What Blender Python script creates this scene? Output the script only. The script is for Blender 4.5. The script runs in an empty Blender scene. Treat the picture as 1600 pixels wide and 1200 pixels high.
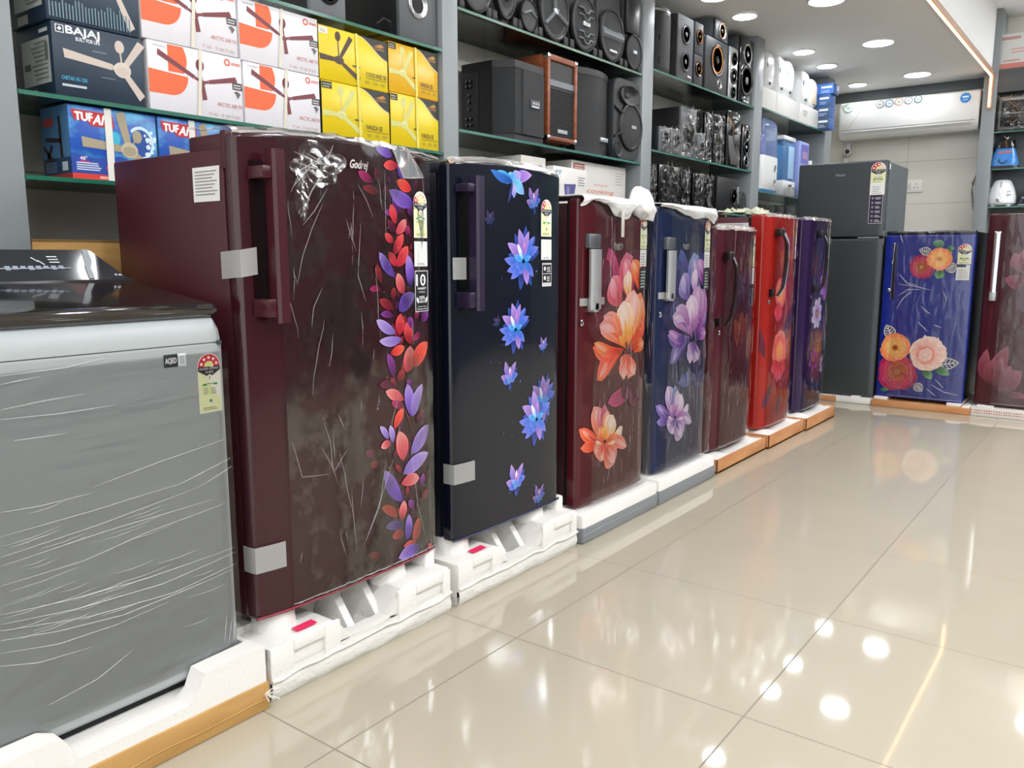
import bpy, bmesh, math, random
from mathutils import Vector, Matrix, noise
R = math.radians
PI = math.pi
random.seed(7)
scene = bpy.context.scene
C = scene.collection

# ------------------------------------------------------------------ camera, world, exposure
FPX, PITCH, YAW, CAMH = 1283.0, math.atan(200 / 1283.0), math.atan(982 / math.hypot(1283.0, 200)), 1.15
cam_data = bpy.data.cameras.new('camera')
cam_data.lens = FPX / 1600 * 36
cam_data.sensor_width = 36
cam_data.clip_start = 0.02
cam = bpy.data.objects.new('camera', cam_data)
C.objects.link(cam)
cam.location = (0, 0, CAMH)
cam.rotation_euler = (PI / 2 - PITCH, 0, YAW)
scene.camera = cam

world = bpy.data.worlds.new('world')
scene.world = world
world.use_nodes = True
world.node_tree.nodes['Background'].inputs[0].default_value = (0.93, 0.97, 1.0, 1)
world.node_tree.nodes['Background'].inputs[1].default_value = 1.7

scene.view_settings.view_transform = 'Standard'
scene.view_settings.look = 'None'
scene.view_settings.gamma = 1
scene.view_settings.use_curve_mapping = False
scene.view_settings.exposure = 0.0
LAMP = 36.5      # radiance of the downlight diffusers

# ------------------------------------------------------------------ measuring: a sight line meets a real plane
_fw = Vector((-math.sin(YAW) * math.cos(PITCH), math.cos(YAW) * math.cos(PITCH), -math.sin(PITCH)))
_rt = Vector((math.cos(YAW), math.sin(YAW), 0))
_up = _rt.cross(_fw)
def ray(u, v): return _rt * ((u - 800) / FPX) + _up * ((600 - v) / FPX) + _fw
def on_x(u, v, x):
    d = ray(u, v); k = x / d.x
    return d.y * k, CAMH + d.z * k
def on_y(u, v, y):
    d = ray(u, v); k = y / d.y
    return d.x * k, CAMH + d.z * k

# ------------------------------------------------------------------ colours and materials
def lin(h):
    h = h.lstrip('#'); o = []
    for i in (0, 2, 4):
        c = int(h[i:i + 2], 16) / 255
        o.append(c / 12.92 if c <= 0.04045 else ((c + 0.055) / 1.055) ** 2.4)
    return tuple(o)
def mixc(a, b, t): return tuple(a[i] * (1 - t) + b[i] * t for i in range(3))
def sc(a, k): return tuple(min(1, c * k) for c in a)

_m = {}
def new_mat(name):
    m = bpy.data.materials.new(name); m.use_nodes = True
    nt = m.node_tree
    return m, nt, nt.nodes['Principled BSDF'], nt.nodes['Material Output']
def P(name, hexc='#808080', rough=0.5, metal=0.0, coat=0.0, spec=0.5, emit=0, ehex=None, bump=0, bscale=50, stretch=None, coatrough=0.03):
    if name in _m: return _m[name]
    m, nt, b, o = new_mat(name)
    b.inputs['Base Color'].default_value = (*lin(hexc), 1)
    b.inputs['Roughness'].default_value = rough
    b.inputs['Metallic'].default_value = metal
    b.inputs['Coat Weight'].default_value = coat
    b.inputs['Coat Roughness'].default_value = coatrough
    b.inputs['Specular IOR Level'].default_value = spec
    if emit:
        b.inputs['Emission Color'].default_value = (*lin(ehex or hexc), 1)
        b.inputs['Emission Strength'].default_value = emit
    if bump:
        tc = nt.nodes.new('ShaderNodeTexCoord'); mp = nt.nodes.new('ShaderNodeMapping')
        nz = nt.nodes.new('ShaderNodeTexNoise'); bp = nt.nodes.new('ShaderNodeBump')
        nt.links.new(tc.outputs['Object'], mp.inputs[0]); nt.links.new(mp.outputs[0], nz.inputs[0])
        if stretch: mp.inputs['Scale'].default_value = stretch
        nz.inputs['Scale'].default_value = bscale; nz.inputs['Detail'].default_value = 4
        bp.inputs['Strength'].default_value = bump; bp.inputs['Distance'].default_value = 0.01
        nt.links.new(nz.outputs[0], bp.inputs['Height']); nt.links.new(bp.outputs[0], b.inputs['Normal'])
    _m[name] = m
    return m
def two_tone(name, h1, h2, scale=6, rough=0.5, stretch=(1, 1, 1), coat=0, bump=0, lo=0.35, hi=0.65):
    """noise mix of two colours"""
    if name in _m: return _m[name]
    m, nt, b, o = new_mat(name)
    tc = nt.nodes.new('ShaderNodeTexCoord'); mp = nt.nodes.new('ShaderNodeMapping'); nz = nt.nodes.new('ShaderNodeTexNoise')
    rp = nt.nodes.new('ShaderNodeValToRGB')
    mp.inputs['Scale'].default_value = stretch
    nz.inputs['Scale'].default_value = scale; nz.inputs['Detail'].default_value = 6
    rp.color_ramp.elements[0].position = lo; rp.color_ramp.elements[1].position = hi
    rp.color_ramp.elements[0].color = (*lin(h1), 1); rp.color_ramp.elements[1].color = (*lin(h2), 1)
    L = nt.links.new
    L(tc.outputs['Object'], mp.inputs[0]); L(mp.outputs[0], nz.inputs[0]); L(nz.outputs[0], rp.inputs[0]); L(rp.outputs[0], b.inputs['Base Color'])
    b.inputs['Roughness'].default_value = rough; b.inputs['Coat Weight'].default_value = coat
    if bump:
        bp = nt.nodes.new('ShaderNodeBump'); bp.inputs['Strength'].default_value = bump; bp.inputs['Distance'].default_value = 0.01
        L(nz.outputs[0], bp.inputs['Height']); L(bp.outputs[0], b.inputs['Normal'])
    _m[name] = m
    return m
def tile_mat(name, base, grout, ax, ay, px, py, ox, oy, gw, rough, bump=0.0):
    """square tiles with thin joints; ax, ay pick the world axes"""
    m, nt, b, o = new_mat(name)
    L = nt.links.new
    g = nt.nodes.new('ShaderNodeNewGeometry'); sp = nt.nodes.new('ShaderNodeSeparateXYZ'); L(g.outputs['Position'], sp.inputs[0])
    def M(op, a, bb=None):
        n = nt.nodes.new('ShaderNodeMath'); n.operation = op
        for i, q in enumerate((a, bb)):
            if q is None: continue
            if isinstance(q, (int, float)): n.inputs[i].default_value = q
            else: L(q, n.inputs[i])
        return n.outputs[0]
    def edge(axis, p, off):
        f = M('FRACT', M('DIVIDE', M('SUBTRACT', sp.outputs[axis], off), p))
        return M('MULTIPLY', M('MINIMUM', f, M('SUBTRACT', 1.0, f)), p)
    d = M('MINIMUM', edge(ax, px, ox), edge(ay, py, oy))
    k = M('LESS_THAN', d, gw)
    nz = nt.nodes.new('ShaderNodeTexNoise'); nz.inputs['Scale'].default_value = 3.0; nz.inputs['Detail'].default_value = 3
    L(g.outputs['Position'], nz.inputs[0])
    rp = nt.nodes.new('ShaderNodeValToRGB'); L(nz.outputs[0], rp.inputs[0])
    c = lin(base)
    rp.color_ramp.elements[0].color = (*sc(c, 0.96), 1); rp.color_ramp.elements[1].color = (*sc(c, 1.04), 1)
    mx = nt.nodes.new('ShaderNodeMix'); mx.data_type = 'RGBA'
    L(k, mx.inputs['Factor']); L(rp.outputs[0], mx.inputs['A']); mx.inputs['B'].default_value = (*lin(grout), 1)
    L(mx.outputs['Result'], b.inputs['Base Color'])
    r = M('ADD', M('MULTIPLY', k, 0.5), rough); L(r, b.inputs['Roughness'])
    return m
def print_mat(name, rough=0.3, coat=0.0, spec=0.5):
    if name in _m: return _m[name]
    m, nt, b, o = new_mat(name)
    a = nt.nodes.new('ShaderNodeAttribute'); a.attribute_name = 'Col'
    nt.links.new(a.outputs['Color'], b.inputs['Base Color'])
    b.inputs['Roughness'].default_value = rough; b.inputs['Coat Weight'].default_value = coat; b.inputs['Specular IOR Level'].default_value = spec
    _m[name] = m
    return m
def film_mat(name, scale=14, stretch=(1, 3, 0.6), strength=0.6, gain=1.0, tint=0.97, haze=0.0, dist=0.006, rough=0.09, cling=0.0):
    """clear plastic film: mostly transparent, glossy by Fresnel, crinkled"""
    if name in _m: return _m[name]
    m, nt, b, o = new_mat(name)
    nt.nodes.remove(b)
    L = nt.links.new
    tr = nt.nodes.new('ShaderNodeBsdfTransparent'); tr.inputs[0].default_value = (tint, tint, tint, 1)
    gl = nt.nodes.new('ShaderNodeBsdfGlossy'); gl.inputs['Roughness'].default_value = rough; gl.inputs[0].default_value = (0.95, 0.95, 0.95, 1)
    tc = nt.nodes.new('ShaderNodeTexCoord'); mp = nt.nodes.new('ShaderNodeMapping'); mp.inputs['Scale'].default_value = stretch
    n1 = nt.nodes.new('ShaderNodeTexNoise'); n1.inputs['Scale'].default_value = scale; n1.inputs['Detail'].default_value = 2.5; n1.inputs['Distortion'].default_value = 0.8
    n2 = nt.nodes.new('ShaderNodeTexVoronoi'); n2.inputs['Scale'].default_value = scale * 0.8; n2.feature = 'F1'
    L(tc.outputs['Object'], mp.inputs[0]); L(mp.outputs[0], n1.inputs[0]); L(mp.outputs[0], n2.inputs['Vector'])
    ad = nt.nodes.new('ShaderNodeMath'); ad.operation = 'ADD'; L(n1.outputs[0], ad.inputs[0]); L(n2.outputs['Distance'], ad.inputs[1])
    bp = nt.nodes.new('ShaderNodeBump'); bp.inputs['Strength'].default_value = strength; bp.inputs['Distance'].default_value = dist
    L(ad.outputs[0], bp.inputs['Height']); L(bp.outputs[0], gl.inputs['Normal'])
    fr = nt.nodes.new('ShaderNodeFresnel'); fr.inputs['IOR'].default_value = 1.45; L(bp.outputs[0], fr.inputs['Normal'])
    mu = nt.nodes.new('ShaderNodeMath'); mu.operation = 'MULTIPLY_ADD'; mu.use_clamp = True
    L(fr.outputs[0], mu.inputs[0]); mu.inputs[1].default_value = gain; mu.inputs[2].default_value = 0.02
    mx = nt.nodes.new('ShaderNodeMixShader'); L(mu.outputs[0], mx.inputs[0]); L(tr.outputs[0], mx.inputs[1]); L(gl.outputs[0], mx.inputs[2])
    if cling:
        n3 = nt.nodes.new('ShaderNodeTexNoise'); n3.inputs['Scale'].default_value = 5; n3.inputs['Detail'].default_value = 7; n3.inputs['Roughness'].default_value = 0.65
        L(tc.outputs['Object'], n3.inputs[0]); mr = nt.nodes.new('ShaderNodeMapRange'); L(n3.outputs[0], mr.inputs[0])
        mr.inputs[1].default_value = 0.47; mr.inputs[2].default_value = 0.56; mr.inputs[3].default_value = 1 - cling; mr.inputs[4].default_value = 1.0
        m4 = nt.nodes.new('ShaderNodeMath'); m4.operation = 'MULTIPLY'; L(mu.outputs[0], m4.inputs[0]); L(mr.outputs[0], m4.inputs[1]); L(m4.outputs[0], mx.inputs[0])
    last = mx
    if haze:
        df = nt.nodes.new('ShaderNodeBsdfDiffuse'); df.inputs[0].default_value = (0.85, 0.85, 0.85, 1)
        m2 = nt.nodes.new('ShaderNodeMixShader'); m2.inputs[0].default_value = haze
        L(mx.outputs[0], m2.inputs[1]); L(df.outputs[0], m2.inputs[2]); last = m2
    L(last.outputs[0], o.inputs[0])
    _m[name] = m
    return m
def glass_mat(name, tint, refl=1.0):
    if name in _m: return _m[name]
    m, nt, b, o = new_mat(name)
    nt.nodes.remove(b)
    L = nt.links.new
    tr = nt.nodes.new('ShaderNodeBsdfTransparent'); tr.inputs[0].default_value = (*tint, 1)
    gl = nt.nodes.new('ShaderNodeBsdfGlossy'); gl.inputs['Roughness'].default_value = 0.03
    fr = nt.nodes.new('ShaderNodeFresnel'); fr.inputs['IOR'].default_value = 1.5
    mu = nt.nodes.new('ShaderNodeMath'); mu.operation = 'MULTIPLY'; mu.use_clamp = True; mu.inputs[1].default_value = refl
    L(fr.outputs[0], mu.inputs[0])
    mx = nt.nodes.new('ShaderNodeMixShader'); L(mu.outputs[0], mx.inputs[0]); L(tr.outputs[0], mx.inputs[1]); L(gl.outputs[0], mx.inputs[2])
    L(mx.outputs[0], o.inputs[0])
    _m[name] = m
    return m

PRINT = print_mat('printed_ink', 0.28)
CARDPRINT = print_mat('printed_card', 0.45)
GLOSSPRINT = print_mat('glossy_print', 0.13, 0.3)
FILM = film_mat('clear_film', 7, (1, 2.4, 0.7), 0.22, 2.5, rough=0.07, cling=0.72)
FILM2 = film_mat('clear_film_smooth', 8, (1, 2.2, 0.6), 0.18, 0.6, rough=0.04)
FILM_TIGHT = film_mat('tight_film', 7, (1, 0.5, 4.5), 0.16, 0.8)
FILM_CRUMPLE = film_mat('crumpled_film', 13, (1, 1, 1), 0.6, 0.7, 0.97, 0.01, rough=0.17)
def fold_mat():
    m, nt, b, o = new_mat('film_fold')
    tr = nt.nodes.new('ShaderNodeBsdfTransparent')
    b.inputs['Base Color'].default_value = (0.85, 0.85, 0.85, 1); b.inputs['Roughness'].default_value = 0.18
    mx = nt.nodes.new('ShaderNodeMixShader'); mx.inputs[0].default_value = 0.25
    nt.links.new(tr.outputs[0], mx.inputs[1]); nt.links.new(b.outputs[0], mx.inputs[2]); nt.links.new(mx.outputs[0], o.inputs[0])
    return m
FOLD = fold_mat()
def tape_mat():
    m, nt, b, o = new_mat('clear_tape')
    tr = nt.nodes.new('ShaderNodeBsdfTransparent')
    b.inputs['Base Color'].default_value = (0.62, 0.62, 0.60, 1); b.inputs['Roughness'].default_value = 0.3
    mx = nt.nodes.new('ShaderNodeMixShader'); mx.inputs[0].default_value = 0.55
    tc = nt.nodes.new('ShaderNodeTexCoord'); w = nt.nodes.new('ShaderNodeTexWave'); w.inputs['Scale'].default_value = 90; w.bands_direction = 'Z'
    nt.links.new(tc.outputs['Object'], w.inputs[0])
    bp = nt.nodes.new('ShaderNodeBump'); bp.inputs['Strength'].default_value = 0.3; bp.inputs['Distance'].default_value = 0.002
    nt.links.new(w.outputs[1], bp.inputs['Height']); nt.links.new(bp.outputs[0], b.inputs['Normal'])
    nt.links.new(tr.outputs[0], mx.inputs[1]); nt.links.new(b.outputs[0], mx.inputs[2]); nt.links.new(mx.outputs[0], o.inputs[0])
    return m
TAPE = tape_mat()

# ------------------------------------------------------------------ mesh builder
_text = {}
KS = (-1, -0.72, -0.46, -0.22, 0, 0.22, 0.46, 0.72, 1)
def text_mesh(s, shear=0.0):
    key = (s, shear)
    if key in _text: return _text[key]
    cu = bpy.data.curves.new('t', 'FONT'); cu.body = s; cu.size = 1.0; cu.shear = shear; cu.resolution_u = 3
    ob = bpy.data.objects.new('t', cu)
    me = bpy.data.meshes.new_from_object(ob)
    vs = [(v.co.x, v.co.y) for v in me.vertices]
    fs = [tuple(p.vertices) for p in me.polygons]
    bpy.data.objects.remove(ob); bpy.data.curves.remove(cu); bpy.data.meshes.remove(me)
    xs = [v[0] for v in vs] or [0, 1]; ys = [v[1] for v in vs] or [0, 1]
    _text[key] = (vs, fs, min(xs), max(xs), min(ys), max(ys))
    return _text[key]

class MB:
    """collects shapes and links them as one mesh object"""
    def __init__(s, x=0.0, m=None, col=None):
        s.v = []; s.f = []; s.fm = []; s.fs = []; s.vc = []; s.x = x; s.m = m; s.L = 0; s.step = 0.00003
    def add(s, vs, fs, m=None, smooth=False, col=None):
        o = len(s.v); s.v += [tuple(v) for v in vs]
        if col is None: col = (1, 1, 1)
        s.vc += list(col) if isinstance(col[0], (tuple, list)) else [col] * len(vs)
        for f in fs:
            s.f.append(tuple(i + o for i in f)); s.fm.append(m or s.m); s.fs.append(smooth)
        return s
    def box(s, x0, y0, z0, x1, y1, z1, m=None, bev=0.0, seg=2):
        if x1 < x0: x0, x1 = x1, x0
        if y1 < y0: y0, y1 = y1, y0
        if z1 < z0: z0, z1 = z1, z0
        if bev <= 0:
            v = [(x, y, z) for x in (x0, x1) for y in (y0, y1) for z in (z0, z1)]
            return s.add(v, [(0, 1, 3, 2), (4, 6, 7, 5), (0, 4, 5, 1), (2, 3, 7, 6), (0, 2, 6, 4), (1, 5, 7, 3)], m)
        bm = bmesh.new(); bmesh.ops.create_cube(bm, size=1)
        for v in bm.verts: v.co = ((x0 + x1) / 2 + v.co.x * (x1 - x0), (y0 + y1) / 2 + v.co.y * (y1 - y0), (z0 + z1) / 2 + v.co.z * (z1 - z0))
        bmesh.ops.bevel(bm, geom=list(bm.edges), offset=min(bev, 0.49 * min(x1 - x0, y1 - y0, z1 - z0)), segments=seg, affect='EDGES', profile=0.5)
        s.bm(bm, m, True); return s
    def bm(s, bm, m=None, smooth=True):
        bm.verts.index_update()
        s.add([v.co[:] for v in bm.verts], [[v.index for v in f.verts] for f in bm.faces], m, smooth); bm.free()
    def prism(s, pts, axis, a0, a1, m=None, smooth=False):
        """extrude a polygon: axis x uses (y,z), y uses (x,z), z uses (x,y)"""
        n = len(pts)
        def mk(p, a): return (a, p[0], p[1]) if axis == 'x' else ((p[0], a, p[1]) if axis == 'y' else (p[0], p[1], a))
        v = [mk(p, a0) for p in pts] + [mk(p, a1) for p in pts]
        f = [tuple(range(n))[::-1], tuple(range(n, 2 * n))] + [(i, (i + 1) % n, n + (i + 1) % n, n + i) for i in range(n)]
        return s.add(v, f, m, smooth)
    def loft(s, rings, m=None, smooth=True, caps=True, close=True):
        n = len(rings[0]); v = [p for r in rings for p in r]; f = []
        for k in range(len(rings) - 1):
            for i in range(n if close else n - 1):
                j = (i + 1) % n; f.append((k * n + i, k * n + j, (k + 1) * n + j, (k + 1) * n + i))
        if caps: f += [tuple(range(n))[::-1], tuple(range((len(rings) - 1) * n, len(rings) * n))]
        return s.add(v, f, m, smooth)
    def lathe(s, prof, cy, cz, m=None, n=24, sy=1.0, sz=1.0, axis='x', cx=0.0, smooth=True):
        """prof (a, r): along the axis at distance a, radius r"""
        rings = []
        for a, r in prof:
            ring = []
            for i in range(n):
                t = 2 * PI * i / n
                if axis == 'x': ring.append((a, cy + r * sy * math.cos(t), cz + r * sz * math.sin(t)))
                else: ring.append((cx + r * sy * math.cos(t), cy + r * sz * math.sin(t), a))
            rings.append(ring)
        return s.loft(rings, m, smooth)
    def tube(s, pts, r, m=None, n=8, caps=True, flat=1.0):
        pts = [Vector(p) for p in pts]; rings = []
        for i, p in enumerate(pts):
            d = (pts[min(i + 1, len(pts) - 1)] - pts[max(i - 1, 0)]).normalized()
            u = d.cross(Vector((0, 0, 1)))
            if u.length < 0.05: u = d.cross(Vector((0, 1, 0)))
            u.normalize(); w = u.cross(d).normalized()
            rr = r[i] if isinstance(r, (list, tuple)) else r
            rings.append([tuple(p + (u * math.cos(2 * PI * k / n) + w * math.sin(2 * PI * k / n) * flat) * rr) for k in range(n)])
        return s.loft(rings, m, True, caps)
    def grid(s, nu, nv, fn, m=None, col=None, smooth=True):
        v = [fn(i / nu, j / nv) for j in range(nv + 1) for i in range(nu + 1)]
        f = [(j * (nu + 1) + i, j * (nu + 1) + i + 1, (j + 1) * (nu + 1) + i + 1, (j + 1) * (nu + 1) + i) for j in range(nv) for i in range(nu)]
        return s.add(v, f, m, smooth, col)
    # ---- flat artwork on the plane x = const, (y to the right, z up)
    def lay(s):
        s.L += 1; return s.x + s.L * s.step
    def poly(s, pts, col, m=None):
        x = s.lay()
        a = sum(pts[i][0] * pts[(i + 1) % len(pts)][1] - pts[(i + 1) % len(pts)][0] * pts[i][1] for i in range(len(pts)))
        if a < 0: pts = pts[::-1]
        return s.add([(x, p[0], p[1]) for p in pts], [tuple(range(len(pts)))], m, False, lin(col) if isinstance(col, str) else col)
    def rect(s, y0, z0, y1, z1, col, m=None): return s.poly([(y0, z0), (y1, z0), (y1, z1), (y0, z1)], col, m)
    def disc(s, cy, cz, r, col, rz=None, n=20, a0=0, a1=2 * PI, m=None):
        rz = r if rz is None else rz
        pts = [(cy + r * math.cos(a0 + (a1 - a0) * i / n), cz + rz * math.sin(a0 + (a1 - a0) * i / n)) for i in range(n if abs(a1 - a0 - 2 * PI) < 1e-6 else n + 1)]
        return s.poly(pts, col, m)
    def ring(s, cy, cz, r0, r1, col, a0=0, a1=2 * PI, n=24, k=1.0, m=None):
        x = s.lay(); v = []; f = []
        for i in range(n + 1):
            t = a0 + (a1 - a0) * i / n
            v += [(x, cy + r0 * math.cos(t), cz + r0 * k * math.sin(t)), (x, cy + r1 * math.cos(t), cz + r1 * k * math.sin(t))]
        for i in range(n): f.append((2 * i, 2 * i + 1, 2 * i + 3, 2 * i + 2))
        return s.add(v, f, m, False, lin(col))
    def star(s, cy, cz, r, col):
        return s.poly([(cy + (r if i % 2 == 0 else r * 0.42) * math.cos(PI / 2 + i * PI / 5), cz + (r if i % 2 == 0 else r * 0.42) * math.sin(PI / 2 + i * PI / 5)) for i in range(10)], col)
    def text(s, t, y, z, h, col, w=None, shear=0.0, bold=0, align='L', rot=0.0, m=None):
        """left bottom at (y,z), capital height h, optional total width w"""
        vs, fs, x0, x1, y0, y1 = text_mesh(t, shear)
        k = h / 0.70; kx = k if w is None else w / max(1e-6, x1 - x0)
        wid = (x1 - x0) * kx
        if align == 'C': y -= wid / 2
        if align == 'R': y -= wid
        cr, sr = math.cos(rot), math.sin(rot)
        for b in ([(0, 0)] if not bold else [(-bold, 0), (bold, 0), (0, bold), (0, -bold)]):
            x = s.lay(); pv = []
            for a, c in vs:
                dy, dz = (a - x0) * kx + b[0] * h, c * k + b[1] * h
                pv.append((x, y + dy * cr - dz * sr, z + dy * sr + dz * cr))
            s.add(pv, fs, m, False, lin(col))
        return s
    def lines(s, y0, z0, y1, z1, n, col, fill=0.5, rnd=0.3):
        """unreadable small print as thin bars"""
        h = (z1 - z0) / n
        for i in range(n):
            e = y1 - (y1 - y0) * random.random() * rnd
            s.rect(y0, z0 + h * i, e, z0 + h * (i + fill), col)
        return s
    def petal(s, b, t, w, c0, c1, c2, bend=0.0, shape=1.0, n=8, edge=1.15, mid=0.85, pw=0.8):
        """a printed petal from b to t, three colours along it, lighter rim and darker vein"""
        x = s.lay(); dy, dz = t[0] - b[0], t[1] - b[1]; ln = math.hypot(dy, dz) or 1e-6
        ny, nz = -dz / ln, dy / ln; v = []; cs = []
        c0, c1, c2 = [lin(c) if isinstance(c, str) else c for c in (c0, c1, c2)]
        for i in range(n + 1):
            q = i / n; hw = w / 2 * max(0.0, math.sin(PI * q ** shape)) ** pw + 0.0003
            bo = bend * ln * math.sin(PI * q)
            col = mixc(c0, c1, q * 2) if q < 0.5 else mixc(c1, c2, q * 2 - 1)
            for k, cc in zip(KS, (edge, 1.06, 0.90, 1.05, mid, 1.05, 0.90, 1.06, edge)):
                v.append((x, b[0] + dy * q + ny * (hw * k + bo), b[1] + dz * q + nz * (hw * k + bo))); cs.append(sc(col, cc))
        f = [(i * 9 + j, i * 9 + j + 1, i * 9 + j + 10, i * 9 + j + 9) for i in range(n) for j in range(8)]
        f = [q[::-1] for q in f]
        return s.add(v, f, None, False, cs)
    def warp(s, fn):
        s.v = [fn(*p) for p in s.v]; return s
    def build(s, name, parent=None, mat=None, sharp=38):
        me = bpy.data.meshes.new(name)
        me.from_pydata(s.v, [], s.f)
        mats = []
        for i, p in enumerate(me.polygons):
            m = mat or s.fm[i]
            if m not in mats: mats.append(m); me.materials.append(m)
            p.material_index = mats.index(m); p.use_smooth = s.fs[i]
        at = me.color_attributes.new('Col', 'FLOAT_COLOR', 'POINT')
        flat = []
        for c in s.vc: flat += [c[0], c[1], c[2], 1.0]
        at.data.foreach_set('color', flat)
        if any(s.fs): me.set_sharp_from_angle(angle=R(sharp))
        me.validate()
        ob = bpy.data.objects.new(name, me); C.objects.link(ob)
        if parent: ob.parent = parent
        return ob

def thing(name, label, cat, loc=(0, 0, 0), rz=0.0, group=None):
    o = bpy.data.objects.new(name, None); C.objects.link(o)
    o.empty_display_size = 0.05; o.location = loc; o.rotation_euler = (0, 0, rz)
    o['label'] = label; o['category'] = cat
    if group: o['group'] = group
    return o
def tag(o, label, cat, group=None):
    o['label'] = label; o['category'] = cat
    if group: o['group'] = group
    return o
def struct(o):
    o['kind'] = 'structure'; return o
def copy_thing(src, loc, label, rz=None, group=None):
    r = src.copy(); C.objects.link(r); r.location = loc; r['label'] = label
    if rz is not None: r.rotation_euler = (0, 0, rz)
    if group: r['group'] = group
    for ch in list(src.children):
        c = ch.copy(); C.objects.link(c); c.parent = r
        for g in list(ch.children):
            d = g.copy(); C.objects.link(d); d.parent = c
    return r

# ------------------------------------------------------------------ the room
XW, YB, XR, YF = -2.80, 9.05, 3.2, -2.6        # left wall, back wall, right wall, shop front
CZ, CZ2, XC = 2.79, 3.32, -1.22                # low ceiling, raised ceiling, the step between them
M_FLOOR = tile_mat('floor_tile', '#b5ad9a', '#857e6f', 0, 1, 0.716, 0.716, -0.692, 1.885, 0.0022, 0.05)
M_FLOOR.node_tree.nodes['Principled BSDF'].inputs['Specular IOR Level'].default_value = 0.62
M_TILE_B = tile_mat('wall_tile_back', '#dcd9ce', '#aaa594', 0, 2, 0.62, 0.41, -1.93, 2.07, 0.0022, 0.16)
M_TILE_L = tile_mat('wall_tile_left', '#d9d7ce', '#9d9a8c', 1, 2, 0.62, 0.31, 0.99, 1.41, 0.0022, 0.2)
M_CEIL = P('ceiling_paint', '#efefee', 0.9)
M_WHITE = P('white_paint', '#f2f2f1', 0.8)
M_GREYLAM = P('grey_laminate', '#8b9193', 0.4)
M_GREYDK = P('dark_grey_laminate', '#565b5e', 0.45)
M_PANELR = P('unseen_panel_grey', '#5a5856', 0.8)

struct(MB(m=M_FLOOR).box(XW - 0.1, YF, -0.1, XR + 0.1, YB + 0.1, 0).build('floor'))
struct(MB(m=M_CEIL).box(XW - 0.1, YF, CZ, XC, YB, CZ + 0.08).build('ceiling'))
struct(MB(m=M_WHITE).box(XC - 0.06, YF, CZ2, XR + 0.1, YB + 0.1, CZ2 + 0.08).build('ceiling_raised'))
struct(MB(m=M_WHITE).box(XC - 0.06, YF, CZ + 0.08, XC, YB, CZ2).build('trim_1'))
struct(MB(m=M_TILE_L).box(XW - 0.1, YF, 0, XW, YB, CZ).build('wall_left'))
struct(MB(m=M_TILE_B).box(XW - 0.1, YB, 0, XR + 0.1, YB + 0.1, CZ2).build('wall_back'))
struct(MB(m=M_WHITE).box(XR, YF, 0, XR + 0.1, YB, CZ2).build('wall_right'))
struct(MB(m=M_PANELR).box(XR - 0.35, YF + 0.2, 0, XR - 0.002, YB - 0.01, 2.45).build('unseen_dark_panel'))  # unseen dark panel, added to keep the reflections in the fridge doors dim
struct(MB(m=M_GREYDK).box(XW, YB - 0.03, 2.70, XC, YB - 0.001, CZ - 0.001).build('back_dark_band'))  # dark grey band along the top of the back wall

# the pillar at the ceiling step and the LED strip that turns down it
struct(MB(m=M_GREYLAM).box(-1.275, 8.76, 0, -1.165, YB - 0.001, CZ2 - 0.001, bev=0.004).build('trim_3'))
t = thing('led_strip', 'thin warm glowing strip along the ceiling step turning down the grey pillar', 'light strip', (XC, 8.75, CZ - 0.03))
M_LED = P('led_glow', '#ffd9b0', 0.4, emit=9.0, ehex='#ffc791')
M_LEDCH = P('led_channel', '#b08d76', 0.5)
o = MB(m=M_LEDCH)
o.box(-0.012, YF + 0.1 - 8.75, -0.012, 0.022, -0.012, 0.030 - 0.001); o.box(-0.014, -0.012, -0.30, 0.022, 0.008, 0.029)
o.build('channel', t)
o = MB(m=M_LED)
o.box(-0.004, YF + 0.1 - 8.75, -0.018, 0.010, -0.016, -0.012); o.box(-0.004, -0.018, -0.28, 0.010, -0.012, -0.012)
o.build('diffuser', t)

# downlights
M_DIFF = P('lamp_diffuser', '#ffffff', 0.5, emit=LAMP, ehex='#f6f9ff')
M_RIM = P('lamp_rim', '#f4f4f4', 0.4)
M_DIFF2 = P('broad_lamp_diffuser', '#ffffff', 0.5, emit=LAMP * 1.5, ehex='#f6f9ff')
def downlight(x, y, z, r, label, group, md=None):
    t = thing('downlight', label, 'ceiling light', (x, y, z), 0, group)
    MB(m=M_RIM).lathe([(-0.0005, r * 1.12), (-0.010, r * 1.08), (-0.012, r * 0.99), (-0.004, r * 0.97)], 0, 0, axis='z', n=28).build('rim', t)
    MB(m=md or M_DIFF).lathe([(-0.006, r * 0.97), (-0.0128, r * 0.95)], 0, 0, axis='z', n=28).build('diffuser', t)
    return t
GA, GB, GC = 'larger downlights of the low ceiling', 'smaller downlights of the low ceiling', 'downlights of the raised ceiling'
for i, y in enumerate((8.47, 7.06, 5.72)):
    downlight(-1.775, y, CZ, 0.11, ['large round white downlight over the blue flowered fridge, nearest the back wall',
              'large round white downlight midway along the glowing ceiling strip', 'large round white downlight cut by the top of the picture'][i], GA)
for y in (4.35, 2.95, 1.55, 0.15, -1.3): downlight(-1.775, y, CZ, 0.11, 'large round white downlight above and behind the camera', GA)
for y, l in ((8.615, 'small round downlight just in front of the white air conditioner'), (7.625, 'small round downlight above the stack of blue cartons'),
             (7.0, 'small round downlight above the white water heaters'), (5.741, 'small round downlight over the tall glossy speaker'), (5.22, 'small round downlight over the orange-coned speakers')):
    downlight(-2.33, y, CZ, 0.08, l, GB)
for y in (3.9, 2.9, 1.9, 0.9): downlight(-2.33, y, CZ, 0.08, 'small round downlight over the near shelves', GB)
downlight(-0.42, 8.85, CZ2, 0.12, 'round raised-ceiling downlight by the back wall, mirrored at the right of the floor', GC)
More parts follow.
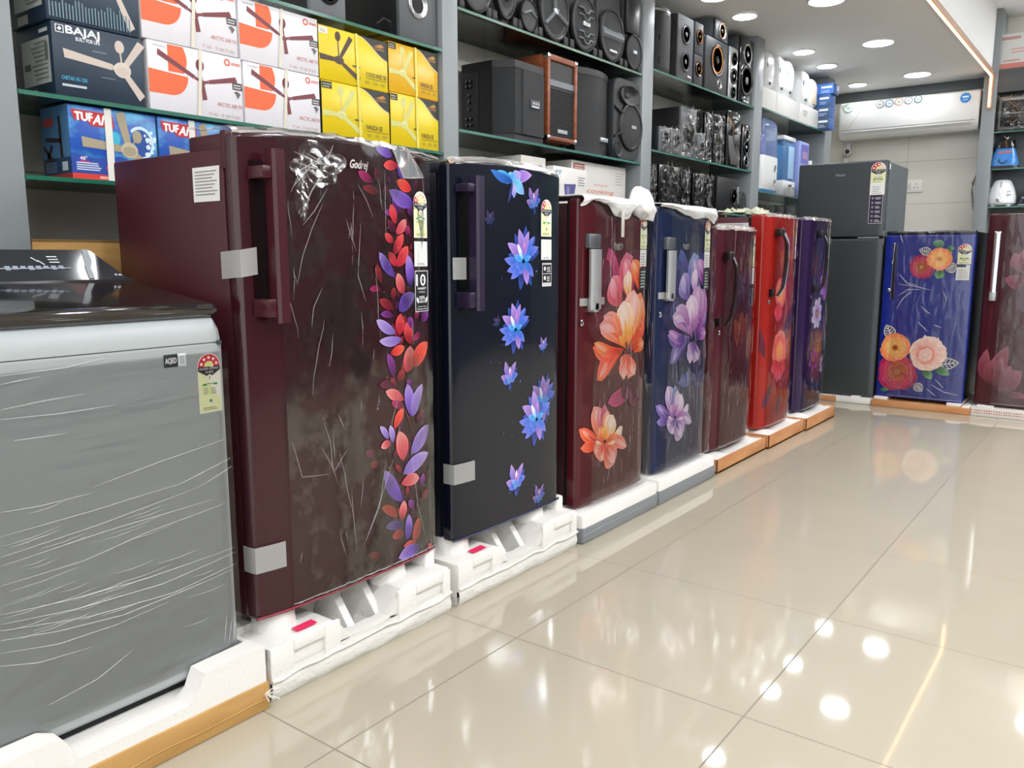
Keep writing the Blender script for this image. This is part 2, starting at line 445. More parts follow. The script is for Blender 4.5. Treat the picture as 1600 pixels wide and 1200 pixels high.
for x in (0.7, 2.0):
    for y in (-1.2, 0.8, 2.8, 4.8, 6.8, 8.3): downlight(x, y, CZ2, 0.27, 'broad round lamp in the raised ceiling out of the frame', GC, M_DIFF2)

# ------------------------------------------------------------------ shelving along the left wall
XS = -2.45
M_GLASS = glass_mat('shelf_glass', (0.93, 0.97, 0.955), 0.8)
M_GEDGE = P('glass_edge', '#1f6a54', 0.12, spec=0.6)
M_GEDGE2 = P('glass_edge_pale', '#4c7c72', 0.12, spec=0.6)
def upright(y0, y1, label):
    o = MB(m=M_GREYLAM)
    o.box(XW + 0.002, y0, 0.001, XS, y1, CZ - 0.002, bev=0.003)
    o = o.build('shelf_upright'); o['kind'] = 'structure'
    return tag(o, label, 'shelf pillar', 'grey uprights of the wall shelving')
upright(0.60, 1.035, 'wide grey shelf upright at the left edge of the picture')
upright(2.75, 2.85, 'grey shelf upright between the yellow fan cartons and the big loudspeakers')
upright(4.525, 4.655, 'grey shelf upright between the big loudspeakers and the small hi-fi speakers')
upright(6.30, 6.46, 'grey shelf upright between the hi-fi speakers and the white water heaters')
upright(8.08, 8.28, 'grey shelf upright beside the air conditioner')
def shelf(y0, y1, z, label, edge=M_GEDGE, x0=XW + 0.003, x1=XS, name='glass_shelf', rz=0):
    o = MB()
    o.box(x0, y0, z - 0.012, x1, y1, z, M_GLASS)
    b = o
    b.fm = [M_GLASS if abs(i - 0) < 0 else M_GLASS for i in range(len(b.fm))]
    # faces 1.. of the box: -x, +x, -y, +y, -z, +z
    b.fm[1] = edge; b.fm[0] = edge; b.fm[2] = edge; b.fm[3] = edge
    return tag(o.build(name), label, 'glass shelf', 'glass shelves')
B1, B2, B3, B4 = (1.036, 2.749), (2.851, 4.524), (4.656, 6.299), (6.461, 8.079)
shelf(*B1, 1.37, 'lowest green-edged glass shelf, under the blue ocean-printed fan cartons')
shelf(*B1, 1.595, 'green-edged glass shelf under the white and yellow fan cartons')
shelf(*B1, 2.02, 'green-edged glass shelf above the yellow cartons, holding dark speakers')
shelf(*B2, 1.32, 'glass shelf behind the fridges under the white kitchen appliance cartons', M_GEDGE2)
shelf(*B2, 1.705, 'pale glass shelf under the wooden-cased loudspeaker', M_GEDGE2)
shelf(*B2, 2.215, 'glass shelf under the round-faced trolley speakers', M_GEDGE2)
shelf(*B3, 1.46, 'bottom glass shelf under the lowest row of black hi-fi speakers', M_GEDGE2)
shelf(*B3, 1.797, 'middle glass shelf under the film-wrapped hi-fi speakers', M_GEDGE2)
shelf(*B3, 2.27, 'top glass shelf under the orange-coned speakers', M_GEDGE2)
shelf(*B4, 1.40, 'dim glass shelf under the water purifiers, holding dark goods', M_GEDGE2)
shelf(*B4, 1.66, 'glass shelf under the blue-tanked water purifiers', M_GEDGE2)
shelf(*B4, 2.295, 'glass shelf under the white water heaters', M_GEDGE2)

# ------------------------------------------------------------------ labels used on several appliances
def energy_label(o, y, z, w, h, stars=5, lit=5, head='#f3f1e4'):
    """arched rating label; (y, z) is the lower left corner"""
    r = w / 2; zt = z + h - r
    arch = [(y + r + r * math.cos(PI * i / 14), zt + r * math.sin(PI * i / 14)) for i in range(15)]
    o.poly([(y, z), (y + w, z)] + arch, '#f2f0e6')
    o.rect(y + w * 0.03, z + w * 0.03, y + w * 0.97, zt - 0.1 * w, '#e9ecba')
    if lit >= 5: o.ring(y + r, zt, r * 0.42, r * 0.93, '#cf2030', 0, PI)
    else:
        o.ring(y + r, zt, r * 0.42, r * 0.93, '#efe6d6', 0, PI); o.ring(y + r, zt, r * 0.42, r * 0.93, '#cf2030', PI * (1 - lit / 5), PI)
    for i in range(stars):
        a = PI - PI * (i + 0.5) / stars
        o.star(y + r + r * 0.68 * math.cos(a), zt + r * 0.68 * math.sin(a), r * 0.17, '#ffffff' if i < lit else '#e0b070')
    o.disc(y + r, zt, r * 0.42, '#e6e79f', a0=0, a1=PI)
    o.poly([(y + 0.02 * w, zt), (y + 0.98 * w, zt), (y + 0.98 * w, zt - 0.15 * w), (y + r, zt - 0.42 * w), (y + 0.02 * w, zt - 0.15 * w)], '#26262a')
    o.text('POWER SAVINGS', y + r, zt - 0.12 * w, 0.085 * w, '#f4f4f4', w=0.82 * w, align='C')
    o.text('GUIDE', y + r, zt - 0.25 * w, 0.085 * w, '#f4f4f4', w=0.34 * w, align='C')
    o.disc(y + r, zt - 0.42 * w, 0.12 * w, '#f4f2e0'); o.rect(y + r - 0.015 * w, zt - 0.5 * w, y + r + 0.015 * w, zt - 0.36 * w, '#33332e')
    zz = zt - 0.72 * w
    o.rect(y + 0.18 * w, zz, y + 0.82 * w, zz + 0.08 * w, '#3f9c5a'); o.rect(y + 0.36 * w, zz, y + 0.66 * w, zz + 0.05 * w, '#e9ecba')
    o.lines(y + 0.2 * w, z + 0.32 * h, y + 0.45 * w, zz - 0.06 * w, 4, '#8d9070', 0.35)
    o.lines(y + 0.52 * w, z + 0.32 * h, y + 0.8 * w, zz - 0.06 * w, 4, '#8d9070', 0.35)
    o.disc(y + r, z + 0.2 * h, 0.06 * w, '#5d7f96'); o.lines(y + 0.15 * w, z + 0.05 * h, y + 0.85 * w, z + 0.11 * h, 2, '#9a9c7c', 0.4)

M_BLACKGLOSS = P('black_gloss', '#0d0e10', 0.12, coat=0.4)
M_BLACKPL = P('black_plastic', '#1b1c1e', 0.38)
M_BLACKMAT = P('black_matte', '#141517', 0.7)
M_CHROME = P('chrome', '#d5d7d9', 0.14, metal=1.0)
M_SILVER = P('silver_plastic', '#b3b6b9', 0.3, metal=0.6)
M_STYRO = P('styrofoam', '#efece6', 0.85, bump=0.25, bscale=90)
M_STYROD = P('styrofoam_wrapped', '#e6e3dc', 0.45, bump=0.9, bscale=16, stretch=(1, 1, 2.2))
M_FOAMSHEET = P('foam_sheet', '#f4f3f0', 0.7, bump=0.2, bscale=30)
M_CARTON = two_tone('carton_brown', '#b58a4c', '#c49a5c', 5, 0.75, (1, 1, 5))
M_CARTON2 = two_tone('carton_orange', '#c0814f', '#cf9664', 4, 0.7, (1, 1, 5))
M_GREYTAPE = P('grey_tape', '#83878a', 0.35)
M_PINK = P('pink_sticker', '#ee2f63', 0.5)

# ------------------------------------------------------------------ fridges
def door_x(W, bulge, pw):
    return lambda y: -bulge * abs(2 * min(1, max(0, y / W)) - 1) ** pw
def make_door(W, z0, z1, T, fx, arch, m, cr=0.02, N=36):
    o = MB(m=m); prof = []
    for i in range(N + 1):
        t = 0.5 - 0.5 * math.cos(PI * i / N); y = t * W
        e = min(y, W - y); c = 0.0
        if e < cr: c = cr - math.sqrt(max(0, cr * cr - (cr - e) ** 2))
        prof.append((fx(y) - c, y))
    prof += [(-T, W), (-T, 0)]
    rings = []
    for z, ins in ((z0, 0.006), (z0 + 0.003, 0.002), (z0 + 0.009, 0), (z0 + 0.011, 0), (z1 - 0.014, 0), (z1 - 0.012, 0), (z1 - 0.004, 0.003), (z1, 0.010)):
        r = []
        for x, y in prof:
            a = arch * (1 - (2 * y / W - 1) ** 2) if z > z1 - 0.02 else 0
            r.append((x - ins if x > -T + 0.001 else x, min(W - ins, max(ins, y)), z + a))
        rings.append(r)
    return o.loft(rings)
def film_sheet(y0, y1, z0, z1, fx, arch=0, W=0.6, off=0.006, amp=0.003, seed=0, m=None, jag=0.006, folds=0, over=0.0):
    o = MB(m=m or FILM)
    def fn(a, b):
        y = y0 + (y1 - y0) * a; zt = z1 + arch * (1 - (2 * y / W - 1) ** 2)
        z = z0 + (zt - z0) * b
        n = noise.noise(Vector((y * 9 + seed, z * 5, seed))) + 0.6 * noise.noise(Vector((y * 34 + seed, z * 11, 3)))
        if b < 0.001 or b > 0.999 or a < 0.001 or a > 0.999: z += jag * noise.noise(Vector((y * 25, z * 25, seed)))
        return (fx(y) + off + amp * n + over * (1 if b > 0.985 else 0), y, z)
    o.grid(46, 70, fn)
    rr = random.Random(seed)
    for k in range(folds):
        y = rr.uniform(y0 + 0.01, y1 - 0.01); z = rr.uniform(z0 + 0.05, z1 - 0.1); ln = rr.choice((0.03, 0.05, 0.09, 0.2)); n = 8; pts = []
        sl = rr.gauss(0, 0.16)
        for i in range(n + 1):
            zz = min(z1 - 0.01, z + ln * i / n)
            yy = min(y1 - 0.002, max(y0 + 0.002, y + sl * ln * i / n + 0.009 * noise.noise(Vector((k * 1.7, zz * 16, seed)))))
            pts.append((fx(yy) + off + amp * 1.2, yy, zz))
        o.tube(pts, [0.0002 + 0.0006 * math.sin(PI * i / n) for i in range(n + 1)], FOLD, 5)
    # gathered hem at the lower edge and the loose top edge
    for zz, a2 in ((z0 + 0.004, 0), (z1 - 0.002, arch)):
        pts = []
        for i in range(60):
            y = y0 + (y1 - y0) * i / 59
            pts.append((fx(y) + off + 0.004 * noise.noise(Vector((y * 60, zz, 1))), y, zz + a2 * (1 - (2 * y / W - 1) ** 2) + 0.004 * noise.noise(Vector((y * 70, zz, 5)))))
        o.tube(pts, [0.0018 + 0.0012 * noise.noise(Vector((i * 0.7, zz, 9))) for i in range(60)], FOLD, 5)
    return o
def creases(o, polys, fx, off=0.009, r=0.0014, m=None):
    """folds of the film along given lines (y, z)"""
    for pl in polys:
        pts = []
        for k in range(len(pl) - 1):
            for i in range(5):
                q = i / 5; y = pl[k][0] * (1 - q) + pl[k + 1][0] * q; z = pl[k][1] * (1 - q) + pl[k + 1][1] * q
                pts.append((fx(y) + off, y, z))
        pts.append((fx(pl[-1][0]) + off, *pl[-1]))
        n = len(pts)
        o.tube(pts, [r * (0.4 + 0.6 * math.sin(PI * i / (n - 1))) for i in range(n)], m or FOLD, 5)
def tape_piece(fx, y0, z0, y1, z1, parent, side=0.0, off=0.008, skew=0.0, name='tape_strip'):
    """tape across the door front; side > 0 also runs back along the left flank"""
    o = MB(m=TAPE); path = []
    if side: path += [(-side, -0.003, 0.0), (-side * 0.6, -0.003, 0.2), (fx(0) - 0.012, -0.003, 0.35)]
    n = 8
    for i in range(n + 1):
        y = y0 + (y1 - y0) * i / n
        path.append((fx(max(0, y)) + off, y, 0.4 + 0.6 * i / n if side else i / n))
    v = []
    for x, y, q in path: v += [(x, y, z0 + skew * (q - 1)), (x, y, z1 + skew * (q - 1))]
    o.add(v, [(2 * i, 2 * i + 2, 2 * i + 3, 2 * i + 1) for i in range(len(path) - 1)], None, True)
    return o.build(name, parent)
def cabinet(W, D, z0, z1, m, T, side=0.0):
    return MB(m=m).box(-D, side, z0, -T - 0.020, W - side, z1, bev=0.008)
def gasket(W, z0, z1, T): return MB(m=M_BLACKMAT).box(-T - 0.021, 0.016, z0 + 0.01, -T - 0.0005, W - 0.012, z1 - 0.012)

# foam and carton bases -------------------------------------------------
def styro_base_open(name, label, loc, W, D):
    """polystyrene packing base with raised ends, ribs and round feet; front at local x = 0.045"""
    t = thing(name, label, 'packing base', loc)
    o = MB(m=M_STYRO); f = 0.045
    ends = ([(0, 0.03), (0.31, 0.03), (0.285, 0.06), (0.262, 0.10), (0.235, 0.135), (0.205, 0.152), (0.0, 0.145)],
            [(W, 0.03), (W, 0.15), (W - 0.17, 0.158), (W - 0.215, 0.15), (W - 0.245, 0.11), (W - 0.27, 0.06), (W - 0.29, 0.03)])
    for e in ends: o.prism(e, 'x', -0.11, f - 0.012)
    lip = [(0.24, 0.02), (W - 0.24, 0.02)] + [(W - 0.24 - (W - 0.48) * k / 12, 0.074 + 0.006 * noise.noise(Vector((k * 0.5, loc[1], 4)))) for k in range(13)]
    o.prism(lip, 'x', -0.02, f - 0.012)
    o.box(-0.16, 0.2, 0.01, -0.02, W - 0.2, 0.03)
    o.box(-D, 0.0, 0.0, -0.11, 0.24, 0.115); o.box(-D, W - 0.24, 0.0, -0.11, W, 0.115); o.box(-D, 0.2, 0.0, -0.17, W - 0.2, 0.115)
    o.box(-D, 0.02, 0.115, -0.16, W - 0.02, 0.198)
    o.box(-0.16, 0.0, 0.10, -0.10, 0.05, 0.165); o.box(-0.16, W - 0.05, 0.10, -0.02, W, 0.205, bev=0.012)
    for y in (0.315, 0.425):                                            # slanting ribs between the ends
        o.prism([(-0.165, 0.198), (-0.13, 0.196), (-0.09, 0.165), (-0.05, 0.115), (-0.015, 0.07), (-0.015, 0.02), (-0.165, 0.02)], 'y', y, y + 0.026)
    o.lathe([(0.14, 0.062), (0.18, 0.058), (0.204, 0.056)], 0.1, 0, axis='z', cx=-0.075, n=24)
    o.lathe([(0.14, 0.062), (0.18, 0.058), (0.204, 0.056)], W - 0.17, 0, axis='z', cx=-0.075, n=24)
    # the two end faces with their sunk hand slots
    for y0, y1 in ((0.0, 0.235), (W - 0.235, W)):
        s0, s1 = (y0 + 0.075, y1 - 0.055) if y0 < 0.1 else (y0 + 0.075, y1 - 0.035)
        o.box(f - 0.014, y0, 0.05, f, s0, 0.147, bev=0.004); o.box(f - 0.014, s1, 0.05, f, y1, 0.147, bev=0.004)
        o.box(f - 0.014, s0, 0.115, f, s1, 0.147, bev=0.004)
    o.build('foam_block', t)
    # bottom wrapped in film
    b = MB(m=M_STYROD)
    def fn(a, q):
        y = W * a; zz = 0.001 + 0.075 * q
        n = noise.noise(Vector((y * 11 + loc[1], zz * 30, 1)))
        e = 0.02 * math.sin(PI * min(1, q + 0.2)) - 0.016 * (1 - q) ** 2
        return (f - 0.006 + e * 0.6 + 0.004 * n, y, zz + 0.006 * noise.noise(Vector((y * 7, loc[1], 2))) * q)
    b.grid(60, 8, fn)
    b.box(-0.015, 0.003, 0.001, f - 0.012, W - 0.003, 0.066)
    b.tube([(f + 0.002, W * i / 24, 0.062 + 0.010 * noise.noise(Vector((i * 0.4, loc[1], 7)))) for i in range(25)], [0.005 + 0.003 * noise.noise(Vector((i, 0, loc[1]))) for i in range(25)], None, 6)
    b.build('wrapped_edge', t)
    s = MB(0.0, M_PINK)
    s.add([(0.022, 0.105, 0.1530), (-0.008, 0.107, 0.1530), (-0.004, 0.172, 0.1560), (0.026, 0.170, 0.1560)], [(0, 3, 2, 1)], M_PINK)
    s.build('pink_sticker', t)
    return t
def styro_base_slab(name, label, loc, W, D, h=0.118, ht=0.066, f=0.05):
    t = thing(name, label, 'packing base', loc)
    o = MB(m=M_STYRO).box(-D, 0, 0.001, f, W, h, bev=0.012)
    o.box(-D * 0.9, 0.06, h - 0.01, -0.02, W - 0.06, h + 0.004)
    o.build('foam_block', t)
    g = MB(m=M_GREYTAPE)
    g.box(-D * 0.6, -0.002, 0.002, f + 0.003, W + 0.002, ht, bev=0.006)
    g.tube([(f + 0.003, W * i / 20, ht * 0.55 + 0.006 * noise.noise(Vector((i * 0.3, loc[1], 3)))) for i in range(21)], 0.0022, None, 5)
    g.build('grey_tape', t)
    return t
def carton_base(name, label, loc, W, D, h=0.075, f=0.06, m=None):
    t = thing(name, label, 'packing base', loc)
    o = MB(m=m or M_CARTON2); w = 0.008
    o.box(-D, 0, 0.001, f, W, 0.012)
    o.box(f - w, 0, 0.001, f, W, h, bev=0.002); o.box(-D, 0, 0.001, f, w, h, bev=0.002); o.box(-D, W - w, 0.001, f, W, h, bev=0.002)
    o.build('carton_tray', t)
    b = MB(m=M_STYRO)
    def fn(a, q):
        y = w + (W - 2 * w) * a; x = f - w - 0.001 - q * 0.16
        hump = 0.022 * max(0, math.sin(a * 3 * PI * 1.0)) ** 2
        return (x, y, h - 0.008 + hump * min(1, q * 2.2) + 0.006 * noise.noise(Vector((y * 16, x * 20, loc[1]))))
    b.grid(60, 10, fn)
    b.box(-D + 0.01, w, 0.012, -0.09, W - w, min(0.104, h + 0.02))
    b.build('foam_insert', t)
    return t

def bow_handle(fx, y, z0, z1, m, stand=0.05, wide=0.03, tilt=0.06):
    """curved bar handle fixed at both ends, its lower end swung towards the hinge side"""
    o = MB(m=m); n = 16; pts = []
    for i in range(n + 1):
        q = i / n
        pts.append((fx(y) + stand * min(1, math.sin(PI * (0.14 + 0.8 * q)) * 1.5), y - tilt * max(0, 0.55 - q) ** 2 * 4, z0 + (z1 - z0) * q))
    rings = []
    for x, yy, z in pts: rings.append([(x - 0.009, yy - wide / 2, z), (x + 0.005, yy - wide / 2, z), (x + 0.009, yy - wide / 4, z), (x + 0.009, yy + wide / 4, z), (x + 0.005, yy + wide / 2, z), (x - 0.009, yy + wide / 2, z)])
    o.loft(rings)
    o.box(fx(y) - 0.002, y - 0.05, z1 - 0.045, fx(y) + stand * 0.7, y + wide / 2, z1 - 0.004, bev=0.004)
    yb = pts[0][1]
    o.box(fx(yb) - 0.002, yb - wide / 2, z0 - 0.004, fx(yb) + stand * 0.5, yb + wide / 2, z0 + 0.04, bev=0.004)
    return o
def lock(fx, y, z):
    o = MB(m=M_CHROME)
    x = fx(y)
    o.lathe([(x - 0.001, 0.013), (x + 0.004, 0.013), (x + 0.006, 0.010), (x + 0.006, 0.006), (x + 0.004, 0.005)], y, z, n=18)
    o.box(x + 0.003, y - 0.001, z - 0.004, x + 0.0065, y + 0.001, z + 0.004, M_BLACKMAT)
    return o

XF = -1.735
def local(Y0, xf=XF, fx=None):
    def f(u, v):
        y, z = on_x(u, v, xf)
        if fx:
            for _ in range(14):
                y2, z2 = on_x(u, v, xf + fx(min(y - Y0, 0.5))); y = 0.5 * y + 0.5 * y2; z = 0.5 * z + 0.5 * z2
        return y - Y0, z
    return f

# ---- nearest fridge: maroon with a vine of violet and red leaves
M_MAROON = P('maroon_gloss', '#37111a', 0.16, coat=0.25, coatrough=0.06)
M_MAROONB = P('maroon_body', '#43141e', 0.42)
M_MAROONH = P('maroon_handle', '#41151e', 0.28)
Y0, W, Z0, Z1 = 1.215, 0.685, 0.205, 1.445
fx = door_x(W, 0.022, 4)
t = thing('refrigerator', 'maroon fridge with violet and red leaf vine on its door, nearest the washing machine', 'fridge', (XF, Y0, 0))
F1 = t; p = local(Y0)
o = cabinet(W, 0.60, 0.20, 1.412, M_MAROONB, 0.055, 0.006)
o.box(-0.22, 0.008, 1.405, -0.062, W - 0.008, 1.447, bev=0.006)
o.box(-0.075, 0.0, 1.36, -0.05, 0.035, 1.452, bev=0.004)
o.build('cabinet', t)
gasket(W, Z0, Z1, 0.055).build('gasket', t)
make_door(W, Z0, Z1, 0.055, fx, 0.018, M_MAROON).build('door', t)
o = MB(m=P('trim_red', '#7d2433', 0.25)); o.tube([(fx(W * i / 20) + 0.001, W * i / 20, Z0 + 0.004) for i in range(21)], 0.004, None, 6); o.build('bottom_trim', t)
# handle: a long bar that stands off the door over a raised dark strip coloured as the channel's shade
o = MB(m=M_MAROONH)
o.prism([(0.016, 0.060), (0.050, 0.056), (0.058, 0.062), (0.058, 0.088), (0.050, 0.094), (0.044, 0.094), (0.044, 0.066), (0.016, 0.066)], 'z', 0.985, 1.405)
o.box(fx(0.06) - 0.004, 0.03, 1.335, 0.048, 0.066, 1.365, bev=0.003); o.box(fx(0.06) - 0.004, 0.03, 1.00, 0.048, 0.066, 1.045, bev=0.003)
o.build('handle', t)
o = MB(m=P('maroon_recess_shade', '#14060a', 0.8, spec=0.1)); o.box(fx(0.05) - 0.001, 0.035, 1.0, fx(0.05) + 0.004, 0.094, 1.38, bev=0.002); o.build('recess_shade', t)
Z = {1: (540, 220, 6.667), 2: (540, 380, 6.667), 3: (540, 540, 6.667), 4: (540, 700, 6.0)}
VIO, VIL = ('#5a3aa0', '#8a62cf', '#b59be6'), ('#7d63b8', '#a58ad8', '#c9b4ec')
RED, PNK, ORG = ('#b4203a', '#dc3c4a', '#f2665e'), ('#c23a4e', '#e0646c', '#f2a09a'), ('#cc2a30', '#ee4a3e', '#f77358')
MAG, DMG, DRD = ('#5e1238', '#962257', '#b93a78'), ('#3e1026', '#5f1a38', '#7a2a48'), ('#5a1420', '#8b2030', '#a83a40')
PUR = ('#4d1650', '#74297c', '#9a4aa8')
leaves = [
 (1,'VIO',300,65,480,160,85),(1,'VIO',600,110,570,400,70),(1,'PUR',490,560,550,770,60),(1,'PUR',665,660,680,790,50),(1,'DMG',300,280,335,450,55),(1,'DRD',165,490,335,545,70),
 (1,'RED',385,255,545,260,85),(1,'RED',690,165,640,340,95),(1,'MAG',120,320,280,430,75),(1,'ORG',525,420,690,510,95),(1,'VIO',445,515,715,660,125),(1,'PUR',400,740,480,745,55),
 (1,'DMG',430,820,500,970,55),(1,'RED',460,660,515,870,62),(1,'PNK',630,820,520,970,75),(1,'RED',400,965,490,1060,58),(1,'RED',600,970,495,1180,72),(1,'MAG',650,880,630,980,50),(1,'DMG',400,460,430,640,60),
 (2,'RED',650,30,530,245,88),(2,'RED',440,90,525,240,62),(2,'VIO',340,95,505,355,78),(2,'VIO',650,120,680,465,78),(2,'DRD',310,215,370,430,48),(2,'PNK',535,310,605,530,78),(2,'VIO',725,525,550,710,115),
 (2,'DRD',340,590,500,690,78),(2,'MAG',240,480,350,480,52),(2,'PUR',355,740,490,760,62),(2,'VIL',310,800,515,940,88),(2,'VIL',340,1020,580,1000,88),(2,'RED',570,730,560,960,78),(2,'DRD',500,460,480,590,45),
 (2,'RED',630,820,690,1060,82),(2,'PUR',650,770,715,890,58),(2,'MAG',720,1010,790,930,52),(2,'PUR',890,720,800,810,75),(2,'ORG',880,1030,700,1290,115),(2,'ORG',610,1080,460,1150,78),(2,'MAG',750,690,740,790,40),
 (3,'PNK',680,0,640,280,105),(3,'PUR',430,80,500,345,62),(3,'DMG',340,410,510,420,72),(3,'PNK',410,475,605,565,95),(3,'MAG',470,590,600,650,72),(3,'DRD',590,250,560,380,60),(3,'ORG',600,650,500,870,62),(3,'PUR',640,360,700,420,52),
 (3,'VIO',640,400,690,740,88),(3,'VIL',815,400,700,740,82),(3,'VIL',350,840,440,970,52),(3,'VIL',455,830,490,1010,50),(3,'PNK',360,1060,460,1000,62),(3,'PNK',550,890,600,1200,112),(3,'VIL',890,825,680,1130,105),(3,'MAG',200,1110,310,1125,62),(3,'DMG',790,700,780,820,60),
 (4,'VIL',800,45,535,240,98),(4,'PNK',700,280,515,335,88),(4,'VIO',360,210,530,505,102),(4,'PNK',545,490,520,680,58),(4,'ORG',330,550,480,640,72),(4,'VIO',365,740,530,730,72),(4,'VIO',590,620,580,860,58),(4,'ORG',690,650,650,890,62),
 (4,'ORG',540,920,670,905,62),(4,'RED',430,830,540,800,68),(4,'VIO',490,1030,720,930,92),(4,'DRD',215,1000,320,1010,62),(4,'PUR',590,490,640,570,52),(4,'DRD',800,400,710,480,52),(4,'PUR',740,240,730,370,42),(4,'DRD',220,150,300,160,60),(4,'RED',800,900,820,950,30)]
o = MB(0.0006, GLOSSPRINT)
rr = random.Random(31)
for i in range(60):                                   # dim leaves behind the bright ones
    v = 280 + 560 * i / 60; q = p(rr.uniform(612, 660), v); a = rr.uniform(0.9, 2.4); l = rr.uniform(0.02, 0.045)
    o.petal(q, (q[0] + l * math.cos(a), q[1] + l * math.sin(a)), l * 0.5, *rr.choice((DMG, DRD, ('#351026', '#4d1a3c', '#5c2a50'))), pw=0.7)
for i in range(12):                                   # thin stems
    v = 330 + 44 * i; o.petal(p(642 + rr.uniform(-8, 8), v + 40), p(636 + rr.uniform(-8, 10), v), 0.0022, '#5a2030', '#6a2838', '#7a3040', rr.uniform(-0.1, 0.1))
for li, (z, k, bx, by, tx, ty, w) in enumerate(leaves):
    o.L = 75 + li % 40
    ox, oy, s = Z[z]
    b, tp = p(ox + tx / s, oy + ty / s), p(ox + bx / s, oy + by / s)
    # width across: pixels are squeezed along the row, so measure it in the plane
    dx, dy = tx - bx, ty - by; ln = math.hypot(dx, dy)
    q0, q1 = p(ox + (bx - dy / ln * w / 2) / s, oy + (by + dx / ln * w / 2) / s), p(ox + (bx + dy / ln * w / 2) / s, oy + (by - dx / ln * w / 2) / s)
    wd = abs((q1[0] - q0[0]) * (tp[1] - b[1]) - (q1[1] - q0[1]) * (tp[0] - b[0])) / (math.hypot(tp[0] - b[0], tp[1] - b[1]) or 1)
    c = globals()[k]
    o.petal(b, tp, wd * 1.22, c[0], c[1], c[2], bend=random.uniform(-0.06, 0.06), shape=random.uniform(0.9, 1.15), edge=1.28, mid=0.8, pw=0.68)
rr = random.Random(4)
for i in range(26):
    q = p(rr.uniform(585, 668), rr.uniform(300, 840)); o.disc(q[0], q[1], 0.0016, rr.choice(('#d8a04a', '#e8b8a0', '#b06ac0')), n=8)
o.warp(lambda x, y, z: (fx(y) + x + 0.0005, y, z)).build('leaf_print', t)
o = MB(0.008, P('silver_script', '#d8d4d0', 0.3, metal=0.2)); q = p(544, 262); o.text('Godrej', q[0], q[1], 0.022, '#ffffff', w=0.066, shear=0.35, bold=0.04)
o.warp(lambda x, y, z: (fx(y) + x, y, z)).build('brand_badge', t)
def sticker_xy(a, b): return a[0], b[1], b[0] - a[0], a[1] - b[1]
o = MB(0.007, CARDPRINT)
a, b = p(645, 298), p(670.5, 372); y, z, w, h = sticker_xy(a, b); energy_label(o, y, z, w, h, 5, 1)
o.warp(lambda x, y, z: (fx(y) + x + 0.001, y, z)).build('energy_label', t)
o = MB(0.007, CARDPRINT)
a, b = p(646.5, 377), p(671, 416); y, z, w, h = sticker_xy(a, b); o.rect(y, z, y + w, z + h, '#e9e9e6')
o.lines(y + 0.2 * w, z + 0.06 * h, y + 0.9 * w, z + 0.16 * h, 2, '#9a9a9a', 0.4)
o.warp(lambda x, y, z: (fx(y) + x + 0.001, y, z)).build('white_sticker', t)
o = MB(0.007, CARDPRINT)
a, b = p(647.5, 423), p(672.5, 486); y, z, w, h = sticker_xy(a, b)
o.rect(y, z, y + w, z + h, '#dcdcda'); o.rect(y + 0.04 * w, z + 0.02 * h, y + 0.96 * w, z + 0.98 * h, '#16171a')
o.text('10', y + 0.44 * w, z + 0.64 * h, 0.27 * h, '#f2f2f2', w=0.7 * w, align='C', bold=0.025)
o.text('YEAR', y + 0.62 * w, z + 0.75 * h, 0.05 * h, '#f2f2f2', w=0.18 * w, align='C')
o.text('WARRANTY', y + w / 2, z + 0.54 * h, 0.055 * h, '#f2f2f2', w=0.66 * w, align='C', bold=0.03)
o.text('COMPRESSOR', y + w / 2, z + 0.46 * h, 0.04 * h, '#d8d8d8', w=0.5 * w, align='C')
o.text('100%', y + w / 2, z + 0.30 * h, 0.085 * h, '#f2f2f2', w=0.42 * w, align='C', bold=0.03)
o.text('GREEN', y + w / 2, z + 0.22 * h, 0.055 * h, '#f2f2f2', w=0.4 * w, align='C', bold=0.03)
for sg in (-1, 1): o.petal((y + w / 2 + sg * 0.26 * w, z + 0.21 * h), (y + w / 2 + sg * 0.4 * w, z + 0.36 * h), 0.14 * w, '#e8e8e8', '#f2f2f2', '#e8e8e8', edge=1, mid=0.8)
o.lines(y + 0.18 * w, z + 0.12 * h, y + 0.82 * w, z + 0.15 * h, 1, '#c8c8c8', 0.5, 0)
o.text('Made Better Within', y + w / 2, z + 0.05 * h, 0.04 * h, '#f2f2f2', w=0.8 * w, align='C')
o.warp(lambda x, y, z: (fx(y) + x + 0.001, y, z)).build('warranty_label', t)
# small printed notice on the left flank
o = MB(m=CARDPRINT)
o.add([(-0.205, 0.0045, 1.37), (-0.088, 0.0045, 1.37), (-0.092, 0.0045, 1.285), (-0.205, 0.0045, 1.285)], [(0, 3, 2, 1)], None, False, lin('#e6e4e0'))
for i in range(8): o.add([(-0.195, 0.0040, 1.36 - i * 0.008), (-0.1 - 0.01 * (i % 3), 0.0040, 1.36 - i * 0.008), (-0.1 - 0.01 * (i % 3), 0.0040, 1.3572 - i * 0.008), (-0.195, 0.0040, 1.3572 - i * 0.008)], [(0, 3, 2, 1)], None, False, lin('#8e8a88'))
o.build('side_notice', t)
tape_piece(fx, -0.0, 1.105, 0.042, 1.172, t, side=0.09, skew=0.012)
tape_piece(fx, 0.0, 0.335, 0.085, 0.405, t, side=0.06)
o = film_sheet(0.105, W - 0.002, Z0 + 0.012, Z1 - 0.004, fx, 0.018, W, 0.007, 0.003, 3, FILM, folds=34)
rel = lambda *pts: [p(*q) for q in pts]
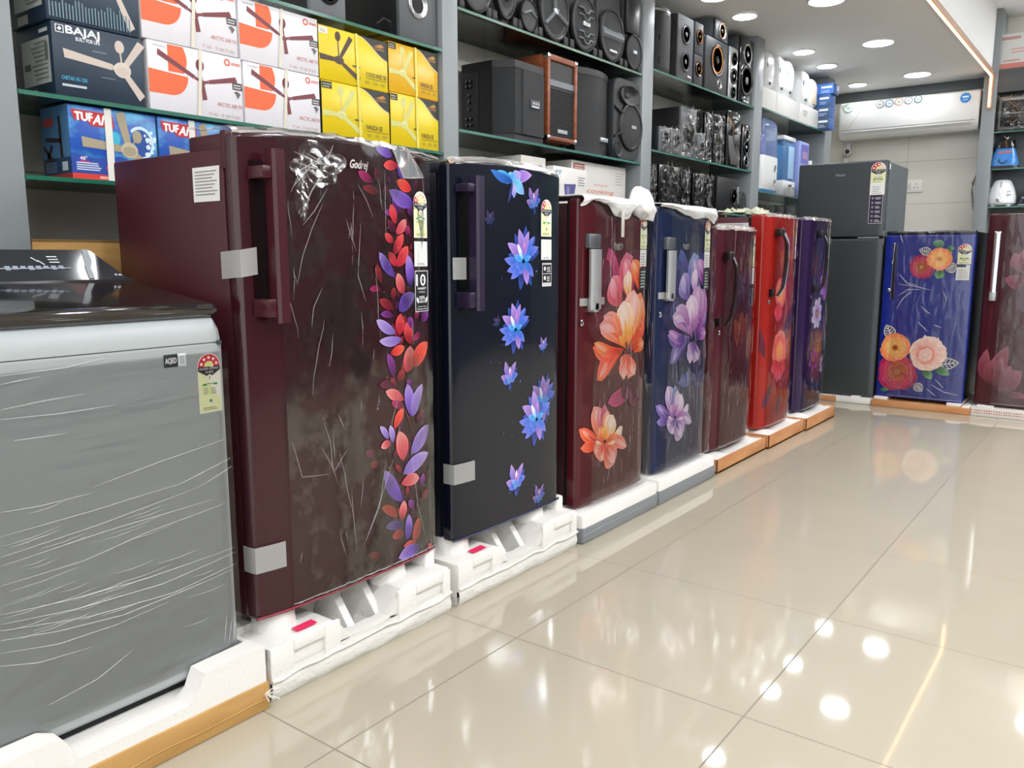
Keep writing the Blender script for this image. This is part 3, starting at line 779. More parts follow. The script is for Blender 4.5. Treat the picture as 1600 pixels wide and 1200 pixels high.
creases(o, [rel((500, 320), (485, 355), (470, 400), (462, 445)), rel((470, 260), (452, 300)), rel((508, 295), (488, 330), (470, 352)), rel((600, 720), (590, 790), (566, 850)), rel((612, 715), (585, 800), (568, 845)),
            rel((640, 700), (652, 790), (668, 850)), rel((500, 700), (520, 735), (540, 700)), rel((455, 690), (470, 745), (512, 740)), rel((500, 450), (487, 480), (484, 510)), rel((560, 350), (556, 430), (568, 470))], fx, 0.009, 0.0009)
o.build('plastic_film', t)
# loose crumpled film over the top left of the door, and a folded flap at the right
def crumple(o, cx, cz, ry, rz, seed, fx, off=0.012, m=None, squash=1.0):
    def fn(a, b):
        an = 2 * PI * a; rr = b * (0.75 + 0.35 * noise.noise(Vector((math.cos(an) * 1.3, math.sin(an) * 1.3, seed))))
        y = cx + ry * rr * math.cos(an); z = cz + rz * rr * math.sin(an)
        return (fx(y) + off + 0.008 * abs(noise.noise(Vector((y * 38, z * 38, seed)))) + 0.003 * noise.noise(Vector((y * 90, z * 90, seed))), y, z)
    o.grid(44, 14, fn, m)
o = MB(m=FILM_CRUMPLE)
q = p(492, 262); crumple(o, q[0], q[1], 0.115, 0.075, 2, fx)
q = p(466, 300); crumple(o, q[0], q[1], 0.03, 0.09, 5, fx)
creases(o, [rel((450, 252), (476, 262), (498, 268)), rel((452, 290), (472, 266), (508, 240)), rel((462, 340), (478, 300), (500, 262)), rel((470, 240), (500, 258), (512, 228)), rel((455, 270), (490, 250)), rel((480, 265), (496, 240)), rel((452, 238), (505, 262))], fx, 0.022, 0.0016)
o.build('crumpled_film', t)
o = MB(m=FILM_CRUMPLE)
a, b, c, d = p(604, 226), p(630, 232), p(660, 278), p(626, 279)
def fl(s_, q):
    y = (a[0] * (1 - s_) + b[0] * s_) * (1 - q) + (d[0] * (1 - s_) + c[0] * s_) * q; z = (a[1] * (1 - s_) + b[1] * s_) * (1 - q) + (d[1] * (1 - s_) + c[1] * s_) * q
    return (fx(y) + 0.014 + 0.004 * noise.noise(Vector((y * 40, z * 20, 1))), y, z)
o.grid(10, 14, fl, film_mat('flap_film', 9, (1, 1, 1), 0.5, 1.3, 0.93, 0.12)); creases(o, [[a, d], [b, c], [d, c]], fx, 0.018, 0.0018)
o.build('film_flap', t)
o = MB(m=FILM_CRUMPLE)
def topfilm(a, b):
    y = -0.02 + (W + 0.03) * b; x = 0.012 - 0.20 * a
    return (x, y, Z1 + 0.006 + 0.018 * (1 - (2 * b - 1) ** 2) + 0.007 * noise.noise(Vector((x * 26, y * 22, 1))) + (0.010 * a) - (0.012 if a < 0.05 else 0))
o.grid(14, 50, topfilm); o.tube([(topfilm(0.02, i / 40)[0], topfilm(0.02, i / 40)[1], topfilm(0.02, i / 40)[2] + 0.002) for i in range(41)], 0.0028, FOLD, 5)
o.build('top_film', t)
styro_base_open('polystyrene_packing', 'white polystyrene base with pink sticker under the maroon leaf-print fridge', (XF, 1.205, 0), 0.70, 0.60)

# ---- second fridge: midnight blue with lotus flowers
M_NAVY = P('navy_gloss', '#0b1120', 0.12, coat=0.3, coatrough=0.05)
M_NAVYB = P('navy_body', '#10141f', 0.4)
Y0, W, Z0, Z1 = 1.985, 0.63, 0.20, 1.447
fx = door_x(W, 0.014, 4); p = local(Y0)
t = thing('refrigerator', 'midnight blue fridge with glowing blue lotus flowers down its door', 'fridge', (XF, Y0, 0)); F2 = t
o = cabinet(W, 0.60, 0.20, 1.415, M_NAVYB, 0.055, 0.006); o.box(-0.22, 0.008, 1.405, -0.062, W - 0.008, 1.445, bev=0.006); o.build('cabinet', t)
gasket(W, Z0, Z1, 0.055).build('gasket', t)
make_door(W, Z0, Z1, 0.055, fx, 0.016, M_NAVY).build('door', t)
o = MB(m=P('navy_trim', '#2b3050', 0.25)); o.tube([(fx(W * i / 20) + 0.001, W * i / 20, Z0 + 0.004) for i in range(21)], 0.004, None, 6); o.build('bottom_trim', t)
M_PLUM = P('plum_handle', '#2a2038', 0.3)
o = MB(m=M_PLUM)
o.prism([(0.016, 0.060), (0.050, 0.056), (0.058, 0.062), (0.058, 0.088), (0.050, 0.094), (0.044, 0.094), (0.044, 0.066), (0.016, 0.066)], 'z', 0.975, 1.40)
o.box(fx(0.06) - 0.004, 0.025, 1.35, 0.048, 0.066, 1.375, bev=0.003); o.box(fx(0.06) - 0.004, 0.025, 0.985, 0.048, 0.066, 1.035, bev=0.003); o.build('handle', t)
o = MB(m=P('navy_recess_shade', '#04050a', 0.8, spec=0.1)); o.box(fx(0.05) - 0.001, 0.03, 0.99, fx(0.05) + 0.004, 0.094, 1.38, bev=0.002); o.build('recess_shade', t)  # near-black strip puts the shade behind the handle into its colour
def lotus(o, cy, cz, r, kind=0, al=1.0, rot=0.0, base='#0b1120'):
    B0, B1, B2 = '#2e7fd0', '#4a6fd6', '#7d86e6'
    L0, L1, L2 = '#5a5fc0', '#9a78cc', '#b79be0'
    D0, D1, D2 = '#141d45', '#26377e', '#3a55b0'
    bg = lin(base)
    def c(h): return mixc(bg, lin(h), al)
    def pt(an, ln, w, cs, bend=0.0, b0=0.06):
        a = R(an) + rot
        o.petal((cy + b0 * r * math.cos(a), cz + b0 * r * math.sin(a)), (cy + ln * r * math.cos(a), cz + ln * r * math.sin(a)), w * r, c(cs[0]), c(cs[1]), c(cs[2]), bend, 0.9, edge=1.3, mid=0.8)
    B, Lc, D = (B0, B1, B2), (L0, L1, L2), (D0, D1, D2)
    if kind == 0:
        for an, ln, w in ((118, 0.95, 0.34), (82, 1.12, 0.32), (48, 0.98, 0.3), (-100, 0.92, 0.34), (-60, 0.9, 0.3), (20, 0.92, 0.3), (165, 0.8, 0.3)): pt(an, ln, w, D)
        for an, ln, w, q in ((176, 0.98, 0.3, B), (200, 0.9, 0.28, B), (-140, 0.85, 0.28, B), (-74, 0.78, 0.32, Lc), (-42, 0.75, 0.28, B), (28, 0.95, 0.30, B), (52, 1.0, 0.24, B), (72, 0.98, 0.30, Lc)): pt(an, ln, w, q, 0.06)
        for an, ln, w, q in ((146, 0.98, 0.34, Lc), (103, 1.02, 0.36, Lc), (205, 0.42, 0.26, B), (-110, 0.45, 0.28, B)): pt(an, ln, w, q, -0.05)
        pt(120, 0.62, 0.16, ('#7fd0f0', '#d8e6f8', '#ffffff')); pt(84, 0.6, 0.22, ('#3f9ae8', '#9a70cc', '#d69ae0')); pt(160, 0.5, 0.2, ('#3fb0f0', '#4a9ae8', '#7db6f0')); pt(20, 0.42, 0.18, ('#2fa0f0', '#4a9ae8', '#7db6f0'))
    else:
        for an, ln, w in ((130, 0.8, 0.3), (40, 0.8, 0.3), (-90, 0.6, 0.3)): pt(an, ln, w, D)
        for an, ln, w, q in ((112, 1.0, 0.36, Lc), (58, 0.98, 0.32, Lc), (165, 0.75, 0.36, Lc), (15, 0.7, 0.34, B), (195, 0.55, 0.34, B), (-20, 0.4, 0.3, B)): pt(an, ln, w, q, 0.05)
        pt(88, 0.62, 0.14, ('#a8d0f0', '#e0e6f8', '#ffffff')); pt(70, 0.48, 0.3, ('#5a9ae0', '#a070cc', '#d69ae0'), 0, -0.3); pt(150, 0.4, 0.26, ('#4a8ae0', '#6a8ae0', '#9ab6f0'), 0, -0.3)
o = MB(0.0006, GLOSSPRINT)
for u, v, r, k, al, rot in ((800, 283, 0.105, 2, 0.85, PI), (834, 318, 0.062, 1, 0.7, 0.1), (817, 408, 0.112, 0, 1, 0), (805, 515, 0.095, 0, 1, 0), (849, 542, 0.042, 1, 0.7, 0), (796, 592, 0.07, 1, 0.85, 0), (848, 628, 0.10, 0, 0.55, -0.2), (838, 655, 0.112, 0, 1, 0), (806, 755, 0.082, 1, 1, 0), (842, 778, 0.06, 1, 0.5, 0), (777, 505, 0.03, 1, 0.15, 0.4), (765, 345, 0.04, 1, 0.12, 0)):
    q = p(u, v); o.L = 10
    if k == 2:
        bg = lin('#0b1120')
        for an, ln, w, cs in ((20, 1.15, 0.4, ('#4a6ad0', '#9a78d8', '#c79be8')), (62, 1.0, 0.42, ('#5aa6e8', '#9aa6e8', '#c8a0e8')), (100, 1.0, 0.4, ('#3fb0f0', '#4aa0e8', '#9ad6f6')), (135, 1.1, 0.36, ('#3a7ad8', '#3a9ae8', '#6ac6f0')), (160, 1.2, 0.3, ('#1c3f90', '#2e6ac0', '#3a7ad0')), (-30, 0.75, 0.42, ('#4ab0d8', '#7ac6f0', '#8a9ae8')), (-80, 0.55, 0.3, ('#8aa6e0', '#b8b0e8', '#6a7ad0')), (-110, 0.8, 0.14, ('#1c2f60', '#3a3f80', '#2a2f60'))):
            a = R(an); tz = min(Z1 - 0.016 - q[1], ln * r * math.sin(a))
            o.petal((q[0], q[1] + 0.0), (q[0] + ln * r * math.cos(a), q[1] + tz), w * r, *cs, 0.05, 0.9, edge=1.25)
    else: lotus(o, q[0], q[1], r, k, al, rot)
rr = random.Random(9)
for i in range(26):
    q = p(rr.uniform(765, 855), rr.uniform(330, 800)); o.star(q[0], q[1], rr.uniform(0.002, 0.005), rr.choice(('#3a5aa0', '#8a9ae0', '#5a6ab0')))
o.warp(lambda x, y, z: (fx(y) + x + 0.0005, min(W - 0.006, y), z)).build('lotus_print', t)
o = MB(0.002, CARDPRINT)
a, b = p(845, 311), p(862, 370); y, z, w, h = sticker_xy(a, b); energy_label(o, y, z, w, h, 5, 2)
o.warp(lambda x, y, z: (fx(y) + x + 0.001, y, z)).build('energy_label', t)
o = MB(0.002, CARDPRINT); a, b = p(845, 374), p(862, 406); y, z, w, h = sticker_xy(a, b); o.rect(y, z, y + w, z + h, '#e9e9e6'); o.lines(y + 0.2 * w, z + 0.06 * h, y + 0.9 * w, z + 0.16 * h, 2, '#9a9a9a', 0.4)
o.warp(lambda x, y, z: (fx(y) + x + 0.001, y, z)).build('white_sticker', t)
o = MB(0.002, CARDPRINT); a, b = p(846.5, 411), p(862, 447); y, z, w, h = sticker_xy(a, b); o.rect(y, z, y + w, z + h, '#cfcfcf')
for zz in (0.16, 0.56): o.rect(y + 0.05 * w, z + zz * h, y + 0.95 * w, z + (zz + 0.37) * h, '#15171b'); o.disc(y + 0.28 * w, z + (zz + 0.2) * h, 0.12 * w, '#e8e8e8', n=10); o.lines(y + 0.5 * w, z + (zz + 0.06) * h, y + 0.88 * w, z + (zz + 0.3) * h, 3, '#e0e0e0', 0.5)
o.warp(lambda x, y, z: (fx(y) + x + 0.001, y, z)).build('warranty_label', t)
tape_piece(fx, 0.004, 1.075, 0.062, 1.145, t)
tape_piece(fx, 0.0, 0.40, 0.095, 0.468, t, side=0.05)
o = MB(m=FILM_CRUMPLE)
def topfilm2(a, b):
    y = -0.006 + (W + 0.012) * b; x = 0.010 - 0.16 * a
    return (x + fx(y) * (1 - a), y, Z1 + 0.005 + 0.016 * (1 - (2 * b - 1) ** 2) + 0.005 * noise.noise(Vector((x * 26, y * 22, 4))) - (0.016 if a < 0.05 else 0))
o.grid(12, 50, topfilm2); o.tube([tuple(Vector(topfilm2(0.08, i / 40)) + Vector((0, 0, 0.001))) for i in range(41)], 0.003, FOLD, 5)
q = p(747, 305); o.lathe([(fx(q[0]) + 0.002, 0.004), (fx(q[0]) + 0.006, 0.012), (fx(q[0]) + 0.003, 0.013)], q[0], q[1], n=12, sz=1.6)
o.build('top_film', t)
styro_base_open('polystyrene_packing', 'white polystyrene base with pink sticker under the blue lotus fridge', (XF, 1.945, 0), 0.72, 0.60)

# ---- third and fourth fridges share a printed bloom; local (y, z) from the third one's door
def px_petals(zone, lst, p):
    ox, oy, s = zone; out = []
    for bx, by, tx, ty, w, c, bend in lst:
        b, tp = p(ox + bx / s, oy + by / s), p(ox + tx / s, oy + ty / s)
        dx, dy = tx - bx, ty - by; ln = math.hypot(dx, dy)
        q0, q1 = p(ox + (bx - dy / ln * w / 2) / s, oy + (by + dx / ln * w / 2) / s), p(ox + (bx + dy / ln * w / 2) / s, oy + (by - dx / ln * w / 2) / s)
        wd = abs((q1[0] - q0[0]) * (tp[1] - b[1]) - (q1[1] - q0[1]) * (tp[0] - b[0])) / (math.hypot(tp[0] - b[0], tp[1] - b[1]) or 1)
        out.append((b, tp, wd, c, bend))
    return out
Y3, W3 = 2.74, 0.565
p3 = local(Y3)
ZA, ZB = (890, 380, 5.454), (890, 580, 5.454)
bloom = px_petals(ZA, [
 (450, 480, 330, 40, 110, 'm', 0.05), (520, 520, 480, 75, 150, 'v', 0.0), (400, 560, 215, 700, 150, 'd', 0.0), (520, 480, 590, 330, 90, 'v', 0), (600, 560, 560, 60, 100, 'd', 0), (330, 520, 300, 120, 110, 'd', 0.0),
 (440, 540, 365, 280, 150, 'k', 0.12), (540, 440, 470, 130, 90, 'k', 0), (590, 400, 535, 140, 95, 'o', -0.1), (510, 480, 500, 230, 70, 'c', 0.1),
 (460, 900, 230, 1170, 130, 'r', -0.1), (440, 900, 195, 890, 150, 'r', 0.1), (520, 920, 640, 640, 130, 'r', 0.1), (540, 930, 640, 850, 100, 'o', 0.1), (500, 900, 610, 420, 160, 'o', -0.05),
 (500, 860, 545, 395, 150, 'p', 0.0), (480, 860, 455, 490, 150, 'c', 0.0), (450, 850, 285, 620, 130, 'q', -0.12), (450, 880, 250, 700, 170, 'q', -0.12), (450, 900, 205, 850, 110, 'o', 0.1),
 (430, 920, 300, 930, 90, 'r', 0), (500, 940, 450, 1160, 120, 's', 0.05), (500, 950, 550, 1120, 90, 's', -0.1), (480, 940, 425, 1030, 60, 's', 0.1),
 (490, 890, 470, 700, 40, 'y', 0), (490, 890, 520, 690, 40, 'y', 0), (480, 900, 415, 790, 40, 'y', 0), (495, 905, 480, 830, 14, 'x', 0), (505, 905, 520, 830, 14, 'x', 0)], p3)
bloom += px_petals(ZB, [
 (560, 60, 320, 270, 110, 'm', 0.08), (540, 30, 560, 300, 120, 'd', 0), (480, 30, 470, 250, 80, 'd', 0),
 (280, 610, 90, 500, 110, 'r', 0.05), (270, 620, 100, 660, 90, 'r', 0), (280, 600, 200, 300, 110, 's', 0), (285, 600, 250, 305, 70, 'k', 0), (285, 600, 290, 280, 70, 'v', 0), (290, 590, 320, 330, 70, 's', 0),
 (300, 590, 365, 370, 110, 'c', 0), (310, 590, 445, 470, 100, 'c', -0.2), (290, 610, 200, 690, 110, 's', 0.1), (280, 620, 265, 770, 90, 's', 0), (290, 620, 480, 640, 120, 's', 0.1), (290, 620, 375, 785, 170, 's', 0), (300, 600, 400, 560, 90, 'o', 0),
 (280, 600, 240, 480, 70, 'o', 0), (280, 590, 300, 470, 60, 'y', 0), (270, 620, 215, 600, 30, 'c', 0), (310, 620, 385, 600, 30, 'c', 0)], p3)
ORANGE = dict(m=('#5a1832', '#a0305c', '#c2507e'), v=('#8a2a3a', '#c04a62', '#c86a86'), d=('#3a0f1c', '#58182e', '#6d2440'), k=('#b03040', '#d85a6a', '#e888a0'), o=('#d8401f', '#ee6a33', '#f59a62'), c=('#f0a050', '#f6d09a', '#fae6d8'),
              p=('#f27a30', '#f9b27a', '#f7c4c0'), q=('#ee6a35', '#f08a6a', '#f2b0b0'), r=('#c02a1a', '#ee4f30', '#f27a5c'), s=('#d8503a', '#ec7a60', '#f2a898'), y=('#e06020', '#f6a040', '#f8c870'), x=('#401010', '#602018', '#80402a'))
VIOLET = dict(m=('#1c2450', '#34407c', '#5a6aa8'), v=('#3a3f7c', '#6a70b0', '#8fa0c8'), d=('#141a3c', '#242c5c', '#343f78'), k=('#5a4a90', '#8a7ab8', '#b4a8d8'), o=('#7a3a90', '#b070b8', '#c890c8'), c=('#c08ac0', '#e0c0dc', '#f0e0ec'),
              p=('#a060a8', '#c890c4', '#d0a8d4'), q=('#8a4a98', '#b884b8', '#d0b8d8'), r=('#3a2a70', '#6a4a98', '#8a78b8'), s=('#6a4a98', '#b08cc0', '#d8c0e0'), y=('#6a3480', '#b070b0', '#d8a0cc'), x=('#141434', '#242450', '#3a3a70'))
def bloom_art(pal, mapf, dy=0.0, dz=0.0):
    o = MB(0.0006, GLOSSPRINT)
    for b, tp, wd, c, bend in bloom:
        o.petal((b[0] + dy, b[1] + dz), (tp[0] + dy, tp[1] + dz), wd, *pal[c], bend, 1.45, edge=1.16, mid=0.88, pw=0.62)
        if c in 'oqpcrsk' and wd > 0.05:
            hi = mixc(lin(pal[c][2]), (1, 0.93, 0.85), 0.35); k = random.uniform(-0.12, 0.12) * wd
            o.petal((b[0] + dy + (tp[0] - b[0]) * 0.2, b[1] + dz + (tp[1] - b[1]) * 0.2), (tp[0] + dy - (tp[0] - b[0]) * 0.07 + k, tp[1] + dz - (tp[1] - b[1]) * 0.07), wd * 0.42, pal[c][1], pal[c][2], hi, bend, 1.3, edge=0.96, mid=1.05, pw=0.7)
            o.petal((b[0] + dy, b[1] + dz), (tp[0] + dy - (tp[0] - b[0]) * 0.35 - k, tp[1] + dz - (tp[1] - b[1]) * 0.35), wd * 0.16, pal[c][0], pal[c][0], pal[c][1], bend)
    return o
def chrome_handle(fx, y, z0, z1):
    o = MB(m=P('bright_handle', '#d9dbdc', 0.28, metal=0.55))
    o.prism([(0.012, y - 0.036), (0.024, y - 0.040), (0.030, y - 0.02), (0.030, y + 0.022), (0.024, y + 0.040), (0.012, y + 0.036)], 'z', z0, z1 - 0.015, None)
    o.box(fx(y) - 0.004, y - 0.042, z1 - 0.012, 0.02, y + 0.042, z1 + 0.045, P('handle_mount', '#7f8288', 0.25, metal=0.5), bev=0.006)
    o.box(fx(y) - 0.004, y - 0.018, z0 - 0.01, 0.03, y + 0.018, z0 + 0.03, bev=0.005)
    return o
def small_labels(t, fx, p, tl, br, lit=2, yw=None):
    """tall thin run: rating label, white slip, dark slip"""
    a, b = p(*tl), p(*br); y, z, w, h = sticker_xy(a, b)
    if yw: y, w = yw
    o = MB(0.002, CARDPRINT); zt = z + h
    energy_label(o, y, zt - h * 0.44, w, h * 0.44, 5, lit)
    o.warp(lambda x, y, z: (fx(y) + x + 0.001, y, z)).build('energy_label', t)
    o = MB(0.002, CARDPRINT); o.rect(y, zt - h * 0.68, y + w, zt - h * 0.45, '#eeeeea'); o.lines(y + 0.15 * w, zt - h * 0.66, y + 0.85 * w, zt - h * 0.48, 5, '#a8a8a4', 0.35)
    o.warp(lambda x, y, z: (fx(y) + x + 0.001, y, z)).build('white_sticker', t)
    o = MB(0.002, CARDPRINT); o.rect(y, z, y + w, zt - h * 0.70, '#20262a'); o.lines(y + 0.15 * w, z + 0.03 * h, y + 0.9 * w, zt - h * 0.72, 6, '#b8c8c0', 0.4)
    o.warp(lambda x, y, z: (fx(y) + x + 0.001, y, z)).build('feature_sticker', t)

def foam_cover(fx, W, D, z1, parent, seed, drops):
    """soft white sheet draped over the top; drops gives the front overhang along the width"""
    o = MB(m=M_FOAMSHEET)
    def drop(b):
        k = b * (len(drops) - 1); i = min(int(k), len(drops) - 2); q = k - i
        q = q * q * (3 - 2 * q)
        return drops[i] * (1 - q) + drops[i + 1] * q
    def fn(b, a):
        y = -0.012 + (W + 0.024) * b
        n = noise.noise(Vector((y * 7, a * 4, seed))); n2 = noise.noise(Vector((y * 22, a * 9, seed + 3)))
        if a < 0.5:
            q = 1 - a / 0.5
            x = -D * q * 0.5 + 0.004; z = z1 + 0.012 + 0.010 * n * (0.4 + q)
        else:
            q = (a - 0.5) / 0.5; d = drop(b)
            x = 0.016 + 0.014 * math.sin(PI * min(1, q * 1.1)) + 0.006 * n2; z = z1 + 0.010 - d * q + 0.004 * n
            x += fx(y) * 0.8
        return (x, y, z)
    o.grid(40, 24, fn)
    ob = o.build('foam_cover', parent)
    md = ob.modifiers.new('thick', 'SOLIDIFY'); md.thickness = 0.004; md.offset = 1
    return ob
M_WINE = P('wine_gloss', '#521a22', 0.17, coat=0.2, coatrough=0.06)
M_BLUEG = P('deep_blue_gloss', '#1c2748', 0.17, coat=0.2, coatrough=0.06)
fx = door_x(W3, 0.012, 6)
def flowered(label, Y0, pal, md, mb_, basel, seed, tl, br, hl, drops, Z1, lk, tapes, ref):
    t = thing('refrigerator', label, 'fridge', (XF, Y0, 0)); p = local(Y0); W = W3; Z0 = 0.125
    o = cabinet(W, 0.60, 0.14, Z1 - 0.02, mb_, 0.055, 0.006); o.box(-0.56, 0.03, 0.122, -0.09, W - 0.03, 0.15, M_BLACKMAT); o.build('cabinet', t)
    gasket(W, Z0, Z1, 0.055).build('gasket', t)
    make_door(W, Z0, Z1, 0.055, fx, 0.0, md).build('door', t)
    o = bloom_art(pal, fx); o.warp(lambda x, y, z: (fx(y) + x + 0.0005, min(W - 0.004, y), z)).build('bloom_print', t)
    a, b = p(*hl[0]), p(*hl[1])
    chrome_handle(fx, (a[0] + b[0]) / 2, b[1], a[1]).build('handle', t)
    q = p(*lk); lock(fx, q[0], q[1]).build('lock', t)
    o = MB(0.001, P('silver_badge', '#c9c9c6', 0.25, metal=0.7)); q = p(*ref); o.ring(q[0], q[1] + 0.006, 0.030, 0.038, '#ffffff', PI * 0.75, PI * 2.2, k=0.5); o.poly([(q[0] - 0.034, q[1] + 0.012), (q[0] + 0.03, q[1] + 0.016), (q[0] + 0.02, q[1] + 0.004), (q[0] + 0.004, q[1] - 0.012), (q[0] - 0.02, q[1] - 0.002)], '#ffffff')
    o.warp(lambda x, y, z: (fx(y) + x, y, z)).build('brand_badge', t)
    small_labels(t, fx, p, tl, br)
    for tp in tapes: tape_piece(fx, *tp, t)
    o = film_sheet(max(0.05, p(*hl[0])[0] - 0.03), W + 0.004, Z0 + 0.02, Z1 - 0.01, fx, 0, W, 0.036, 0.0035, seed, FILM2, folds=60, jag=0.01)
    o.build('plastic_film', t)
    foam_cover(fx, W, 0.6, Z1, t, seed, drops)
    return t
F3 = flowered('wine red fridge with big orange blooms and a loose white foam cover on top', Y3, ORANGE, M_WINE, P('wine_body', '#35161b', 0.4), None, 11, (1001, 338), (1010, 452),
              ((909, 383), (938, 482)), (0.045, 0.018, 0.03, 0.075, 0.085, 0.035, 0.08, 0.085), 1.375, (911, 505), [(0.0, 0.955, 0.17, 0.985)], (966, 386))
o = MB(m=P('strap_white', '#e8e6dc', 0.5)); q = p3(963, 347); o.box(0.030, q[0] - 0.012, q[1] - 0.062, 0.0325, q[0] + 0.012, q[1] + 0.045, bev=0.001); o.build('cover_tie', F3)
o = MB(m=M_FOAMSHEET)                                    # balled end of the sheet at the right corner
q = p3(1000, 318)
def ball(a, b):
    th = 2 * PI * a; ph = PI * b
    r = 0.062 * (1 + 0.22 * noise.noise(Vector((math.cos(th) * 1.6, math.sin(th) * 1.6, ph * 1.3))))
    return (0.0 + r * 0.8 * math.sin(ph) * math.cos(th), q[0] + 1.15 * r * math.sin(ph) * math.sin(th), q[1] + 1.05 * r * math.cos(ph))
o.grid(28, 18, ball); o.build('foam_wad', F3)
F4 = flowered('deep blue fridge with violet blooms and a white foam strip along its top', 3.405, VIOLET, M_BLUEG, P('blue_body', '#141a2c', 0.4), None, 12, (1102, 343), (1109, 452),
              ((1036, 386), (1050, 466)), (0.012, 0.02, 0.045, 0.06, 0.05, 0.075), 1.375, (1033, 492), [(0.0, 0.955, 0.15, 0.985)], (1072, 386))
styro_base_slab('polystyrene_packing', 'white polystyrene slab taped grey under the wine red bloom fridge', (XF, 2.70, 0), 0.645, 0.60)
styro_base_slab('polystyrene_packing', 'white polystyrene slab taped grey under the violet bloom fridge', (XF, 3.362, 0), 0.635, 0.60)

# ---- three round-fronted fridges further along
def rose(o, cy, cz, r, cols, heart, n=6, asp=1.0, seed=1):
    rr = random.Random(seed)
    for ring, (k, cnt) in enumerate(((1.0, n + 2), (0.86, n + 1), (0.68, n), (0.50, n - 1), (0.33, 4))):
        for i in range(cnt):
            a = 2 * PI * (i + rr.uniform(-0.15, 0.15)) / cnt + ring * 0.5; ln = r * k * rr.uniform(0.9, 1.08)
            c = cols[min(ring, len(cols) - 1)]
            o.petal((cy + 0.08 * r * math.cos(a) * asp, cz + 0.08 * r * math.sin(a)), (cy + ln * math.cos(a) * asp, cz + ln * math.sin(a)), r * k * 1.05, *c, rr.uniform(-0.1, 0.1), 1.9, edge=1.32, mid=0.84, pw=0.5)
    o.disc(cy, cz, r * 0.14 * asp, heart, r * 0.14)
    for i in range(7):
        a = 2 * PI * i / 7; o.petal((cy, cz), (cy + 0.24 * r * math.cos(a) * asp, cz + 0.24 * r * math.sin(a)), 0.07 * r, heart, heart, heart)
def daisy(o, cy, cz, r, c, heart, n=8, rot=0.0, seed=1, w=0.52):
    rr = random.Random(seed)
    for i in range(n):
        a = rot + 2 * PI * i / n; ln = r * rr.uniform(0.88, 1.08)
        o.petal((cy + 0.1 * r * math.cos(a), cz + 0.1 * r * math.sin(a)), (cy + ln * math.cos(a), cz + ln * math.sin(a)), r * w, *c, 0.04, 1.3, edge=1.22, mid=0.8, pw=0.6)
    o.disc(cy, cz, r * 0.2, heart); o.ring(cy, cz, 0.16 * r, 0.24 * r, '#8a3a20')
def round_fridge(label, Y0, W, Z1, md, mb_, hm, hpx, lkpx, tl, br, seed, art, Z0=0.105, bulge=0.040, shade=None, ntop=26):
    t = thing('refrigerator', label, 'fridge', (XF, Y0, 0)); fx = door_x(W, bulge, 4); p = local(Y0, XF, fx)
    o = cabinet(W, 0.62, 0.112, Z1 - 0.012, mb_, 0.12, 0.004); o.build('cabinet', t)
    gasket(W, Z0, Z1, 0.12).build('gasket', t)
    make_door(W, Z0, Z1, 0.12, fx, 0.0, md).build('door', t)
    a, b = p(*hpx[0]), p(*hpx[1]); bow_handle(fx, (a[0]), b[1], a[1], hm, 0.055, 0.026).build('handle', t)
    q = p(*lkpx); lock(fx, q[0], q[1]).build('lock', t)
    if art:
        o = MB(0.0006, GLOSSPRINT); art(o, p, W); o.warp(lambda x, y, z: (fx(y) + x + 0.0006, min(W - 0.004, max(0.004, y)), z)).build('flower_print', t)
    small_labels(t, fx, p, tl, br, 2, (W * 0.80, 0.075))
    film_sheet(0.075, W - 0.004, Z0 + 0.012, Z1 - 0.006, fx, 0, W, 0.009, 0.0030, seed, FILM2, folds=30, jag=0.01).build('plastic_film', t)
    o = MB(m=FILM_CRUMPLE)
    def tf(a, b):
        y = 0.01 + (W - 0.02) * b; x = 0.008 - 0.14 * a
        return (x + fx(y), y, Z1 + 0.006 + 0.006 * noise.noise(Vector((x * 30, y * 26, seed))) - (0.02 if a < 0.05 else 0))
    o.grid(10, 40, tf); o.tube([tuple(Vector(tf(0.1, i / 30)) + Vector((0, 0, 0.001))) for i in range(31)], 0.003, FOLD, 5); o.build('top_film', t)
    return t
M_MARO2 = P('plain_maroon_gloss', '#4c1a26', 0.16, coat=0.2, coatrough=0.06)
M_REDG = P('bright_red_gloss', '#9c1f18', 0.16, coat=0.2, coatrough=0.06)
M_PURG = P('purple_gloss', '#2c1a42', 0.15, coat=0.2, coatrough=0.06)
M_DKH = P('dark_brown_handle', '#241418', 0.3)
def art5(o, p, W):
    q = p(1158, 520); c = ('#5a2028', '#7a3430', '#8a4a3a')
    for an in (60, 95, 130): o.petal((q[0], q[1] - 0.1), (q[0] + 0.16 * math.cos(R(an)), q[1] - 0.1 + 0.24 * math.sin(R(an))), 0.09, *c)
    for an in (80, 110): o.petal((q[0] - 0.02, q[1] + 0.1), (q[0] + 0.16 * math.cos(R(an)), q[1] + 0.1 + 0.26 * math.sin(R(an))), 0.08, '#33182e', '#452440', '#523050')
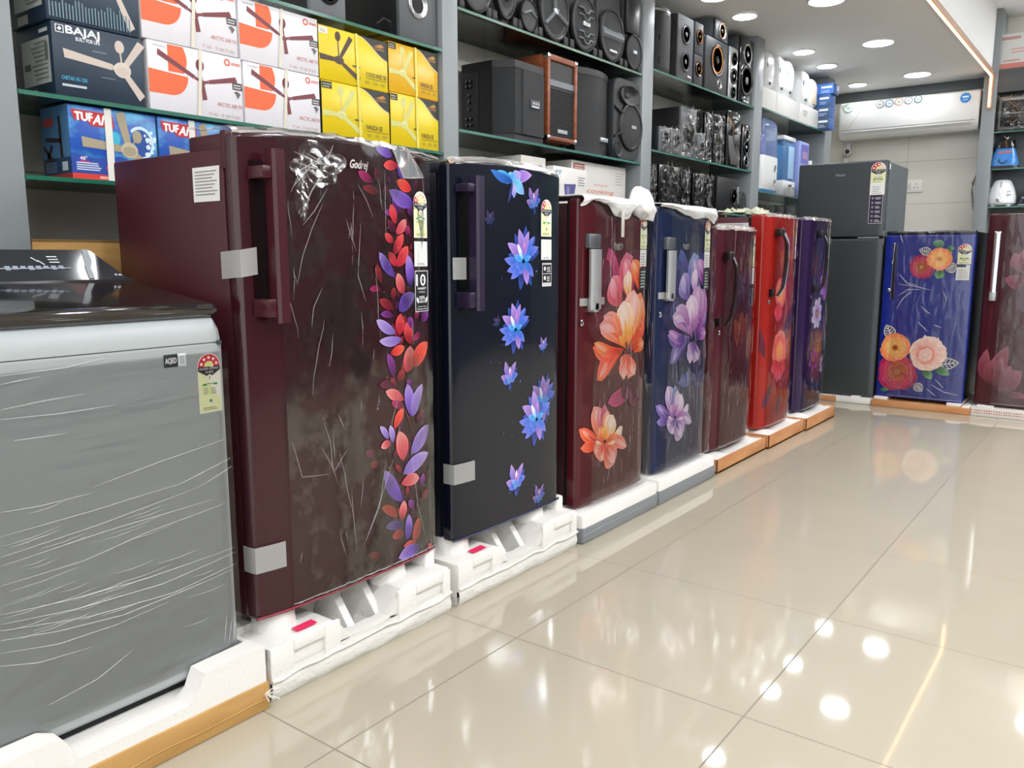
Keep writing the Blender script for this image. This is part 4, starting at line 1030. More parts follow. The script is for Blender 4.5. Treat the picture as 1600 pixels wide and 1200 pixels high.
def art6(o, p, W):
    for u0, v0, u1, v1, w in ((1218, 470, 1236, 410, 0.07), (1215, 560, 1240, 470, 0.12), (1205, 600, 1190, 640, 0.06), (1222, 600, 1212, 650, 0.05), (1235, 590, 1246, 540, 0.05), (1195, 560, 1182, 500, 0.07)):
        o.petal(p(u0, v0), p(u1, v1), w, '#5a1c2c', '#6a2840', '#4a2040')
    pk = [('#a82030', '#e04050', '#f07068'), ('#c02c38', '#ee5a58', '#f48a7a'), ('#d8402c', '#f0664a', '#f59a80'), ('#e8641e', '#f6903a', '#f8b060')]
    a = p(1220, 458); rose(o, a[0], a[1], 0.092, pk, '#f5a02a', 6, seed=3); a = p(1217, 480); o.petal((a[0], a[1] + 0.03), (a[0] - 0.02, a[1] - 0.09), 0.13, '#c02c38', '#ee5058', '#e05070')
    a = p(1217, 550); rose(o, a[0], a[1], 0.125, pk, '#f5a02a', 7, seed=5)
    for an in (215, 240, 262, 290, 318): o.petal((a[0] + 0.02 * math.cos(R(an)), a[1] - 0.06), (a[0] + 0.15 * math.cos(R(an)), a[1] + 0.19 * math.sin(R(an))), 0.09, '#c02c38', '#e84a50', '#e0607a')
    for an in (100, 60, 80, 130): o.petal((a[0], a[1] + 0.03), (a[0] + 0.14 * math.cos(R(an)), a[1] + 0.14 * math.sin(R(an))), 0.1, '#d8402c', '#ee5a58', '#f49a90')
    rose(o, a[0], a[1] + 0.01, 0.07, pk[1:], '#f5a02a', 5, seed=8)
def art7(o, p, W):
    pv, lv, dv = ('#6a3490', '#9c62c0', '#c08cd8'), ('#9a7ab8', '#cbb6de', '#eadff2'), ('#4a2262', '#6e3888', '#8a50a0')
    br = ('#5a2838', '#80403f', '#8f504a')
    for u, v, r, c, n, rot in ((1290, 505, 0.12, dv, 7, 0.2), (1278, 548, 0.11, br, 6, 0.1), (1290, 560, 0.11, br, 6, 0.6), (1289, 441, 0.135, pv, 7, 0.2), (1276, 490, 0.115, lv, 8, 0.4), (1290, 515, 0.11, pv, 6, 0.7), (1270, 562, 0.09, ('#4a1a5c', '#7a2a80', '#a04aa0'), 6, 0.3), (1283, 568, 0.065, ('#9a7ab8', '#c0a0d0', '#e6d8ee'), 8, 0)):
        q = p(u, v); daisy(o, q[0], q[1], r, c, '#c07a34', n, rot, int(u))
    for u, v in ((1290, 380), (1300, 400), (1286, 410)):
        q = p(u, v); o.petal((q[0], q[1] - 0.06), (q[0] + 0.02, q[1] + 0.06), 0.05, '#3a2058', '#4e2e74', '#3a2058')
F5 = round_fridge('plain maroon round-fronted fridge with dark curved handle, lower than its neighbours', 4.085, 0.57, 1.30, M_MARO2, P('plain_maroon_body', '#3f1820', 0.4), M_DKH, ((1137, 393), (1128, 508)), (1123, 520), (1176, 367), (1183, 478), 21, art5)
F6 = round_fridge('bright red fridge with pink roses behind its dark curved handle', 4.80, 0.56, 1.39, M_REDG, P('red_body', '#54202a', 0.42), M_DKH, ((1217, 357), (1206, 462)), (1201, 472), (1240, 344), (1246, 432), 22, art6)
F7 = round_fridge('dark purple fridge with lilac daisies, last of the left row', 5.50, 0.565, 1.395, M_PURG, P('purple_body', '#161020', 0.4), P('black_handle', '#14111a', 0.3), ((1281, 360), (1272, 455)), (1267, 464), (1307, 344), (1312, 432), 23, art7)
o = MB(m=P('handle_edge', '#b9a6b8', 0.25, metal=0.4)); f6 = door_x(0.56, 0.040, 4); q = local(4.80, XF, f6)(1217, 357); q2 = local(4.80, XF, f6)(1206, 462); f6 = door_x(0.56, 0.040, 4)
pts = []
for i in range(17):
    s_ = i / 16; pts.append((f6(q[0]) + 0.055 * min(1, math.sin(PI * (0.14 + 0.8 * s_)) * 1.5) + 0.006, q[0] - 0.06 * max(0, 0.55 - s_) ** 2 * 4 + 0.015, q2[1] + (q[1] - q2[1]) * s_))
o.tube(pts, 0.0042, None, 6); o.build('handle_trim', F6)
o = MB(m=CARDPRINT)
o.add([(-0.33, -0.0015, 1.345), (-0.135, -0.0015, 1.345), (-0.135, -0.0015, 1.30), (-0.33, -0.0015, 1.30)], [(0, 3, 2, 1)], None, False, lin('#e4e3e0'))
for i in range(5): o.add([(-0.32, -0.002, 1.338 - i * 0.008), (-0.17, -0.002, 1.338 - i * 0.008), (-0.17, -0.002, 1.335 - i * 0.008), (-0.32, -0.002, 1.335 - i * 0.008)], [(0, 3, 2, 1)], None, False, lin('#9a9a9a'))
o.build('side_notice', F6)
carton_base('carton_packing', 'pale brown carton tray with foam under the plain maroon fridge', (XF, 4.045, 0), 0.715, 0.62, 0.078, 0.045, M_CARTON2)
carton_base('carton_packing', 'orange-brown carton tray with foam under the red rose fridge', (XF, 4.775, 0), 0.645, 0.62, 0.085, 0.06, M_CARTON2)
carton_base('carton_packing', 'orange-brown carton tray with foam under the purple daisy fridge', (XF, 5.43, 0), 0.63, 0.62, 0.085, 0.075, M_CARTON2)
# crumpled packing paper lying on the red fridge
o = MB(m=P('packing_paper', '#c9ccb2', 0.8))
rr = random.Random(3)
for k in range(9):
    cy, cz, cx, r = rr.uniform(0.15, 0.5), 1.40 + rr.uniform(0.008, 0.03), rr.uniform(-0.5, -0.15), rr.uniform(0.04, 0.085)
    def sh(a, b, cy=cy, cz=cz, cx=cx, r=r, k=k):
        an = 2 * PI * a
        return (cx + r * b * math.cos(an), cy + r * 1.3 * b * math.sin(an), cz + 0.03 * noise.noise(Vector((a * 3 + k, b * 3, k))) + 0.016 * (1 - b))
    o.grid(16, 5, sh)
ob = o.build('packing_paper'); ob.location = (XF, 4.80, 0); tag(ob, 'pale crumpled packing paper on top of the red rose fridge', 'packing paper')

# ---- the back row, fronts facing the shop front
RB = -PI / 2
def back_local(X0, Y): return lambda u, v: (on_y(u, v, Y)[0] - X0, on_y(u, v, Y)[1])
M_GRAPH = P('graphite_steel', '#4b4f52', 0.33, metal=0.35)
M_GRAPHS = P('graphite_side', '#5a6163', 0.45)
X0, W, Y = -2.235, 0.665, 6.75
t = thing('refrigerator', 'tall graphite double-door fridge at the end of the row', 'fridge', (X0, Y, 0), RB); p = back_local(X0, Y)
MB(m=M_GRAPHS).box(-0.70, 0.006, 0.06, -0.075, W - 0.006, 1.855, bev=0.006).build('cabinet', t)
MB(m=M_BLACKMAT).box(-0.076, 0.012, 0.07, -0.05, W - 0.012, 1.85).build('gasket', t)
fl_ = lambda y: -0.002 * abs(2 * y / W - 1) ** 8
make_door(W, 0.065, 1.283, 0.05, fl_, 0, M_GRAPH, 0.006, 12).build('lower_door', t)
make_door(W, 1.297, 1.865, 0.05, fl_, 0, M_GRAPH, 0.006, 12).build('freezer_door', t)
o = MB(m=M_SILVER); o.box(-0.01, W * 0.72, 1.285, 0.001, W * 0.95, 1.295); o.box(-0.02, W - 0.002, 1.235, 0.001, W + 0.002, 1.285); o.box(-0.02, W - 0.002, 1.297, 0.001, W + 0.002, 1.34); o.build('hinge_trim', t)
o = MB(0.001, M_SILVER); q = p(1306, 276); o.text('Haier', q[0], q[1], 0.020, '#ffffff', w=0.075, bold=0.02); o.build('brand_badge', t)
o = MB(0.001, CARDPRINT); a, b = p(1362, 254), p(1382, 304); y, z, w, h = sticker_xy(a, b); energy_label(o, y, z + 0.36 * h, w, h * 0.64, 5, 3)
o.rect(y, z, y + w, z + 0.36 * h, '#efefec'); o.lines(y + 0.15 * w, z + 0.04 * h, y + 0.8 * w, z + 0.3 * h, 4, '#a0a0a0', 0.3); o.build('energy_label', t)
o = MB(0.001, CARDPRINT); a, b = p(1359, 303), p(1377, 349); y, z, w, h = sticker_xy(a, b); o.rect(y, z, y + w, z + h, '#b9b3c4'); o.rect(y + 0.04 * w, z + 0.02 * h, y + 0.96 * w, z + 0.98 * h, '#231d2c')
for i in range(6): o.disc(y + 0.25 * w, z + h * (0.1 + 0.15 * i), 0.1 * w, '#8a80a0', n=8); o.lines(y + 0.45 * w, z + h * (0.06 + 0.15 * i), y + 0.9 * w, z + h * (0.15 + 0.15 * i), 2, '#c8c4d4', 0.45)
o.build('feature_sticker', t)
o = MB(0, CARDPRINT); o.box(-0.10, W - 0.006, 1.80, -0.055, W - 0.004, 1.84); o.build('side_tag', t)
t = thing('carton_packing', 'white foam and brown carton base under the tall graphite fridge', 'packing base', (X0, Y, 0), RB)
o = MB(m=M_STYRO); o.box(-0.7, 0.0, 0.001, 0.03, W - 0.002, 0.048, bev=0.006); o.box(-0.1, W - 0.16, 0.045, 0.02, W - 0.09, 0.0595, bev=0.004); o.box(-0.6, 0.02, 0.045, -0.08, W - 0.02, 0.0595); o.build('foam_block', t)
MB(m=M_CARTON2).box(-0.3, -0.02, 0.001, 0.034, W * 0.60, 0.046, bev=0.002).build('carton_flap', t)

# blue flowered fridge
M_COBALT = P('cobalt_gloss', '#1a2b86', 0.17, coat=0.25)
M_DKBODY = P('ink_body', '#15161c', 0.4)
X0, W, Y, Z0, Z1 = -1.553, 0.605, 6.75, 0.075, 1.335
t = thing('refrigerator', 'cobalt blue fridge with orange, pink and crimson roses, facing the aisle', 'fridge', (X0, Y, 0), RB); p = back_local(X0, Y)
fb = door_x(W, 0.006, 8)
MB(m=M_DKBODY).box(-0.62, 0.006, 0.08, -0.072, W - 0.006, 1.325, bev=0.006).build('cabinet', t)
MB(m=M_BLACKMAT).box(-0.073, 0.012, 0.09, -0.058, W - 0.012, 1.32).build('gasket', t)
make_door(W, Z0, Z1 - 0.028, 0.06, fb, 0, M_COBALT, 0.012).build('door', t)
o = make_door(W, Z1 - 0.027, Z1, 0.06, fb, 0, P('ink_cap', '#12141f', 0.25), 0.012); o.build('top_cap', t)
o = MB(0.001, M_SILVER); q = p(1453, 362.5); o.disc(q[0], q[1], 0.009, '#ffffff'); o.text('LG', q[0] + 0.014, q[1] - 0.007, 0.014, '#ffffff', bold=0.03); o.warp(lambda x, y, z: (fb(y) + x, y, z)).build('brand_badge', t)
a, b = p(1399, 380), p(1402, 468)
o = MB(m=P('blue_recess_shade', '#0a1030', 0.35)); o.box(-0.002, a[0] - 0.006, b[1], 0.003, a[0] + 0.020, a[1], bev=0.002); o.build('recess_shade', t)  # raised strip, its dark blue stands in for shade in the grip
o = MB(m=M_CHROME); o.tube([(0.006, a[0] - 0.004, a[1]), (0.014, a[0] + 0.0, a[1] - 0.02), (0.014, a[0] - 0.004, a[1] - 0.12), (0.006, a[0] - 0.01, a[1] - 0.15)], 0.006); o.tube([(0.005, a[0] - 0.006, b[1]), (0.007, a[0] - 0.006, a[1] - 0.15)], 0.003); o.build('handle', t)
q = p(1389, 453); lock(fb, q[0], q[1]).build('lock', t)
CRIM = [('#5a1030', '#8e1a48', '#b02858'), ('#701838', '#a82450', '#c03c64'), ('#8a1c40', '#b83050', '#c84a60'), ('#7a1c30', '#a84030', '#c07040')]
OR = [('#d0502a', '#ee7a45', '#f59060'), ('#d86028', '#f08a48', '#f8a868'), ('#e07830', '#f6a050', '#f8c078'), ('#e08a30', '#f0b058', '#f6c880')]
PEA = [('#e8a090', '#f4c8b8', '#f8dccc'), ('#e89080', '#f2bca8', '#f8d8c8'), ('#d85a50', '#ea8a78', '#f4b8a4'), ('#c83a40', '#e07068', '#f0a090')]
o = MB(0.0006, GLOSSPRINT)
def cut_leaf(b, tp, w):
    o.petal(b, tp, w, '#c8c0a0', '#d8d2b8', '#d8d2b8', 0, 0.85, edge=1, mid=1); o.petal((b[0] * 0.94 + tp[0] * 0.06, b[1] * 0.94 + tp[1] * 0.06), (b[0] * 0.06 + tp[0] * 0.94, b[1] * 0.06 + tp[1] * 0.94), w * 0.8, '#1a2b86', '#1a2b86', '#1a2b86', 0, 0.85, edge=1, mid=1)
    dy, dz = tp[0] - b[0], tp[1] - b[1]; ln = math.hypot(dy, dz); ny, nz = -dz / ln, dy / ln
    o.petal(b, tp, w * 0.09, '#d8d2b8', '#d8d2b8', '#d8d2b8', edge=1, mid=1)
    for q_ in (0.2, 0.36, 0.52, 0.68):
        for sg in (-1, 1):
            hw = w * 0.44 * math.sin(PI * (q_ + 0.14) ** 0.85)
            o.petal((b[0] + dy * q_, b[1] + dz * q_), (b[0] + dy * (q_ + 0.16) + sg * ny * hw, b[1] + dz * (q_ + 0.16) + sg * nz * hw), w * 0.08, '#d8d2b8', '#d8d2b8', '#d8d2b8', edge=1, mid=1)
GR = ('#1e4a34', '#3f7f50', '#86b878')
for z, lst in (((1370, 350, 8.0), (('cut', 690, 360, 530, 320, 105), ('cut', 860, 580, 995, 500, 150), ('leaf', 760, 310, 800, 195, 130), ('leaf', 870, 320, 970, 300, 70), ('leaf', 880, 330, 940, 375, 60), ('leaf', 800, 560, 760, 685, 120))),
               ((1370, 490, 7.5), (('cut', 190, 290, 110, 130, 140), ('cut', 700, 600, 965, 575, 140), ('cut', 440, 820, 535, 910, 110), ('leaf', 530, 640, 640, 770, 100), ('leaf', 670, 640, 850, 720, 100), ('leaf', 30, 900, 150, 880, 50), ('leaf', 380, 490, 460, 560, 70)))):
    for kind, bx, by, tx, ty, w in lst:
        b, tp = p(z[0] + bx / z[2], z[1] + by / z[2]), p(z[0] + tx / z[2], z[1] + ty / z[2]); wd = w / z[2] / 215.0
        if kind == 'cut': cut_leaf(b, tp, wd)
        else: o.petal(b, tp, wd, *GR, 0.05, edge=1.3, mid=0.7)
for u, v, r, c, n, hrt, sd in ((1440, 417.5, 0.088, CRIM, 6, '#c09050', 1), (1468, 404.5, 0.082, OR, 8, '#c07020', 2), (1402, 580.5, 0.148, CRIM, 6, '#b07040', 4), (1399, 543, 0.108, OR, 8, '#a05018', 5), (1449, 552, 0.128, PEA, 8, '#f6e0d0', 6)):
    q = p(u, v); rose(o, q[0], q[1], r, c, hrt, n, seed=sd)
q = p(1449, 552)
for an in (20, -8, -40, 60, 100): o.petal((q[0], q[1]), (q[0] + 0.14 * math.cos(R(an)), q[1] + 0.14 * math.sin(R(an))), 0.06, '#e89080', '#f4c8b8', '#f8dccc')
rose(o, q[0] - 0.01, q[1] - 0.01, 0.075, PEA[2:] + PEA[:1], '#f6e8e0', 6, seed=9)
o.warp(lambda x, y, z: (fb(y) + x + 0.0006, min(W - 0.004, max(0.004, y)), z)).build('rose_print', t)
o = MB(0.001, CARDPRINT); a, b = p(1498, 381), p(1517, 413); y, z, w, h = sticker_xy(a, b); energy_label(o, y, z, w, h, 5, 3); o.warp(lambda x, y, z: (fb(y) + x + 0.001, y, z)).build('energy_label', t)
o = MB(0.001, CARDPRINT); a, b = p(1495, 414), p(1514, 438); y, z, w, h = sticker_xy(a, b); o.rect(y, z, y + w, z + h, '#e6e4de'); o.rect(y, z + 0.86 * h, y + 0.7 * w, z + h, '#20222a'); o.lines(y + 0.1 * w, z + 0.1 * h, y + 0.9 * w, z + 0.75 * h, 5, '#a8a8a4', 0.35)
o.warp(lambda x, y, z: (fb(y) + x + 0.001, y, z)).build('white_sticker', t)
o = film_sheet(0.085, W - 0.002, Z0 + 0.012, Z1 - 0.004, fb, 0, W, 0.016, 0.004, 31, FILM2, folds=40, jag=0.01)
rel = lambda *pts: [p(*q_) for q_ in pts]
creases(o, [rel((1408, 366), (1412, 380)), rel((1406, 428), (1418, 442), (1436, 446)), rel((1406, 444), (1425, 446), (1455, 453)), rel((1404, 462), (1420, 452), (1440, 452)), rel((1402, 482), (1412, 466), (1424, 456)), rel((1440, 478), (1448, 486), (1455, 490)),
            rel((1435, 503), (1445, 512), (1450, 518)), rel((1460, 507), (1472, 512)), rel((1462, 592), (1475, 606)), rel((1455, 600), (1475, 612), (1498, 617)), rel((1448, 606), (1462, 618)), rel((1475, 455), (1480, 470))], fb, 0.024, 0.003)
o.build('plastic_film', t)
t = thing('carton_packing', 'brown carton tray with foam pads under the cobalt blue rose fridge', 'packing base', (X0, Y, 0), RB)
MB(m=M_CARTON2).box(-0.62, -0.012, 0.001, 0.05, W + 0.06, 0.052, bev=0.003).build('carton_tray', t)
o = MB(m=M_STYRO); o.box(-0.6, 0.0, 0.052, 0.03, 0.095, 0.074, bev=0.004); o.box(-0.6, W - 0.10, 0.052, 0.03, W - 0.005, 0.074, bev=0.004); o.box(-0.55, W + 0.005, 0.03, 0.045, W + 0.055, 0.062, bev=0.004); o.build('foam_pads', t)

# maroon fridge cut by the right edge
M_WINE2 = P('dark_wine_gloss', '#451821', 0.16, coat=0.2)
X0, W, Y, Z0, Z1 = -0.885, 0.66, 6.78, 0.075, 1.445
t = thing('refrigerator', 'dark maroon fridge with faint pink magnolias and a chrome handle, at the right edge', 'fridge', (X0, Y, 0), RB); p = back_local(X0, Y)
fb = door_x(W, 0.03, 4)
MB(m=P('wine_dark_body', '#2a1116', 0.4)).box(-0.62, 0.006, 0.08, -0.072, W - 0.006, 1.435, bev=0.006).build('cabinet', t)
MB(m=M_BLACKMAT).box(-0.073, 0.012, 0.09, -0.058, W - 0.012, 1.43).build('gasket', t)
make_door(W, Z0, Z1, 0.06, fb, 0, M_WINE2, 0.012).build('door', t)
a, b = p(1558, 362), p(1552, 470); o = MB(m=M_CHROME)
yh = (a[0] + b[0]) / 2
o.prism([(fb(yh) + 0.012, yh - 0.02), (fb(yh) + 0.03, yh - 0.02), (fb(yh) + 0.036, yh), (fb(yh) + 0.03, yh + 0.02), (fb(yh) + 0.012, yh + 0.02)], 'z', b[1] + 0.06, a[1] - 0.01)
o.box(fb(yh) - 0.002, yh - 0.022, a[1] - 0.03, fb(yh) + 0.03, yh + 0.022, a[1] + 0.004, bev=0.005); o.box(fb(yh) - 0.002, yh - 0.022, b[1], fb(yh) + 0.026, yh + 0.022, b[1] + 0.07, M_SILVER, bev=0.005); o.build('handle', t)
MGA = ('#55202c', '#7c3a48', '#9a5a66')
o = MB(0.0006, GLOSSPRINT)
for bx, by, tx, ty, w in ((1600, 420, 1585, 395, 0.10), (1602, 440, 1570, 435, 0.10), (1610, 430, 1600, 390, 0.12), (1545, 600, 1542, 545, 0.09), (1560, 608, 1575, 540, 0.12), (1548, 600, 1553, 560, 0.08), (1565, 610, 1596, 580, 0.15), (1560, 612, 1580, 572, 0.12), (1555, 606, 1568, 556, 0.09), (1575, 618, 1604, 622, 0.05)):
    o.petal(p(bx, by), p(tx, ty), w, *MGA, 0.1, 0.8, edge=1.2, mid=0.9)
o.warp(lambda x, y, z: (fb(y) + x + 0.0006, y, z)).build('magnolia_print', t)
film_sheet(0.12, W - 0.01, Z0 + 0.02, Z1 - 0.005, fb, 0, W, 0.045, 0.004, 41, FILM2, folds=36, jag=0.01).build('plastic_film', t)
t = thing('carton_packing', 'white carton tray with red print under the maroon fridge at the right edge', 'packing base', (X0, Y, 0), RB)
o = MB(m=P('white_carton', '#e4e0d8', 0.7)); o.box(-0.62, 0.0, 0.001, 0.06, W + 0.05, 0.066, bev=0.003); o.build('carton_tray', t)
o = MB(0.0605, CARDPRINT)
for zz in (0.022, 0.04):
    for i in range(45): o.rect(0.006 + 0.0155 * i, zz, 0.006 + 0.0155 * i + (0.010 if i % 4 else 0.006), zz + 0.007, '#c86a60')
o.build('red_print', t)
o = MB(m=M_STYRO); o.box(-0.55, 0.03, 0.066, 0.03, 0.14, 0.075, bev=0.003); o.box(-0.55, W - 0.14, 0.066, 0.03, W - 0.03, 0.075, bev=0.003); o.build('foam_pads', t)

# ------------------------------------------------------------------ washing machine
M_WMG = P('washer_grey', '#a3a8a8', 0.42)
M_WMT = P('washer_grey_light', '#b4babb', 0.38)
M_LID = P('smoked_lid', '#24211f', 0.10, coat=0.5)
M_PANEL = P('panel_black', '#1b2026', 0.10, coat=0.5)
Y0, W, XM = 0.545, 0.62, -1.75
t = thing('washing_machine', 'grey top-loading washing machine wrapped in film at the left edge', 'washing machine', (XM, Y0, 0)); WM = t; p = local(Y0, XM)
fw = lambda y: -0.006 * abs(2 * y / W - 1) ** 6
o = MB(m=M_WMG)
def ring(z, ins, fx_): 
    pr = [(fx_(W * i / 24) - ins - (0.018 - math.sqrt(max(0, 0.018 ** 2 - max(0, 0.018 - min(W * i / 24, W - W * i / 24)) ** 2))), min(W - ins, max(ins, W * i / 24)), z) for i in range(25)]
    return pr + [(-0.60, W - ins, z), (-0.60, ins, z)]
o.loft([ring(0.13, 0.01, fw), ring(0.14, 0.0, fw), ring(0.143, 0.0, fw), ring(0.937, 0.0, fw), ring(0.94, 0.0, fw), ring(0.944, 0.004, fw)])
o.build('body', t)
o = MB(m=M_WMT); o.loft([ring(0.946, 0.003, fw), ring(0.95, 0.001, fw), ring(0.975, 0.004, fw), ring(1.0, 0.012, fw), ring(1.008, 0.022, fw)]); o.build('top_deck', t)
MB(m=M_BLACKMAT).box(-0.58, 0.03, 0.106, -0.03, W - 0.03, 0.135).build('plinth', t)
MB(m=P('seam_dark', '#3a3d3e', 0.7)).box(-0.58, 0.008, 0.938, -0.0065, W - 0.008, 0.9485, bev=0.002).build('seam', t)
# lid: glossy slab rising to the back with a rounded front roll
o = MB(m=M_LID); rings = []
for y, ins in ((0.012, 0.014), (0.018, 0.004), (0.03, 0.0), (W - 0.03, 0.0), (W - 0.018, 0.004), (W - 0.012, 0.014)):
    rings.append([(-0.012 - ins, y, 1.008), (-0.004 - ins, y, 1.014), (0.0 - ins, y, 1.024 - ins * 0.2), (-0.006 - ins, y, 1.034 - ins * 0.4), (-0.022, y, 1.040 - ins * 0.6), (-0.05, y, 1.043 - ins * 0.6), (-0.36, y, 1.083 - ins * 0.6), (-0.385, y, 1.086 - ins * 0.6), (-0.385, y, 1.008)])
o.loft(rings); o.build('lid', t)
o = MB(m=P('lid_rim', '#3a3734', 0.2)); o.box(-0.405, 0.014, 1.01, -0.384, W - 0.014, 1.090, bev=0.003); o.build('lid_hinge_strip', t)
# sloping control panel with cut corners
o = MB(m=M_PANEL)
fr = [(-0.406, 0.016, 1.090), (-0.406, W - 0.016, 1.090), (-0.49, W - 0.075, 1.166), (-0.49, 0.075, 1.166)]
bk = [(-0.60, 0.016, 1.0), (-0.60, W - 0.016, 1.0), (-0.60, W - 0.075, 1.150), (-0.60, 0.075, 1.150)]
lo = [(-0.406, 0.016, 1.0), (-0.406, W - 0.016, 1.0)]
o.add(fr + bk + lo, [(0, 1, 2, 3), (3, 2, 6, 7), (2, 1, 9, 5, 6), (0, 3, 7, 4, 8), (4, 7, 6, 5), (8, 9, 1, 0), (8, 4, 5, 9)])
o.build('control_panel', t)
def on_panel(y, q, off=0.0008):     # q 0..1 up the slope
    n = Vector((0.076, 0, 0.084)).normalized()
    return (-0.406 - 0.084 * q + n.x * off, y, 1.090 + 0.076 * q + n.z * off)
o = MB(0, CARDPRINT)
art = MB(0, CARDPRINT); art.step = 0.00006
art.ring(0.215, 0.5, 0.060, 0.066, '#c8ccce', k=5.2)
art.text('O', 0.203, 0.62, 0.2, '#c8ccce', w=0.022); art.rect(0.195, 0.5, 0.235, 0.54, '#c8ccce'); art.text('II', 0.205, 0.22, 0.2, '#c8ccce', w=0.02)
for i in range(8): art.rect(0.315 + 0.018 * i, 0.33 + 0.02 * (i % 3), 0.327 + 0.018 * i, 0.46, '#9aa6b4')
art.rect(0.30, 0.36, 0.47, 0.40, '#8a96a4')
for i in range(3): art.rect(0.425, 0.55 + 0.09 * i, 0.45, 0.59 + 0.09 * i, '#c8ccce')
for i in range(2): art.poly([(0.385 + 0.012 * i, 0.72 - 0.1 * i), (0.388 + 0.012 * i, 0.74 - 0.1 * i), (0.40 + 0.012 * i, 0.6 - 0.1 * i), (0.397 + 0.012 * i, 0.58 - 0.1 * i)], '#c8ccce')
art.rect(0.572, 0.10, 0.578, 0.16, '#dcdcdc'); art.rect(0.582, 0.10, 0.59, 0.15, '#dcdcdc')
for a_ in ((0.50, 0.0, 0.522, 1.0),):
    art.poly([(0.500, 0.02), (0.515, 0.02), (0.520, 0.35), (0.534, 0.62), (0.540, 1.0), (0.524, 1.0), (0.514, 0.6), (0.506, 0.4)], '#9fa5a8')
art.warp(lambda x, y, q: on_panel(y, q, 0.0006 + x)).build('panel_print', t)
o = MB(0.001, CARDPRINT); a, b = p(255, 555), p(291, 571); y, z, w, h = sticker_xy(a, b)
o.rect(y, z, y + w * 0.62, z + h, '#2b3236'); o.rect(y + w * 0.63, z, y + w, z + h, '#e6e8ea'); o.text('AQED', y + 0.06 * w, z + 0.3 * h, 0.42 * h, '#e8eaec', w=0.5 * w, bold=0.05); o.lines(y + 0.72 * w, z + 0.2 * h, y + 0.92 * w, z + 0.85 * h, 5, '#b0b4b8', 0.5, 0)
o.warp(lambda x, y, z: (fw(y) + x, y, z)).build('technology_sticker', t)
o = MB(0.001, CARDPRINT); a, b = p(307, 554), p(349, 641); y, z, w, h = sticker_xy(a, b); energy_label(o, y, z, w, h, 5, 5)
o.warp(lambda x, y, z: (fw(y) + x, y, z)).build('energy_label', t)
# stretch film pulled tight round the body
o = MB(m=FILM_TIGHT)
def fn(a, b):
    y = -0.002 + (W + 0.004) * a; z = 0.16 + 0.765 * b
    return (fw(y) + 0.004 + 0.0012 * noise.noise(Vector((y * 3, (z - 0.35 * y) * 26, 1))), y, z)
o.grid(30, 90, fn)
def wl(*pts): 
    q = [p(*a_) for a_ in pts]
    creases(o, [q], fw, 0.006, 0.0011)
for l in (((0, 587), (100, 574), (165, 558)), ((0, 600), (60, 588)), ((0, 640), (60, 627), (130, 615)), ((0, 655), (90, 646), (180, 632)), ((20, 688), (100, 677)), ((0, 838), (140, 798), (280, 755)), ((0, 870), (150, 820), (310, 760)), ((0, 884), (160, 830), (330, 780)), ((0, 915), (130, 875), (230, 830), (350, 786)),
          ((0, 1040), (60, 1034), (140, 1010)), ((0, 960), (100, 938), (220, 905), (365, 855)), ((0, 975), (120, 950), (250, 912), (368, 862)), ((0, 985), (140, 962), (270, 925), (368, 880)), ((0, 1000), (90, 985), (190, 960), (290, 920), (365, 888)), ((0, 1020), (90, 1005), (180, 975), (260, 940)),
          ((0, 800), (60, 790), (140, 770)), ((145, 760), (250, 720), (350, 686)), ((270, 760), (320, 735), (360, 715)), ((310, 760), (362, 728)), ((75, 1100), (150, 1060), (205, 1015)), ((280, 1090), (300, 1060), (330, 1010)), ((350, 1000), (353, 960)), ((356, 1005), (362, 965)), ((364, 1000), (367, 960))): wl(*l)
rr = random.Random(12)
for k in range(40):
    u, v = rr.uniform(0, 300), rr.uniform(800, 1000); ln = rr.uniform(30, 110); q0, q1 = p(u, v), p(u + ln, v - ln * 0.36)
    if q1[0] < W - 0.01: creases(o, [[q0, ((q0[0] + q1[0]) / 2, (q0[1] + q1[1]) / 2 - 0.003), q1]], fw, 0.0055, 0.0007)
o.build('stretch_film', t)
# base
t = thing('foam_packing', 'foam and brown carton packing base under the grey washing machine', 'packing base', (XM, 0.50, 0)); Wb = 0.685; f = 0.065
o = MB(m=M_STYRO)
o.prism([(0, 0.06), (Wb, 0.06), (Wb, 0.168), (Wb - 0.02, 0.172), (Wb - 0.17, 0.168), (Wb - 0.19, 0.125), (Wb - 0.215, 0.105), (0.215, 0.105), (0.195, 0.15), (0.16, 0.168), (0, 0.168)], 'x', 0.006, f)
o.box(-0.62, 0.0, 0.06, 0.006, Wb, 0.105); o.box(-0.62, 0, 0.1, 0.05, 0.04, 0.16, bev=0.01); o.box(-0.62, Wb - 0.018, 0.1, f - 0.004, Wb, 0.168, bev=0.006)
o.build('foam_block', t)
o = MB(m=M_CARTON); o.box(-0.62, -0.004, 0.001, f + 0.006, Wb + 0.004, 0.074, bev=0.004)
o.tube([(f + 0.007, Wb * i / 20, 0.03 + 0.008 * noise.noise(Vector((i * 0.3, 0, 2)))) for i in range(21)], 0.002, None, 5)
o.build('carton_tray', t)
o = MB(m=P('torn_fibre', '#e6e2d8', 0.8)); rr = random.Random(2)
for i in range(7): o.tube([(f + 0.004, Wb - 0.01, 0.045), (f + 0.01 + 0.02 * rr.random(), Wb + 0.012 + rr.uniform(-0.03, 0.008), 0.045 + rr.uniform(-0.02, 0.02))], 0.0014, None, 5)
o.build('torn_tape', t)

